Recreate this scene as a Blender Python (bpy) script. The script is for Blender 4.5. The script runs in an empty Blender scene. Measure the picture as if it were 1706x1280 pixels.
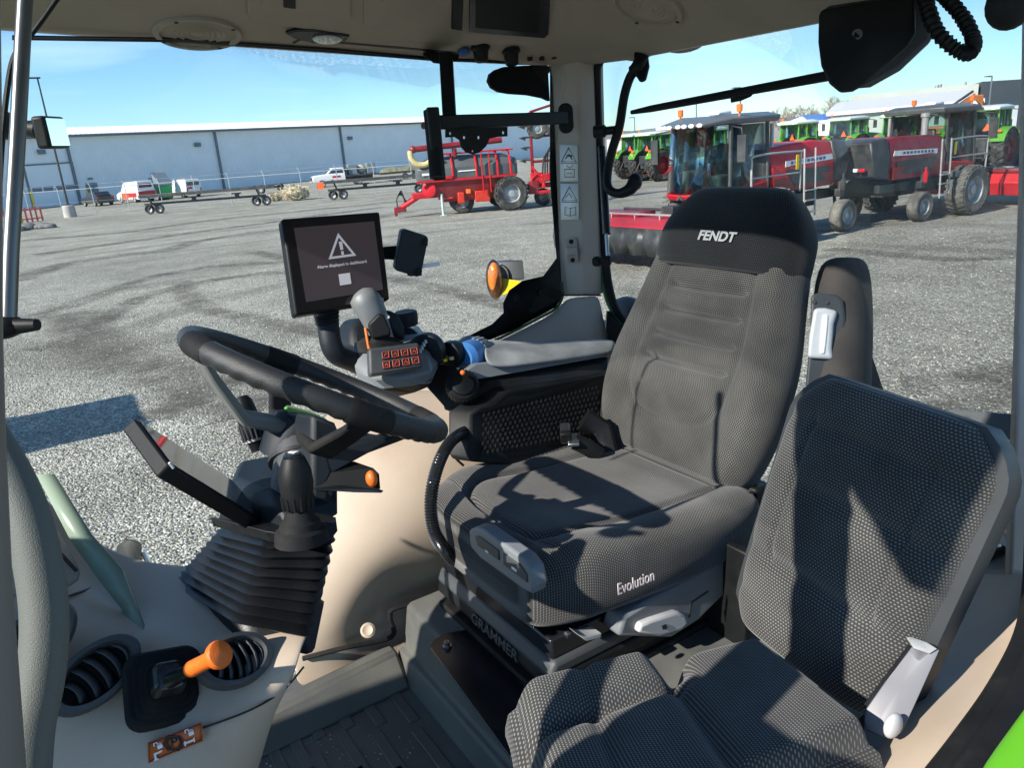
import bpy, bmesh, math, random
from math import sin, cos, tan, pi, radians, sqrt, atan2, hypot
from mathutils import Vector, Matrix, noise

random.seed(7)
S = bpy.context.scene
COL = S.collection
V = Vector

# ------------------------------------------------------------------ camera
# tractor axes: X = right, Y = forward, Z = up.  The photographer stands at the left door.
FPX, CXP, CYP = 1281.0, 853.0, 640.0
CAM = V((0, 0, 3.05))
AZ, PITCH, ROLL = radians(32), radians(17.3), radians(4.4)
cf = V((cos(PITCH) * cos(AZ), -cos(PITCH) * sin(AZ), -sin(PITCH)))
r0 = V((-sin(AZ), -cos(AZ), 0))
u0 = r0.cross(cf)
cr = r0 * cos(ROLL) - u0 * sin(ROLL)
cu = r0 * sin(ROLL) + u0 * cos(ROLL)
cd = bpy.data.cameras.new('camera')
cam = bpy.data.objects.new('camera', cd)
COL.objects.link(cam)
cam.matrix_world = Matrix(((cr.x, cu.x, -cf.x, CAM.x), (cr.y, cu.y, -cf.y, CAM.y), (cr.z, cu.z, -cf.z, CAM.z), (0, 0, 0, 1)))
cd.sensor_width = 36
cd.lens = FPX / 1706 * 36
cd.clip_start = 0.02
cd.clip_end = 5000
S.camera = cam

# ------------------------------------------------------------------ sky and sun
SUN_AZ, SUN_EL = radians(-3.5), radians(33.5)          # azimuth from +Y towards +X
w = bpy.data.worlds.new('World')
S.world = w
w.use_nodes = True
wn, wl = w.node_tree.nodes, w.node_tree.links
wn.clear()
wo = wn.new('ShaderNodeOutputWorld')
bg = wn.new('ShaderNodeBackground')
sky = wn.new('ShaderNodeTexSky')
sky.sky_type = 'NISHITA'
sky.sun_disc = False
sky.sun_elevation = SUN_EL
sky.sun_rotation = SUN_AZ
sky.air_density = 1.0
sky.dust_density = 0.15
sky.altitude = 700
sky.ozone_density = 2.5
tc = wn.new('ShaderNodeTexCoord')
mp = wn.new('ShaderNodeMapping')
mp.inputs['Scale'].default_value = (1.6, 1.6, 14)
nz = wn.new('ShaderNodeTexNoise')
nz.inputs['Scale'].default_value = 1.5
nz.inputs['Detail'].default_value = 7
nz.inputs['Roughness'].default_value = 0.55
rp = wn.new('ShaderNodeValToRGB')
rp.color_ramp.elements[0].position = 0.50
rp.color_ramp.elements[0].color = (0, 0, 0, 1)
rp.color_ramp.elements[1].position = 0.8
rp.color_ramp.elements[1].color = (0.5, 0.5, 0.5, 1)
mx = wn.new('ShaderNodeMixRGB')
mx.inputs[2].default_value = (6.0, 8.0, 8.8, 1)
wl.new(tc.outputs['Generated'], mp.inputs['Vector'])
wl.new(mp.outputs[0], nz.inputs['Vector'])
wl.new(nz.outputs[0], rp.inputs[0])
wl.new(rp.outputs[0], mx.inputs[0])
tint = wn.new('ShaderNodeMixRGB'); tint.blend_type = 'MULTIPLY'; tint.inputs[0].default_value = 1
tint.inputs[2].default_value = (0.69, 0.95, 1.13, 1)
wl.new(sky.outputs[0], tint.inputs[1])
wl.new(tint.outputs[0], mx.inputs[1])
wl.new(mx.outputs[0], bg.inputs[0])
bg.inputs[1].default_value = 0.105
wl.new(bg.outputs[0], wo.inputs[0])

sd = bpy.data.lights.new('sun', 'SUN')
sun = bpy.data.objects.new('sun', sd)
COL.objects.link(sun)
sd.energy = 5.0
sd.angle = radians(0.53)
sd.color = (1.0, 0.945, 0.85)
sdir = V((sin(SUN_AZ) * cos(SUN_EL), cos(SUN_AZ) * cos(SUN_EL), sin(SUN_EL)))
sun.rotation_euler = sdir.to_track_quat('Z', 'Y').to_euler()
sun.location = (0, 30, 40)

S.view_settings.view_transform = 'Standard'
S.view_settings.look = 'None'
S.view_settings.exposure = 0.72
S.view_settings.gamma = 1
S.view_settings.use_curve_mapping = False
S.render.engine = 'CYCLES'
S.cycles.use_denoising = True
S.cycles.max_bounces = 10
S.cycles.transparent_max_bounces = 24
S.cycles.caustics_reflective = False
S.cycles.caustics_refractive = False

# ------------------------------------------------------------------ placing helpers
def ray(x, y):
    return cf + cr * ((x - CXP) / FPX) - cu * ((y - CYP) / FPX)
def W(x, y, d):                       # a point seen at photo pixel x, y at distance d in front of the lens
    return CAM + ray(x, y) * d
def on(x, y, ax, v):                  # the same on the plane axis = v
    q = ray(x, y)
    return CAM + q * ((v - CAM[ax]) / q[ax])
def onX(x, y, v): return on(x, y, 0, v)
def onY(x, y, v): return on(x, y, 1, v)
def onZ(x, y, v): return on(x, y, 2, v)

# ------------------------------------------------------------------ mesh helpers
OFF = {}
def off(o):
    return OFF.get(o.name, V((0, 0, 0))) if o else V((0, 0, 0))

class MB:
    def __init__(s):
        s.v, s.f, s.uv, s.mi = [], [], {}, []
        s.cur = 0
    def face(s, idx):
        s.f.append(tuple(idx)); s.mi.append(s.cur)
    def add(s, vs, fs):
        b = len(s.v)
        s.v += [V(p) for p in vs]
        for f in fs: s.face([b + i for i in f])
        return s
    def box(s, c, size, R=None):
        c = V(c); h = V(size) / 2
        vs = []
        for x in (-1, 1):
            for y in (-1, 1):
                for z in (-1, 1):
                    p = V((x * h.x, y * h.y, z * h.z))
                    if R is not None: p = R @ p
                    vs.append(c + p)
        return s.add(vs, [(0, 1, 3, 2), (4, 6, 7, 5), (0, 4, 5, 1), (2, 3, 7, 6), (0, 2, 6, 4), (1, 5, 7, 3)])
    def hexa(s, p):                   # eight corners: bottom ring 0-3, top ring 4-7
        return s.add(p, [(3, 2, 1, 0), (4, 5, 6, 7), (0, 1, 5, 4), (1, 2, 6, 5), (2, 3, 7, 6), (3, 0, 4, 7)])
    def tube(s, pts, r, n=10, cap=True, closed=False, flat=None):
        pts = [V(p) for p in pts]
        m = len(pts)
        rs = r if isinstance(r, (list, tuple)) else [r] * m
        prev = None
        b = len(s.v)
        for i, p in enumerate(pts):
            if closed: t = pts[(i + 1) % m] - pts[i - 1]
            else: t = pts[min(i + 1, m - 1)] - pts[max(i - 1, 0)]
            t.normalize()
            if prev is None:
                a = V((0, 0, 1)) if abs(t.z) < .9 else V((1, 0, 0))
                if flat is not None: a = V(flat)
                x = (a - t * a.dot(t)).normalized()
            else:
                x = (prev - t * prev.dot(t)).normalized()
            prev = x
            y = t.cross(x)
            for k in range(n):
                a = 2 * pi * k / n
                if isinstance(rs[i], (tuple, list)):
                    s.v.append(p + x * (cos(a) * rs[i][0]) + y * (sin(a) * rs[i][1]))
                else:
                    s.v.append(p + (x * cos(a) + y * sin(a)) * rs[i])
        for i in range(m if closed else m - 1):
            j = (i + 1) % m
            for k in range(n):
                l = (k + 1) % n
                s.face((b + i * n + k, b + i * n + l, b + j * n + l, b + j * n + k))
        if cap and not closed:
            s.face([b + k for k in range(n)][::-1])
            s.face([b + (m - 1) * n + k for k in range(n)])
        return s
    def lathe(s, base, axis, prof, n=20, cap=True, ang0=0):
        base, axis = V(base), V(axis).normalized()
        a = V((0, 0, 1)) if abs(axis.z) < .9 else V((1, 0, 0))
        x = (a - axis * a.dot(axis)).normalized(); y = axis.cross(x)
        b = len(s.v)
        for (r, h) in prof:
            for k in range(n):
                t = 2 * pi * k / n + ang0
                s.v.append(base + axis * h + (x * cos(t) + y * sin(t)) * r)
        for i in range(len(prof) - 1):
            for k in range(n):
                l = (k + 1) % n
                s.face((b + i * n + k, b + i * n + l, b + (i + 1) * n + l, b + (i + 1) * n + k))
        if cap:
            s.face([b + k for k in range(n)][::-1])
            s.face([b + (len(prof) - 1) * n + k for k in range(n)])
        return s
    def prism(s, poly, vec):
        vec = V(vec); n = len(poly); b = len(s.v)
        s.v += [V(p) for p in poly] + [V(p) + vec for p in poly]
        s.face([b + i for i in range(n)][::-1])
        s.face([b + n + i for i in range(n)])
        for i in range(n):
            j = (i + 1) % n
            s.face((b + i, b + j, b + n + j, b + n + i))
        return s
    def loft(s, loops, cap=True, closed=True, uvs=None):
        n = len(loops[0]); b = len(s.v)
        for L in loops: s.v += [V(p) for p in L]
        for i in range(len(loops) - 1):
            for k in range(n if closed else n - 1):
                l = (k + 1) % n
                s.face((b + i * n + k, b + i * n + l, b + (i + 1) * n + l, b + (i + 1) * n + k))
                if uvs:
                    U = uvs
                    a = [U[i][k], U[i][k + 1], U[i + 1][k + 1], U[i + 1][k]]
                    s.uv[len(s.f) - 1] = a
        if cap and closed:
            s.face([b + k for k in range(n)][::-1])
            s.face([b + (len(loops) - 1) * n + k for k in range(n)])
        return s
    def grid(s, rows): return s.loft(rows, cap=False, closed=False)
    def ball(s, c, r, n=12, m=8, sc=(1, 1, 1), R=None):
        c = V(c)
        L = []
        for i in range(m + 1):
            a = -pi / 2 + pi * i / m
            ring = []
            for k in range(n):
                t = 2 * pi * k / n
                p = V((cos(a) * cos(t) * r * sc[0], cos(a) * sin(t) * r * sc[1], sin(a) * r * sc[2]))
                if i in (0, m): p = V((cos(t) * .01 * r * sc[0], sin(t) * .01 * r * sc[1], sin(a) * r * sc[2]))
                if R is not None: p = R @ p
                ring.append(c + p)
            L.append(ring)
        return s.loft(L)
    def obj(s, name, mat, parent=None, smooth=35, bevel=0, seg=2, sub=0, solid=0, soff=-1):
        me = bpy.data.meshes.new(name)
        o = bpy.data.objects.new(name, me)
        O = off(parent)
        me.from_pydata([tuple(p - O) for p in s.v], [], s.f)
        for m in (mat if isinstance(mat, (list, tuple)) else [mat]): me.materials.append(m)
        if any(s.mi): me.polygons.foreach_set('material_index', s.mi)
        if s.uv:
            ul = me.uv_layers.new(name='UVMap')
            for pi_, po in enumerate(me.polygons):
                if pi_ in s.uv:
                    for q, li in enumerate(po.loop_indices): ul.data[li].uv = s.uv[pi_][q]
        me.update()
        bm = bmesh.new(); bm.from_mesh(me)
        bmesh.ops.recalc_face_normals(bm, faces=bm.faces)
        bm.to_mesh(me); bm.free()
        if smooth:
            me.polygons.foreach_set('use_smooth', [True] * len(me.polygons))
            if not sub: me.set_sharp_from_angle(angle=radians(smooth))
        COL.objects.link(o)
        if solid:
            md = o.modifiers.new('solid', 'SOLIDIFY'); md.thickness = solid; md.offset = soff
        if bevel:
            md = o.modifiers.new('bevel', 'BEVEL'); md.width = bevel; md.segments = seg; md.limit_method = 'ANGLE'; md.angle_limit = radians(40)
            md.harden_normals = False
        if sub:
            md = o.modifiers.new('sub', 'SUBSURF'); md.levels = sub; md.render_levels = sub
        if parent:
            o.parent = parent
            OFF[o.name] = O
        return o

def thing(name, label, cat, loc=(0, 0, 0), group=None):
    o = bpy.data.objects.new(name, None)
    COL.objects.link(o)
    o.empty_display_size = 0.1
    o.location = loc
    o['label'] = label; o['category'] = cat; o['kind'] = 'thing'
    if group: o['group'] = group
    OFF[o.name] = V(loc)
    return o
def tag(o, label, cat, group=None):
    o['label'] = label; o['category'] = cat
    if group: o['group'] = group
    return o
def struct(o, kind='structure'):
    o['kind'] = kind
    return o
def dup(o, label=None, parent=None):
    c = o.copy(); COL.objects.link(c)
    if parent is not None: c.parent = parent
    if label: c['label'] = label
    for ch in list(o.children): dup(ch, None, c)
    return c
def frame(o, ex, ey, ez):
    return Matrix(((ex[0], ey[0], ez[0], o[0]), (ex[1], ey[1], ez[1], o[1]), (ex[2], ey[2], ez[2], o[2]), (0, 0, 0, 1)))
def lerp(a, b, t): return a + (b - a) * t
def bez(p, n=8):                      # smooth curve through points (Catmull-Rom)
    p = [V(q) for q in p]; out = []
    for i in range(len(p) - 1):
        a, b, c, d = p[max(i - 1, 0)], p[i], p[i + 1], p[min(i + 2, len(p) - 1)]
        for k in range(n):
            t = k / n
            out.append(.5 * ((2 * b) + (c - a) * t + (2 * a - 5 * b + 4 * c - d) * t * t + (3 * b - a - 3 * c + d) * t ** 3))
    out.append(p[-1])
    return out
def rrect(w, h, r, n=4):
    P = []
    for cx, cy, a0 in ((w / 2 - r, h / 2 - r, 0), (-w / 2 + r, h / 2 - r, 90), (-w / 2 + r, -h / 2 + r, 180), (w / 2 - r, -h / 2 + r, 270)):
        for k in range(n + 1):
            a = radians(a0 + 90 * k / n)
            P.append((cx + r * cos(a), cy + r * sin(a)))
    return P
def text(body, name, mat, parent, M, size, ext=0.0006, shear=0, bold=0, xs=1.0, align='CENTER'):
    cu_ = bpy.data.curves.new(name, 'FONT')
    cu_.body = body; cu_.size = size; cu_.extrude = ext; cu_.shear = shear; cu_.offset = bold
    cu_.align_x = align; cu_.align_y = 'CENTER'
    cu_.materials.append(mat)
    tmp = bpy.data.objects.new(name + '_tmp', cu_)
    dg = bpy.context.evaluated_depsgraph_get()
    COL.objects.link(tmp)
    dg.update()
    me = bpy.data.meshes.new_from_object(tmp.evaluated_get(dg))
    bpy.data.objects.remove(tmp)
    me.materials.clear(); me.materials.append(mat)
    o = bpy.data.objects.new(name, me)
    COL.objects.link(o)
    O = off(parent)
    me.transform(Matrix.Translation(-O) @ M @ Matrix.Diagonal((xs, 1, 1, 1)))
    if parent:
        o.parent = parent; OFF[o.name] = O
    return o

# ------------------------------------------------------------------ materials
def mat(name, col, rough=0.5, metal=0.0, var=0.12, vscale=6.0, bump=0.0, bscale=200.0, spec=0.5, coat=0.0, dirt=None, dscale=3.0, damt=0.35):
    m = bpy.data.materials.new(name); m.use_nodes = True
    n, l = m.node_tree.nodes, m.node_tree.links
    b = n['Principled BSDF']
    b.inputs['Roughness'].default_value = rough
    b.inputs['Metallic'].default_value = metal
    b.inputs['Specular IOR Level'].default_value = spec
    if coat: b.inputs['Coat Weight'].default_value = coat; b.inputs['Coat Roughness'].default_value = 0.06
    t = n.new('ShaderNodeTexCoord')
    nzz = n.new('ShaderNodeTexNoise'); nzz.inputs['Scale'].default_value = vscale; nzz.inputs['Detail'].default_value = 6
    l.new(t.outputs['Object'], nzz.inputs['Vector'])
    mr = n.new('ShaderNodeMapRange'); mr.inputs[1].default_value = .3; mr.inputs[2].default_value = .7
    mr.inputs[3].default_value = 1 - var; mr.inputs[4].default_value = 1 + var
    l.new(nzz.outputs[0], mr.inputs[0])
    mu = n.new('ShaderNodeVectorMath'); mu.operation = 'SCALE'
    mu.inputs[0].default_value = col[:3]
    l.new(mr.outputs[0], mu.inputs['Scale'])
    src = mu.outputs[0]
    if dirt:
        n2 = n.new('ShaderNodeTexNoise'); n2.inputs['Scale'].default_value = dscale; n2.inputs['Detail'].default_value = 9; n2.inputs['Roughness'].default_value = .65
        l.new(t.outputs['Object'], n2.inputs['Vector'])
        m2 = n.new('ShaderNodeMapRange'); m2.inputs[1].default_value = .48; m2.inputs[2].default_value = .75; m2.inputs[3].default_value = 0; m2.inputs[4].default_value = damt
        l.new(n2.outputs[0], m2.inputs[0])
        mm = n.new('ShaderNodeMixRGB'); mm.inputs[2].default_value = (*dirt, 1)
        l.new(m2.outputs[0], mm.inputs[0]); l.new(src, mm.inputs[1]); src = mm.outputs[0]
    l.new(src, b.inputs['Base Color'])
    if bump:
        n3 = n.new('ShaderNodeTexNoise'); n3.inputs['Scale'].default_value = bscale; n3.inputs['Detail'].default_value = 3
        l.new(t.outputs['Object'], n3.inputs['Vector'])
        bp = n.new('ShaderNodeBump'); bp.inputs['Strength'].default_value = bump; bp.inputs['Distance'].default_value = 0.002
        l.new(n3.outputs[0], bp.inputs['Height']); l.new(bp.outputs[0], b.inputs['Normal'])
    # uneven gloss from handling
    mr2 = n.new('ShaderNodeMapRange'); mr2.inputs[1].default_value = .3; mr2.inputs[2].default_value = .7
    mr2.inputs[3].default_value = max(.02, rough - .07); mr2.inputs[4].default_value = min(1, rough + .07)
    l.new(nzz.outputs[0], mr2.inputs[0]); l.new(mr2.outputs[0], b.inputs['Roughness'])
    return m
def emis(name, col, strength):
    m = bpy.data.materials.new(name); m.use_nodes = True
    b = m.node_tree.nodes['Principled BSDF']
    b.inputs['Base Color'].default_value = (*col, 1); b.inputs['Roughness'].default_value = .3
    b.inputs['Emission Color'].default_value = (*col, 1); b.inputs['Emission Strength'].default_value = strength
    return m
def glassmat(name, tint, refl=1.0, rough=0.0, dust=0.0):
    m = bpy.data.materials.new(name); m.use_nodes = True
    n, l = m.node_tree.nodes, m.node_tree.links
    n.clear()
    o = n.new('ShaderNodeOutputMaterial')
    tr = n.new('ShaderNodeBsdfTransparent'); tr.inputs[0].default_value = (*tint, 1)
    gl = n.new('ShaderNodeBsdfGlossy'); gl.inputs['Roughness'].default_value = rough
    fr = n.new('ShaderNodeFresnel'); fr.inputs[0].default_value = 1.45
    mu = n.new('ShaderNodeMath'); mu.operation = 'MULTIPLY'; mu.inputs[1].default_value = refl
    mi = n.new('ShaderNodeMixShader')
    l.new(fr.outputs[0], mu.inputs[0]); l.new(mu.outputs[0], mi.inputs[0])
    l.new(tr.outputs[0], mi.inputs[1]); l.new(gl.outputs[0], mi.inputs[2])
    last = mi.outputs[0]
    if dust:
        t = n.new('ShaderNodeTexCoord')
        n1 = n.new('ShaderNodeTexNoise'); n1.inputs['Scale'].default_value = 2.2; n1.inputs['Detail'].default_value = 8; n1.inputs['Roughness'].default_value = .7
        l.new(t.outputs['Object'], n1.inputs['Vector'])
        m1 = n.new('ShaderNodeMapRange'); m1.inputs[1].default_value = .4; m1.inputs[2].default_value = .8; m1.inputs[3].default_value = dust * .3; m1.inputs[4].default_value = dust
        l.new(n1.outputs[0], m1.inputs[0])
        df = n.new('ShaderNodeBsdfDiffuse'); df.inputs[0].default_value = (.6, .6, .56, 1)
        m3 = n.new('ShaderNodeMixShader')
        l.new(m1.outputs[0], m3.inputs[0]); l.new(last, m3.inputs[1]); l.new(df.outputs[0], m3.inputs[2]); last = m3.outputs[0]
    l.new(last, o.inputs[0])
    return m
def fabric(name, base, dot, pitch=0.0062, dotr=0.30):
    """woven upholstery: staggered pale dots on a dark ground, laid out on the seat's own UV map in metres"""
    m = bpy.data.materials.new(name); m.use_nodes = True
    n, l = m.node_tree.nodes, m.node_tree.links
    b = n['Principled BSDF']; b.inputs['Roughness'].default_value = .92; b.inputs['Specular IOR Level'].default_value = .15
    b.inputs['Sheen Weight'].default_value = .25
    uv = n.new('ShaderNodeUVMap'); uv.uv_map = 'UVMap'
    sx = n.new('ShaderNodeSeparateXYZ'); l.new(uv.outputs[0], sx.inputs[0])
    def M(op, a, c=None):
        k = n.new('ShaderNodeMath'); k.operation = op
        for i, q in enumerate((a, c)):
            if q is None: continue
            if isinstance(q, (int, float)): k.inputs[i].default_value = q
            else: l.new(q, k.inputs[i])
        return k.outputs[0]
    gy = M('DIVIDE', sx.outputs[1], pitch * .8)
    row = M('FLOOR', gy)
    gx = M('ADD', M('DIVIDE', sx.outputs[0], pitch), M('MULTIPLY', M('MODULO', row, 2.0), .5))
    fx = M('SUBTRACT', M('FRACT', gx), .5); fy = M('SUBTRACT', M('FRACT', gy), .5)
    d = M('SQRT', M('ADD', M('MULTIPLY', M('MULTIPLY', fx, fx), 1.0), M('MULTIPLY', M('MULTIPLY', fy, fy), 1.7)))
    mr = n.new('ShaderNodeMapRange'); mr.interpolation_type = 'SMOOTHSTEP'
    mr.inputs[1].default_value = dotr - .1; mr.inputs[2].default_value = dotr + .1; mr.inputs[3].default_value = 1; mr.inputs[4].default_value = 0
    l.new(d, mr.inputs[0])
    t = n.new('ShaderNodeTexCoord')
    nn = n.new('ShaderNodeTexNoise'); nn.inputs['Scale'].default_value = 9; nn.inputs['Detail'].default_value = 8
    l.new(t.outputs['Object'], nn.inputs['Vector'])
    wv = n.new('ShaderNodeMapRange'); wv.inputs[1].default_value = .3; wv.inputs[2].default_value = .7; wv.inputs[3].default_value = .68; wv.inputs[4].default_value = 1.28
    l.new(nn.outputs[0], wv.inputs[0])
    mi = n.new('ShaderNodeMixRGB'); mi.inputs[1].default_value = (*base, 1); mi.inputs[2].default_value = (*dot, 1)
    l.new(mr.outputs[0], mi.inputs[0])
    sc = n.new('ShaderNodeVectorMath'); sc.operation = 'SCALE'; l.new(mi.outputs[0], sc.inputs[0]); l.new(wv.outputs[0], sc.inputs['Scale'])
    l.new(sc.outputs[0], b.inputs['Base Color'])
    bp = n.new('ShaderNodeBump'); bp.inputs['Strength'].default_value = .5; bp.inputs['Distance'].default_value = .0012
    l.new(mr.outputs[0], bp.inputs['Height']); l.new(bp.outputs[0], b.inputs['Normal'])
    return m

BEIGE = mat('beige_plastic', (.45, .365, .285), .5, var=.06, vscale=4, bump=.25, bscale=900, dirt=(.3, .2, .12), dscale=7, damt=.28)
BEIGE_D = mat('roof_liner_fabric', (.34, .295, .245), .85, var=.08, vscale=7, bump=.3, bscale=700)
PILLAR = mat('pillar_plastic', (.40, .345, .30), .55, var=.06, vscale=5, bump=.25, bscale=900)
BLACK = mat('black_plastic', (.007, .008, .009), .48, spec=.22, var=.2, vscale=9, bump=.2, bscale=900, dirt=(.06, .058, .05), dscale=7, damt=.2)
BLACK_S = mat('black_gloss_plastic', (.012, .013, .015), .22, var=.15, vscale=9)
BLACK_M = mat('black_matte_rubber', (.009, .009, .010), .7, spec=.22, var=.25, vscale=14, bump=.25, bscale=500, dirt=(.09, .085, .07), dscale=9, damt=.22)
WHEELR = mat('steering_wheel_rubber', (.020, .021, .022), .46, var=.2, vscale=20, bump=.4, bscale=800)
NAVY = mat('dark_column_plastic', (.010, .014, .019), .5, spec=.28, var=.15, vscale=9, bump=.25, bscale=800)
GREY = mat('grey_plastic', (.17, .185, .20), .45, var=.08, vscale=8, bump=.2, bscale=900, dirt=(.3, .28, .24), dscale=8, damt=.15)
GREYD = mat('dark_grey_plastic', (.048, .053, .058), .5, var=.1, vscale=8, bump=.3, bscale=800)
GREYL = mat('light_grey_plastic', (.55, .56, .57), .4, var=.06, vscale=8, dirt=(.35, .32, .28), dscale=12, damt=.2)
SILVER = mat('silver_metal', (.62, .62, .63), .32, 1.0, var=.1, vscale=20)
STEEL = mat('satin_steel', (.35, .35, .35), .35, 1.0, var=.15, vscale=16)
BLUE = mat('blue_dial_plastic', (.05, .18, .46), .45, var=.08)
ORANGE = mat('orange_plastic', (.72, .15, .015), .42, var=.08, vscale=40, bump=.5, bscale=500)
ORANGE_D = mat('orange_decal', (.58, .13, .03), .4, var=.1, vscale=20)
WHITE = mat('white_print', (.88, .89, .88), .5, var=.04)
INK = mat('black_print', (.02, .02, .02), .5, var=.05)
YELLOW = mat('yellow_paint', (.80, .56, .0), .45, var=.06)
GREEN = mat('bright_green_paint', (.10, .36, .02), .3, var=.06, coat=.6)
GREEN_D = mat('dark_green_paint', (.03, .10, .03), .35, var=.08)
MATG = mat('floor_mat_rubber', (.085, .087, .083), .62, var=.22, vscale=8, bump=.3, bscale=400, dirt=(.16, .15, .12), dscale=6, damt=.5)
SUEDE = mat('grey_suede', (.24, .25, .255), .95, var=.3, vscale=14, bump=.4, bscale=500, dirt=(.3, .29, .27), dscale=9, damt=.5)
SUEDE_B = mat('brown_grey_suede', (.055, .049, .046), .95, var=.25, vscale=14, bump=.4, bscale=500)
FAB = fabric('woven_seat_fabric', (.036, .035, .033), (.165, .16, .153), pitch=.0053, dotr=.29)
FABH = fabric('woven_headrest_fabric', (.007, .008, .009), (.024, .026, .030), pitch=.0053, dotr=.29)
FAB2 = fabric('woven_instructor_fabric', (.034, .034, .033), (.175, .172, .165), pitch=.0060, dotr=.29)
GLASS = glassmat('cab_glass', (.985, .995, .99), .30, dust=.030)
GLASS_E = glassmat('tinted_lamp_glass', (.8, .85, .85), 1.0)
LENS = glassmat('clear_lens', (.95, .95, .93), 1.0, .05)
AMBER = mat('amber_lens', (.75, .20, .02), .15, var=.3, vscale=60, spec=.8)
# ================================================================== the tractor cab we look into
def onP(x, y, n, c):
    q = ray(x, y); n = V(n)
    return CAM + q * ((c - n.dot(CAM)) / n.dot(q))
def plate(name, outline, holes, M, th, mt, parent, bevel=0):
    cu_ = bpy.data.curves.new(name, 'CURVE'); cu_.dimensions = '2D'; cu_.fill_mode = 'BOTH'; cu_.extrude = th / 2
    for P in [outline] + holes:
        sp = cu_.splines.new('POLY'); sp.points.add(len(P) - 1); sp.use_cyclic_u = True
        for i, p in enumerate(P): sp.points[i].co = (p[0], p[1], 0, 1)
    tmp = bpy.data.objects.new(name + '_tmp', cu_); COL.objects.link(tmp)
    dg = bpy.context.evaluated_depsgraph_get(); dg.update()
    me = bpy.data.meshes.new_from_object(tmp.evaluated_get(dg)); bpy.data.objects.remove(tmp)
    me.materials.clear(); me.materials.append(mt)
    O = off(parent); me.transform(Matrix.Translation(-O) @ M)
    o = bpy.data.objects.new(name, me); COL.objects.link(o)
    if parent: o.parent = parent; OFF[o.name] = O
    return o
def circ(cx, cy, r, n=14, sy=1): return [(cx + r * cos(2 * pi * k / n), cy + r * sy * sin(2 * pi * k / n)) for k in range(n)]
def facing(c, n, upv=(0, 0, 1)):            # local frame at c: z along n, y near upv
    n = V(n).normalized(); upv = V(upv); ey = (upv - n * upv.dot(n)).normalized(); ex = ey.cross(n)
    return frame(c, ex, ey, n)

FLOOR = 1.88
cab = thing('tractor_cab', 'beige and black tractor cab interior with large windows around the two seats', 'tractor cab', (1.17, -.5, FLOOR))

# ---- floor, mat, seat platform
m = MB()
m.box((.98, -.05, FLOOR - .03), (1.30, 1.5, .06))
floor_mat = m.obj('floor_mat', MATG, cab, bevel=.006)
PLF = -.585                                         # platform front
m = MB()
def prof_platform(x):
    return [(x, PLF + .045, FLOOR), (x, PLF + .035, FLOOR + .062), (x, PLF + .018, FLOOR + .068), (x, PLF, FLOOR + .165), (x, PLF - .012, FLOOR + .172), (x, -1.45, FLOOR + .172), (x, -1.45, FLOOR - .03), (x, PLF + .045, FLOOR - .03)]
m.loft([prof_platform(x) for x in (.40, .8, 1.2, 1.475)])
m.obj('seat_platform', MATG, floor_mat, bevel=.006, seg=3)
rib = None
for i, (x, y) in enumerate([(536, 1155), (585, 1150), (637, 1145), (690, 1225), (470, 1215), (490, 1170), (560, 1225), (620, 1228), (440, 1240), (520, 1268), (590, 1290), (655, 1290)]):
    p = onZ(x, y, FLOOR)
    if rib is None:
        m = MB(); m.box((0, 0, .0), (.16, .024, .008)); rib = m.obj('raised_rib', MATG, None, bevel=.002)
        rib.parent = floor_mat; o = rib
    else:
        o = rib.copy(); COL.objects.link(o)
    o.location = p - off(floor_mat) + V((-.07, -.01, -.001))
m = MB()                                             # ramped edge of the mat at the right wall
m.hexa([V((1.40, PLF + .04, FLOOR)), V((1.50, PLF + .04, FLOOR)), V((1.50, -.12, FLOOR)), V((1.40, -.12, FLOOR)),
        V((1.46, PLF + .04, FLOOR + .07)), V((1.50, PLF + .04, FLOOR + .07)), V((1.50, -.12, FLOOR + .05)), V((1.46, -.12, FLOOR + .05))])
m.obj('mat_edge', MATG, floor_mat, bevel=.01)

# ---- inner wheel-arch cover (beige), right side
rows = []
for row in [
    [(560, 660, 2.06), (640, 650, 2.06), (720, 655, 2.06), (800, 650, 2.06)],
    [(545, 690, 1.98), (640, 676, 1.98), (730, 690, 1.95), (820, 690, 1.97)],
    [(520, 740, 1.90), (620, 735, 1.86), (720, 760, 1.84), (830, 790, 1.90)],
    [(500, 830, 1.83), (600, 830, 1.80), (700, 850, 1.79), (800, 880, 1.86)],
    [(490, 930, 1.79), (590, 930, 1.76), (665, 915, 1.775), (770, 930, 1.90)],
    [(490, 1010, 1.77), (575, 1010, 1.75), (640, 965, 1.84), (740, 975, 1.93)],
    [(490, 1075, 1.765), (560, 1060, 1.76), (640, 1020, 1.89), (730, 1010, 1.95)],
    [(490, 1112, 1.775), (575, 1094, 1.79), (650, 1075, 1.90), (740, 1060, 1.95)],
    [(490, 1150, 1.79), (575, 1140, 1.80), (660, 1110, 1.87), (740, 1100, 1.90)]]:
    rows.append([W(*p) for p in row])
m = MB(); m.grid(rows)
arch = m.obj('wheel_arch_cover', BEIGE, cab, sub=3, solid=.012, soff=1)
# seam panel and screw cap on it
m = MB(); m.lathe(W(613, 1051, 1.745), (-.62, .35, .6), [(.016, -.006), (.017, .002), (.012, .006), (.008, .004), (.004, .003)], 20)
m.obj('screw_cap', BEIGE, arch)
m = MB(); m.tube(bez([W(505, 1098, 1.755), W(574, 1080, 1.755), W(652, 1062, 1.80), W(650, 1030, 1.80), W(660, 1014, 1.80), W(735, 998, 1.83)], 6), .006, 8)
m.obj('edge_trim', BLACK_M, arch)

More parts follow.
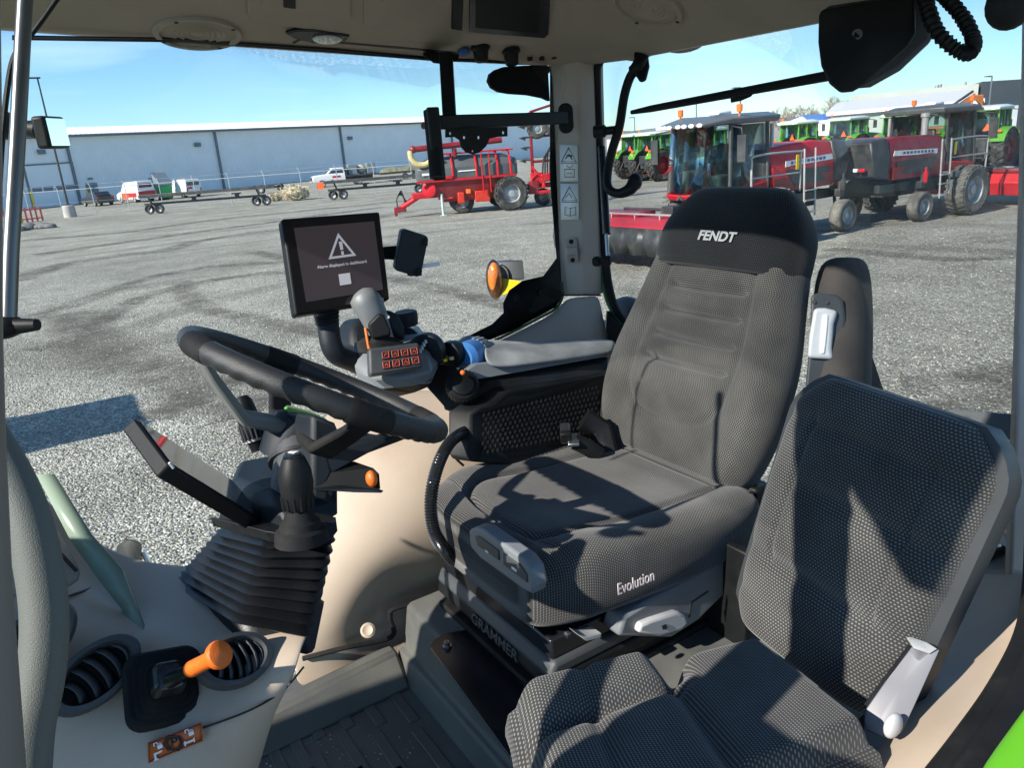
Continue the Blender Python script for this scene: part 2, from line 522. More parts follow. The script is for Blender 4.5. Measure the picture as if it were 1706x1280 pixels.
# ---- right window: pane, black border, sill
FRIT = mat('black_glass_print', (.004, .004, .005), .6, var=.05, spec=.15)
WX = 1.92
bot = [(-1.40, 2.60), (-1.2, 2.54), (-1.0, 2.44), (-.75, 2.32), (-.4, 2.16), (0, 2.06), (.75, 2.02)]
m = MB()
m.loft([[V((WX - .16 * max(0, (-.9 - y)) ** 1.5, y, z0)), V((WX + .03 - .16 * max(0, (-.9 - y)) ** 1.5, y, lerp(z0, 3.3, .5))), V((WX - .02 - .16 * max(0, (-.9 - y)) ** 1.5, y, 3.34 + .067 * y))] for y, z0 in bot], closed=False)
rwin = m.obj('side_window', GLASS, cab, solid=.005)
m = MB()
inner = [(916, 100), (916, 300), (927, 430), (905, 460), (870, 468), (848, 484), (838, 505), (839, 521), (820, 540), (780, 560), (740, 580), (700, 603), (660, 630)]
outer = [(926, 100), (928, 300), (936, 470), (934, 496), (924, 512), (902, 524), (876, 538), (858, 548), (836, 558), (800, 572), (757, 592), (712, 618), (680, 645)]
m.grid([[onX(x, y, 1.885) for x, y in inner], [onX(x, y, 1.885) for x, y in outer]])
m.obj('black_border', FRIT, rwin, solid=.004)
m = MB(); m.tube(bez([onX(x, y, 1.878) for x, y in [(690, 640), (757, 596), (836, 562), (902, 528), (926, 514), (937, 494), (936, 470)]], 5), .0045, 8)
m.obj('green_edge', GREEN_D, rwin)
for x, y in ((858, 496), (901, 487)):
    m = MB(); m.lathe(onX(x, y, 1.875), (-1, 0, 0), [(.012, 0), (.012, .006), (.009, .009), (.004, .009), (.004, .005)], 14)
    m.obj('bolt', BLACK, rwin)
# black printed patch / hinge cover at the window's top rear corner
pp = [(826, 116), (840, 111), (872, 109), (900, 108), (913, 112), (916, 168), (905, 163), (880, 158), (850, 156), (832, 153), (820, 146), (814, 135), (817, 123)]
m = MB(); m.prism([onX(x, y, 1.855) for x, y in pp], (.012, 0, 0))
m.obj('hinge_cover', FRIT, rwin, smooth=0)
m = MB()
m.loft([[onX(x, y, 1.885) for x, y in ((20, 58), (300, 62), (560, 80), (720, 94), (905, 104), (916, 112))], [onX(x, y, 1.888) for x, y in ((20, 66), (300, 70), (560, 88), (720, 101), (880, 107), (914, 122))]], closed=False)
m.obj('top_border', BLACK_S, rwin, solid=.003)

# right sill under the window, flaring into the rear pillar
m = MB()
m.grid([[onX(x, y, X) for x, y, X in r] for r in [
    [(650, 668, 1.87), (757, 598, 1.87), (836, 564, 1.87), (902, 530, 1.87), (927, 516, 1.87), (940, 494, 1.86), (972, 494, 1.80), (999, 490, 1.79)],
    [(670, 690, 1.83), (765, 612, 1.83), (840, 578, 1.83), (905, 546, 1.83), (935, 530, 1.83), (955, 512, 1.82), (976, 510, 1.79), (1003, 506, 1.78)],
    [(690, 730, 1.80), (775, 640, 1.80), (850, 610, 1.80), (910, 580, 1.79), (945, 570, 1.79), (965, 560, 1.78), (985, 555, 1.76), (1012, 552, 1.75)],
    [(700, 800, 1.79), (785, 720, 1.79), (860, 690, 1.79), (915, 670, 1.78), (950, 660, 1.77), (975, 650, 1.76), (995, 640, 1.74), (1030, 640, 1.73)]]])
sill = m.obj('side_sill', PILLAR, cab, sub=2, solid=.012, soff=1)
# right rear pillar
m = MB()
lv = [(60, 905, 918, 962, 985), (130, 917, 930, 964, 986), (200, 921, 932, 966, 988), (300, 925, 936, 968, 991), (400, 929, 940, 970, 995), (492, 934, 945, 972, 1000)]
m.loft([[onX(a, y, 1.885), onX(b, y, 1.865), onX(c, y, 1.805), onX(d, y, 1.80), onX(d, y, 1.80) + V((.03, -.07, 0)), onX(a, y, 1.885) + V((.07, -.06, 0))] for y, a, b, c, d in lv])
rp_ = m.obj('rear_pillar', PILLAR, cab, bevel=.008, seg=3)
m = MB(); m.loft([[onX(a, y, 1.882), onX(b, y, 1.862), onX(c, y, 1.802), onX(d, y, 1.797)] for y, a, b, c, d in [(490.5, 934, 945, 972, 1000), (493, 934, 945, 972, 1000)]], closed=False)
m.obj('pillar_joint', INK, rp_, solid=.004)
# warning stickers on the pillar
def pil(x, y, lift=.0): 
    p = onX(x, y, 1.865 - (x - 936) * .0019)
    return p - ray(x, y).normalized() * (.012 + lift)
def sticker_quad(name, x0, x1, y0, y1, mt, parent, lift, th=.0006, sk=0.019):
    m = MB(); m.grid([[pil(x0 + sk * (y0 - 240), y0, lift), pil(x1 + sk * (y0 - 240), y0, lift)], [pil(x0 + sk * (y1 - 240), y1, lift), pil(x1 + sk * (y1 - 240), y1, lift)]])
    return m.obj(name, mt, parent, solid=th)
for k, (ya, yb) in enumerate(((241, 302), (306, 366))):
    st = sticker_quad('warning_sticker', 932, 962, ya, yb, WHITE, rp_, .0)
    st['label'] = ('white warning sticker with falling-load triangle and battery symbols on pillar', 'white warning sticker with road triangle and open-book symbols on pillar')[k]
    m = MB(); cy = ya + 17
    T = [pil(947 + .019 * (cy - 240) + dx, cy + dy, .001) for dx, dy in ((0, -12), (12.5, 11), (-12.5, 11))]
    m.tube(T, .0016, 5, closed=True); m.tube([pil(942, cy + 6, .001), pil(948, cy - 1, .001), pil(953, cy + 7, .001)], .0016 if k == 0 else .0009, 5)
    if k == 0: m.tube([pil(945, cy + 1, .001), pil(953, cy + 2, .001)], .0025, 5)
    m.obj('triangle_symbol', INK, st)
    m = MB(); y2 = ya + 47
    if k == 0:
        q = [pil(940 + .019 * (y2 - 240), y2 - 6, .001), pil(956 + .019 * (y2 - 240), y2 - 6, .001), pil(956 + .019 * (y2 - 240), y2 + 7, .001), pil(940 + .019 * (y2 - 240), y2 + 7, .001)]
        m.tube(q, .0010, 5, closed=True); m.tube([pil(944, y2 - 12, .001), pil(949, y2 - 8, .001), pil(955, y2 - 13, .001)], .0009, 5)
        m.tube([pil(944, y2 + 1, .001), pil(954, y2 + 1, .001)], .0008, 5)
    else:
        for s_ in (-1, 1):
            q = [pil(948 + .019 * (y2 - 240), y2 - 6, .001), pil(948 + .019 * (y2 - 240) + s_ * 9, y2 - 8, .001), pil(948 + .019 * (y2 - 240) + s_ * 9, y2 + 5, .001), pil(948 + .019 * (y2 - 240), y2 + 7, .001)]
            m.tube(q, .0010, 5, closed=True)
    m.obj('pictogram', INK, st)
    sticker_quad('divider_line', 933, 961, ya + 30.2, ya + 31.2, INK, st, .0012)
# belt anchor / coat hook below the stickers
m = MB(); c = pil(952, 418, .0)
Mx = facing(c, (-.9, .35, .1)); 
hook = plate('coat_hook', rrect(.034, .078, .0165, 6), [], Mx, .010, PILLAR, rp_)
m = MB(); R3 = Mx.to_3x3()
m.box(Mx @ V((-.004, 0, .012)), (.034, .024, .02), R3); m.obj('hook_clip', PILLAR, hook, bevel=.004)
for s_ in (1, -1):
    m = MB(); m.lathe(Mx @ V((0, s_ * .027, .005)), R3 @ V((0, 0, 1)), [(.007, 0), (.007, .002), (.003, .0025)], 12); m.obj('screw', BLACK, hook)

# ---- rear window
RY = -1.5
m = MB()
gl = [(992, 96), (1006, 440), (1022, 515), (1075, 560), (1330, 700), (1690, 900), (1705, 300), (1716, -70)]
m.grid([[onY(992, 96, RY), onY(1350, 14, RY), onY(1716, -72, RY)], [onY(1000, 300, RY), onY(1350, 330, RY), onY(1706, 330, RY)], [onY(1022, 520, RY), onY(1350, 640, RY), onY(1700, 780, RY)], [onY(1055, 600, RY), onY(1350, 800, RY), onY(1680, 965, RY)]])
bwin = m.obj('rear_window', GLASS, cab, solid=.005)
def seal(name, pts, r, mt, yy, parent):
    m = MB(); m.tube(bez([onY(x, y, yy) for x, y in pts], 6), r, 8); return m.obj(name, mt, parent)
edge = [(1400, 2), (1200, 45), (1050, 77), (1010, 88), (994, 102), (990, 130), (995, 260), (1003, 400), (1010, 470), (1026, 520), (1065, 562), (1130, 600)]
seal('rubber_seal', [(x + 4, y + 3) for x, y in edge], (.012), BLACK_M, RY + .012, bwin)
seal('green_edge', [(x - 6, y - 2) for x, y in edge[3:]], .007, GREEN_D, RY + .02, bwin)
m = MB(); m.hexa([onY(1010, 515, RY - .02), onY(1062, 560, RY - .02), onY(1062, 620, RY - .02), onY(1004, 590, RY - .02), onY(1012, 515, RY + .05), onY(1050, 556, RY + .05), onY(1050, 610, RY + .05), onY(1006, 590, RY + .05)])
m.obj('corner_cover', BLACK, bwin, bevel=.01)

# ---- roof liner: U-shaped cove with console, open to the glass in front
def zed(y): return 3.25 + .067 * (y + 1.4)
outline = [(1.91, .5), (1.91, .1), (1.91, -.3), (1.91, -.7), (1.91, -1.1), (1.90, -1.28), (1.86, -1.40), (1.80, -1.47), (1.70, -1.50), (1.45, -1.5), (1.2, -1.5), (.95, -1.5), (.72, -1.5), (.60, -1.46), (.50, -1.36), (.45, -1.2), (.43, -.9), (.42, -.55), (.42, -.2), (.42, .50)]
def inset(i):
    out = []
    for k, (x, y) in enumerate(outline):
        cx = min(max(x, .95), 1.38); cy = max(y, -.9) if y < -.9 else y
        d = V((cx - x, cy - y)); L = d.length
        if y >= -.9: d = V((1 if x < 1.1 else -1, 0)); 
        else: d.normalize()
        k_ = .52 if (x < .7 and y > -1.3) else 1
        out.append((x + d.x * i * k_, y + d.y * i * k_))
    return out
rings = []
for i, h in ((-.05, .004), (0, 0), (.012, .0), (.04, .012), (.41, .197), (.46, .215)):
    pts = inset(i)
    rings.append([V((x, y, (zed(oy) if True else 0) + h)) for (x, y), (ox, oy) in zip(pts, outline)])
m = MB(); m.grid(rings)
roof = m.obj('roof_liner', BEIGE_D, cab, smooth=50, solid=.02, soff=1)
m = MB()
m.hexa([V((.62, -1.15, 3.46)), V((1.50, -1.15, 3.46)), V((1.50, -.31, 3.50)), V((.62, -.31, 3.50)), V((.62, -1.15, 3.49)), V((1.50, -1.15, 3.49)), V((1.50, -.31, 3.53)), V((.62, -.31, 3.53))])
m.obj('roof_centre_panel', BEIGE_D, roof, bevel=.004)
m = MB(); m.grid([[V((.66, -.31, 3.52)), V((1.48, -.31, 3.52))], [V((.66, .1, 3.50)), V((1.48, .1, 3.50))], [V((.66, .5, 3.38)), V((1.48, .5, 3.38))]])
m.obj('roof_window', GLASS, cab, solid=.005)

CN = V((.5, -.067, 1.0)); CC = 3.25 + .0938 + .012 + .935
def cove(x, y, lift=0.0): return onP(x, y, CN, CC) - CN.normalized() * lift
cn = -CN.normalized()
def cove_poly(name, px, mt, parent, lift, th, bevel=0, seg=2):
    m = MB(); m.prism([cove(x, y, lift) for x, y in px], cn * th); return m.obj(name, mt, parent, bevel=bevel, seg=seg)
def speaker(c, n, r, parent):
    m = MB(); m.lathe(c, n, [(r, -.004), (r, .004), (r * .97, .008), (r * .86, .008), (r * .84, .002), (r * .62, .004)] + [(r * (.6 - .06 * k), .005 - .003 * (k % 2)) for k in range(9)], 40)
    s_ = m.obj('speaker_grille', BEIGE_D, parent)
    for k in range(4):
        a = k * pi / 2 + .5; M_ = facing(c, n)
        m = MB(); m.lathe(M_ @ V((cos(a) * r * .91, sin(a) * r * .91, .007)), n, [(.005, 0), (.005, .0015), (.002, .002)], 10); m.obj('screw', BLACK, s_)
    return s_
spk = speaker(cove(330, 54), cn, .092, roof)
spc = cove(330, 54); spd = V((-.894, 0, .447))
for q_ in [spk] + list(spk.children):
    for v_ in q_.data.vertices:
        w_ = v_.co + off(roof) - spc; v_.co = v_.co - spd * (w_.dot(spd) * .42)
rn = V((0, .47, -.88))
speaker(onP(1078, 10, (0, -.5, 1), zed(-1.5) + .012 + .73) , (0, .45, -.89), .085, roof)
# roof console: raised field with three recesses
cons = cove_poly('roof_console', [(408, -60), (412, 20), (424, 32), (620, 62), (780, 72), (925, 72), (945, 62), (955, 20), (955, -60)], BEIGE_D, roof, .0, .006, bevel=.004)
cove_poly('vent_panel', [(437, -60), (437, 4), (575, 27), (582, 20), (582, -60)], BEIGE_D, cons, .006, .006, .002)
cove_poly('vent_slot', [(470, -60), (470, 2), (490, 5), (490, -60)], BLACK, cons, .012, .002)
cove_poly('map_tray', [(605, -60), (605, 36), (742, 46), (752, 40), (752, -60)], BEIGE_D, cons, .006, .004, .002)
cove_poly('switch_block', [(752, -60), (750, 40), (768, 43), (772, -60)], BLACK, cons, .006, .008, .002)
rad = cove_poly('radio_unit', [(780, -60), (780, 47), (905, 57), (912, 50), (918, -60)], BLACK_S, cons, .006, .006, .002)
cove_poly('radio_display', [(790, -60), (790, 38), (895, 47), (900, -60)], BLACK, rad, .012, .001)
# interior lamp
lamp = cove_poly('interior_lamp', [(474, 50), (492, 44), (520, 44), (582, 53), (575, 62), (550, 67), (520, 66), (490, 58)], BLACK_S, roof, .0, .010, .003)
m = MB(); c = cove(544, 58, .010); M_ = facing(c, cn, (0, 1, 0)); m.ball(c, 1, 18, 8, (.014, .036, .012), None)
m.obj('lamp_lens', mat('frosted_lens', (.8, .8, .76), .2, var=.3, vscale=150, bump=.8, bscale=300), lamp)
cove_poly('panel_seam', [(490, 72), (500, 66), (640, 78), (760, 88), (760, 86), (640, 75.5), (500, 63.5), (487, 70)], INK, roof, .0, .0015)
# sockets and plugs under the console
sk = cove(772, 84, .0); m = MB(); m.lathe(sk, cn, [(.017, 0), (.017, .008), (.010, .012)], 16); m.obj('blue_plug', mat('blue_plug_plastic', (.03, .08, .22), .5), roof)
for x, y in ((800, 84), (851, 90)):
    c = cove(x, y - 6); m = MB(); m.lathe(c, V((-.05, 0, -1)), [(.024, -.006), (.026, .004), (.020, .010), (.017, .035), (.012, .038)], 18); q = m.obj('power_socket', BLACK, roof)
for x, y in ((882, 96), (902, 95), (922, 93), (942, 90)):
    c = cove(x, y - 8); m = MB(); m.lathe(c, V((-.05, 0, -1)), [(.006, -.005), (.006, .010)], 12); j = m.obj('jack', STEEL, roof)
    m = MB(); m.lathe(c + V((-.0005, 0, -.010)), V((-.05, 0, -1)), [(.0075, 0), (.0075, .010)], 12); m.obj('jack_cap', BLACK, j)

# ---- left rear post and the beige door sill beside the instructor seat
m = MB()
m.loft([[W(x0, y, d), W(x0 + 8, y, d - .03), W(x0 + 60, y, d - .05), W(x0 + 120, y, d), W(x0 + 60, y, d + .09)] for x0, y, d in ((1704, -60, 1.40), (1702, 100, 1.38), (1694, 400, 1.37), (1684, 700, 1.37), (1674, 955, 1.40), (1672, 975, 1.38))])
lp = m.obj('left_rear_post', PILLAR, cab, bevel=.006, seg=3)
m = MB()
m.grid([[W(*p) for p in r] for r in [
    [(1570, 940, 1.52), (1620, 955, 1.52), (1672, 962, 1.40), (1706, 962, 1.31), (1740, 960, 1.30)],
    [(1560, 1000, 1.42), (1610, 1012, 1.40), (1662, 1000, 1.33), (1700, 1010, 1.24), (1730, 1010, 1.23)],
    [(1590, 1060, 1.30), (1592, 1080, 1.26), (1640, 1070, 1.23), (1680, 1075, 1.18), (1710, 1080, 1.17)],
    [(1560, 1120, 1.20), (1585, 1110, 1.18), (1610, 1140, 1.15), (1650, 1130, 1.12), (1690, 1140, 1.11)],
    [(1500, 1210, 1.10), (1530, 1210, 1.08), (1565, 1210, 1.06), (1600, 1205, 1.05), (1640, 1210, 1.05)],
    [(1440, 1300, 1.04), (1470, 1300, 1.01), (1500, 1300, .99), (1535, 1300, .98), (1570, 1300, .98)],
    [(1380, 1400, 1.0), (1410, 1400, .97), (1440, 1400, .95), (1470, 1400, .94), (1500, 1400, .94)]]])
dsill = m.obj('door_sill', BEIGE, cab, sub=2, solid=.012, soff=1)
m = MB(); m.tube(bez([W(1736, 880, 1.25), W(1732, 985, 1.20), W(1718, 1070, 1.12), W(1675, 1160, 1.03), W(1615, 1250, .95), W(1555, 1330, .90), W(1500, 1410, .87)], 6), [.024] * 37, 14)
sl = m.obj('door_seal', BLACK_M, cab)
m = MB(); m.tube(bez([W(1752, 985, 1.14), W(1742, 1070, 1.08), W(1700, 1165, 1.0), W(1640, 1258, .92), W(1580, 1340, .87)], 6), [.020] * 25, 10); m.obj('seal_lip', BLACK_M, sl)
m = MB(); m.grid([[W(x, y, d) for x, y, d in r] for r in [[(1790, 1040, .97), (1720, 1150, .93), (1650, 1240, .89), (1590, 1330, .85)], [(1850, 1100, .92), (1790, 1210, .88), (1740, 1300, .84), (1700, 1380, .80)]]])
m.obj('door_frame_paint', GREEN, cab, sub=2, solid=.02)
# rear shelf with slots behind the instructor seat
m = MB(); m.hexa([W(1560, 960, 1.62), W(1690, 960, 1.50), W(1700, 700, 1.62), W(1580, 690, 1.75), W(1560, 950, 1.60), W(1690, 950, 1.48), W(1700, 690, 1.60), W(1580, 680, 1.73)])
sh = m.obj('rear_shelf', GREY, cab, bevel=.004)
for (xa, ya, xb, yb) in ((1600, 955, 1675, 915), (1640, 862, 1680, 875), (1640, 818, 1680, 832)):
    m = MB(); m.tube([W(xa, ya, 1.56), W(xb, yb, 1.50)], .008, 8); m.obj('slot', BLACK, sh)
m = MB(); m.hexa([W(1450, 1010, 1.75), W(1690, 960, 1.55), W(1690, 1200, 1.40), W(1450, 1250, 1.5), W(1450, 1000, 1.85), W(1690, 950, 1.65), W(1690, 1190, 1.5), W(1450, 1240, 1.6)])
m.obj('rear_side_panel', PILLAR, cab, bevel=.02)

# ---- engine hood ahead of the windscreen (out of view to the left; it shades the console)
m = MB(); m.loft([[V((1.08 - w_, y, 2.0)), V((1.08 - w_, y, z - .10)), V((1.08 - w_ * .7, y, z)), V((1.08 + w_ * .7, y, z)), V((1.08 + w_, y, z - .10)), V((1.08 + w_, y, 2.0))] for y, w_, z in ((.52, .25, 2.88), (1.2, .30, 2.84), (2.4, .36, 2.74), (3.4, .33, 2.5))])
m.obj('engine_hood', GREEN, cab, bevel=.03, seg=3)
# ---- left front door post beside the lens
m = MB(); m.tube([W(-182, -760, .50), W(-182, -80, .47), W(-182, 250, .46), W(-181, 560, .46), W(-175, 760, .46), W(-164, 1000, .46), W(-134, 1400, .46)], [(.060, .045)] * 7, 24, flat=cr)
m.obj('door_post', mat('door_post_plastic', (.17, .15, .13), .6, var=.06), cab)

m = MB(); m.box((.50, .14, 2.38), (.24, .08, .92)); m.obj('cushion_shade_box', PILLAR, cab, bevel=.02, seg=3)  # unseen box added beside the post to shade the instructor cushion
# ---- front console: deck, vent face, lower face
m = MB()
m.grid([[W(*p) for p in r] for r in [
    [(-60, 690, 1.25), (0, 740, 1.25), (90, 855, 1.28), (190, 930, 1.31), (290, 948, 1.30), (420, 950, 1.28), (540, 960, 1.24)],
    [(-60, 800, 1.20), (0, 860, 1.20), (70, 935, 1.22), (170, 985, 1.24), (290, 995, 1.22), (420, 1000, 1.20), (535, 1010, 1.17)],
    [(-60, 990, 1.10), (0, 1000, 1.10), (70, 990, 1.13), (180, 1025, 1.17), (290, 1045, 1.15), (420, 1055, 1.13), (520, 1060, 1.10)],
    [(-60, 1030, 1.03), (0, 1030, 1.03), (70, 1020, 1.06), (190, 1060, 1.10), (300, 1075, 1.09), (420, 1085, 1.08), (508, 1080, 1.07)],
    [(-60, 1120, .99), (0, 1120, .99), (70, 1110, 1.02), (190, 1130, 1.06), (300, 1130, 1.05), (420, 1130, 1.04), (500, 1108, 1.05)],
    [(-60, 1200, .98), (0, 1200, .98), (70, 1200, 1.00), (180, 1205, 1.02), (300, 1190, 1.02), (420, 1168, 1.02), (485, 1140, 1.05)],
    [(-60, 1270, .97), (0, 1270, .97), (70, 1270, .98), (180, 1262, 1.00), (300, 1225, 1.00), (410, 1185, 1.01), (470, 1155, 1.05)],
    [(-60, 1330, .96), (0, 1330, .96), (70, 1340, .97), (180, 1340, .98), (300, 1300, .99), (400, 1240, 1.01), (447, 1200, 1.06)],
    [(-60, 1480, .96), (0, 1480, .96), (70, 1480, .97), (180, 1480, .98), (300, 1440, .99), (380, 1380, 1.02), (415, 1320, 1.10)]]])
con = m.obj('front_console', BEIGE, cab, sub=3, solid=.010, soff=1)
m = MB(); m.tube(bez([W(175, 1266, .995), W(300, 1226, .996), W(410, 1187, 1.003), W(470, 1152, 1.04), W(506, 1112, 1.04)], 6), .0016, 6); m.obj('panel_seam', INK, con)
m = MB(); m.tube(bez([W(20, 1006, 1.085), W(90, 1001, 1.10), W(165, 975, 1.225)], 6), .0018, 6); m.obj('deck_seam', INK, con)
# upper side panel with slots at the far left, glass lower edge
m = MB(); m.grid([[W(-40, 690, 1.10), W(5, 705, 1.12), W(60, 800, 1.16)], [W(-40, 850, 1.05), W(20, 860, 1.08), W(110, 905, 1.16)], [W(-40, 1002, 1.02), W(40, 1002, 1.07), W(168, 975, 1.19)]])
sp_ = m.obj('cowl_panel', PILLAR, con, sub=2, solid=.008)
m = MB(); m.grid([[W(60, 790, 1.20), W(118, 902, 1.20), W(165, 968, 1.185), W(203, 1016, 1.15), W(238, 1070, 1.10)], [W(90, 790, 1.21), W(152, 890, 1.21), W(203, 948, 1.20), W(222, 1000, 1.15), W(243, 1062, 1.10)]])
ge = m.obj('windscreen_edge', mat('green_glass_edge', (.24, .31, .24), .25, var=.1), con, solid=.006)
m = MB(); m.tube([W(84, 905, 1.13), W(128, 952, 1.145)], .003, 6); m.obj('demister_slot', INK, con)

def vent(c, n, upv, rx, ry, parent, k=5):
    M_ = facing(c, n, upv); R_ = M_.to_3x3(); nn = R_ @ V((0, 0, 1))
    loops = []
    for (s_, h) in ((1.0, -.006), (1.0, .004), (.96, .009), (.80, .010), (.76, .004), (.74, -.016)):
        loops.append([M_ @ V((rx * s_ * cos(a) * (1 if True else 0), ry * s_ * sin(a), h)) for a in [2 * pi * q / 32 for q in range(32)]])
    m = MB(); m.loft(loops, cap=False); v_ = m.obj('air_vent', GREYD, parent)
    m = MB(); m.prism([M_ @ V((rx * .76 * cos(a), ry * .76 * sin(a), -.016)) for a in [2 * pi * q / 32 for q in range(32)]], nn * -.002); m.obj('vent_cavity', BLACK, v_)
    for q in range(k):
        t = -1 + 2 * (q + .5) / k
        x = rx * .72 * t; hy = ry * .72 * sqrt(max(.02, 1 - t * t * .95))
        m = MB(); m.grid([[M_ @ V((x + .006 * (1 - (s_ * s_)), hy * s_, .004)) for s_ in (-1, -.5, 0, .5, 1)], [M_ @ V((x + .014 + .004 * (1 - s_ * s_), hy * s_, -.012)) for s_ in (-1, -.5, 0, .5, 1)]])
        m.obj('vent_slat', GREYD, v_, solid=.0022)
    return v_
vent(W(160, 1124, 1.012), (-.72, -.10, .68), V((-.72, -.10, .68)).cross(V((.35, -.80, .2))), .062, .037, con, 5)
vent(W(392, 1101, 1.028), (-.62, -.28, .73), (.6, 0, .8), .052, .036, con, 6)
vent(W(62, 1066, 1.0), (-.75, .1, .66), V((-.75, .1, .66)).cross(V((.4, -.7, .3))), .055, .036, con, 5)

# orange decal with parking-lever symbols
def dec(x, y, l=0): return W(x, y, .985 - l)
m = MB(); m.grid([[dec(246, 1238), dec(336, 1204)], [dec(247, 1273), dec(338, 1236)]])
dc = m.obj('parking_decal', ORANGE_D, con, solid=.0008)
m = MB(); m.tube([dec(x, y, .001) for x, y in ((248, 1240), (334, 1207), (336, 1234), (249, 1270))], .0006, 5, closed=True)
ctr = (289, 1239)
m.tube([dec(ctr[0] + 11.5 * cos(a), ctr[1] + 11.5 * sin(a), .002) for a in [2 * pi * k / 20 for k in range(20)]], .0011, 5, closed=True)
m.tube([dec(ctr[0] + 15 * cos(a), ctr[1] + 15 * sin(a), .002) for a in [radians(120 + 12 * k) for k in range(11)]], .0010, 5)
m.tube([dec(ctr[0] + 15 * cos(a), ctr[1] + 15 * sin(a), .002) for a in [radians(-60 + 12 * k) for k in range(11)]], .0010, 5)
m.tube([dec(286, 1247, .002), dec(285, 1232, .002), dec(291, 1230, .002), dec(294, 1234, .002), dec(291, 1238, .002), dec(286, 1240, .002)], .0012, 5)
m.obj('parking_symbol', INK, dc)
for (x, y, o_) in ((260, 1244, 1), (312, 1222, 0)):
    m = MB(); m.box(dec(x + 6, y - 1, .002), (.006, .006, .005)); m.obj('padlock_body', WHITE, dc)
    m = MB(); m.tube([dec(x - 3, y + 1, .002), dec(x - 4, y - 4, .002), dec(x + 1, y - 6, .002), dec(x + 3, y - 3, .002)], .0008, 5); m.obj('padlock_shackle', WHITE, dc)
m = MB()
m.tube([dec(257, 1258, .002), dec(270, 1252, .002)], .0014, 5); m.tube([dec(258, 1258, .002), dec(260, 1267, .002)], .0014, 5); m.tube([dec(257, 1268, .002), dec(264, 1265, .002)], .001, 5)
m.obj('lever_symbol', WHITE, dc); m = MB(); m.tube([dec(307, 1240, .002), dec(324, 1233, .002)], .0014, 5); m.tube([dec(308, 1236, .002), dec(309, 1244, .002)], .001, 5); m.tube([dec(323, 1230, .002), dec(324, 1237, .002)], .001, 5)
m.obj('lever_symbol', WHITE, dc)
# ================================================================== seats
def smooth(a, b, x):
    t = min(1, max(0, (x - a) / (b - a))); return t * t * (3 - 2 * t)
def gau(x, s): return math.exp(-(x / s) ** 2)
def pillow(name, M_, L, width, thick, disp, mt, parent, ne=5.0, pe=7.0, nf=110, nb=30, nv=90, pe2=None, bend=None):
    loops, uvs = [], []
    pe2 = pe2 or pe
    us_ = [sin(pi / 2 * (1 - 2 * k / nf)) for k in range(nf + 1)]
    ub_ = [sin(pi / 2 * (-1 + 2 * k / nb)) for k in range(1, nb)]
    nu = len(us_) + len(ub_)
    for j in range(nv + 1):
        v = (1 - cos(pi * j / nv)) / 2 * .3 + (j / nv) * .7
        t = abs(2 * v - 1)
        p_ = pe if v < .5 else pe2
        e = max(max(.0, 1 - t ** p_) ** (1 / p_), .012)
        a = width(v) / 2 * (.55 + .45 * e); b = thick(v) / 2 * e
        ring = []
        for u in us_:
            z = b * max(0, 1 - abs(u) ** ne) ** (1 / ne * 1.3)
            z += disp(u, v) * min(1, (z / max(b, 1e-6)) * 1.6) * e
            ring.append(V((a * u, v * L, z)))
        for u in ub_:
            ring.append(V((a * u, v * L, -b * max(0, 1 - abs(u) ** ne) ** (1 / ne))))
        if bend: ring = [bend(p, v) for p in ring]
        acc = 0; us = [0]
        for k in range(nu):
            acc += (ring[(k + 1) % nu] - ring[k]).length; us.append(acc)
        mid = us[nf // 2]
        uvs.append([(q - mid, v * L) for q in us])
        loops.append([M_ @ p for p in ring])
    m = MB(); m.loft(loops, uvs=uvs)
    return m.obj(name, mt, parent, smooth=180)

SX = 1.19
seat = thing('driver_seat', 'large dark woven-fabric driver seat with headrest, turned towards the steering wheel', 'driver seat', (SX, -.95, FLOOR + .172))
# --- cushion
def dc_(u, v):
    au = abs(u)
    d = .016 * smooth(.55, .85, au) - .012 * (1 - smooth(.0, .6, au)) * smooth(.05, .3, v) * (1 - smooth(.8, .95, v))
    s = (au / .60) if v < .74 else ((au / .60) ** 4 + ((v - .74) / .16) ** 4) ** .25
    if v < .10: s = max(s, 1 + (.10 - v) * 8)
    d -= .009 * gau((s - 1) * .25, .012)
    d -= .006 * gau(v - .885, .010) * (1 - smooth(.8, 1, au))
    d += .010 * gau(v - .80, .14)
    return d
Mc = frame((SX, -1.185, 2.262), (1, 0, 0), (0, 1, .05), (0, -.05, 1))
pillow('seat_cushion', Mc, .565, lambda v: .50 + .035 * sin(pi * min(1, v * 1.15)) - .05 * smooth(.8, 1, v), lambda v: .125 + .02 * v, dc_, FAB, seat, ne=5, pe=9, pe2=7,
       bend=lambda p, v: p + V((0, 0, -.012 * smooth(.75, 1, v) - .0 * v)))
# --- backrest
by = V((0, -.205, .46)).normalized(); bz = V((0, .46, .205)).normalized()
Mb = frame(V((SX + .03, -1.180, 2.312)), (1, 0, 0), by, bz)
def db_(u, v):
    au = abs(u)
    d = .014 * smooth(.55, .80, au) - .014 * smooth(.86, 1, au)
    s = au / .60 if v > .44 else ((au / .60) ** 2.8 + ((.44 - v) / .25) ** 2.8) ** (1 / 2.8)
    d -= .006 * gau((s - 1) * .22, .012)
    if s < 1.0:
        for q in (.45, .57, .69, .81): d -= (.016 * gau(v - q - .03 * (u * u), .026) + .011 * gau(v - q - .03 * u * u, .008)) * (1 - smooth(.74, 1.0, s))
        d += .008 * (1 - s * s)
    d += .012 * gau(v - .35, .2)
    return d
pillow('backrest', Mb, .50, lambda v: lerp(.47, .505, smooth(0, .3, v)) - .09 * smooth(.45, 1.0, v), lambda v: .11, db_, FAB, seat, ne=4.5, pe=8, pe2=10, nv=120)
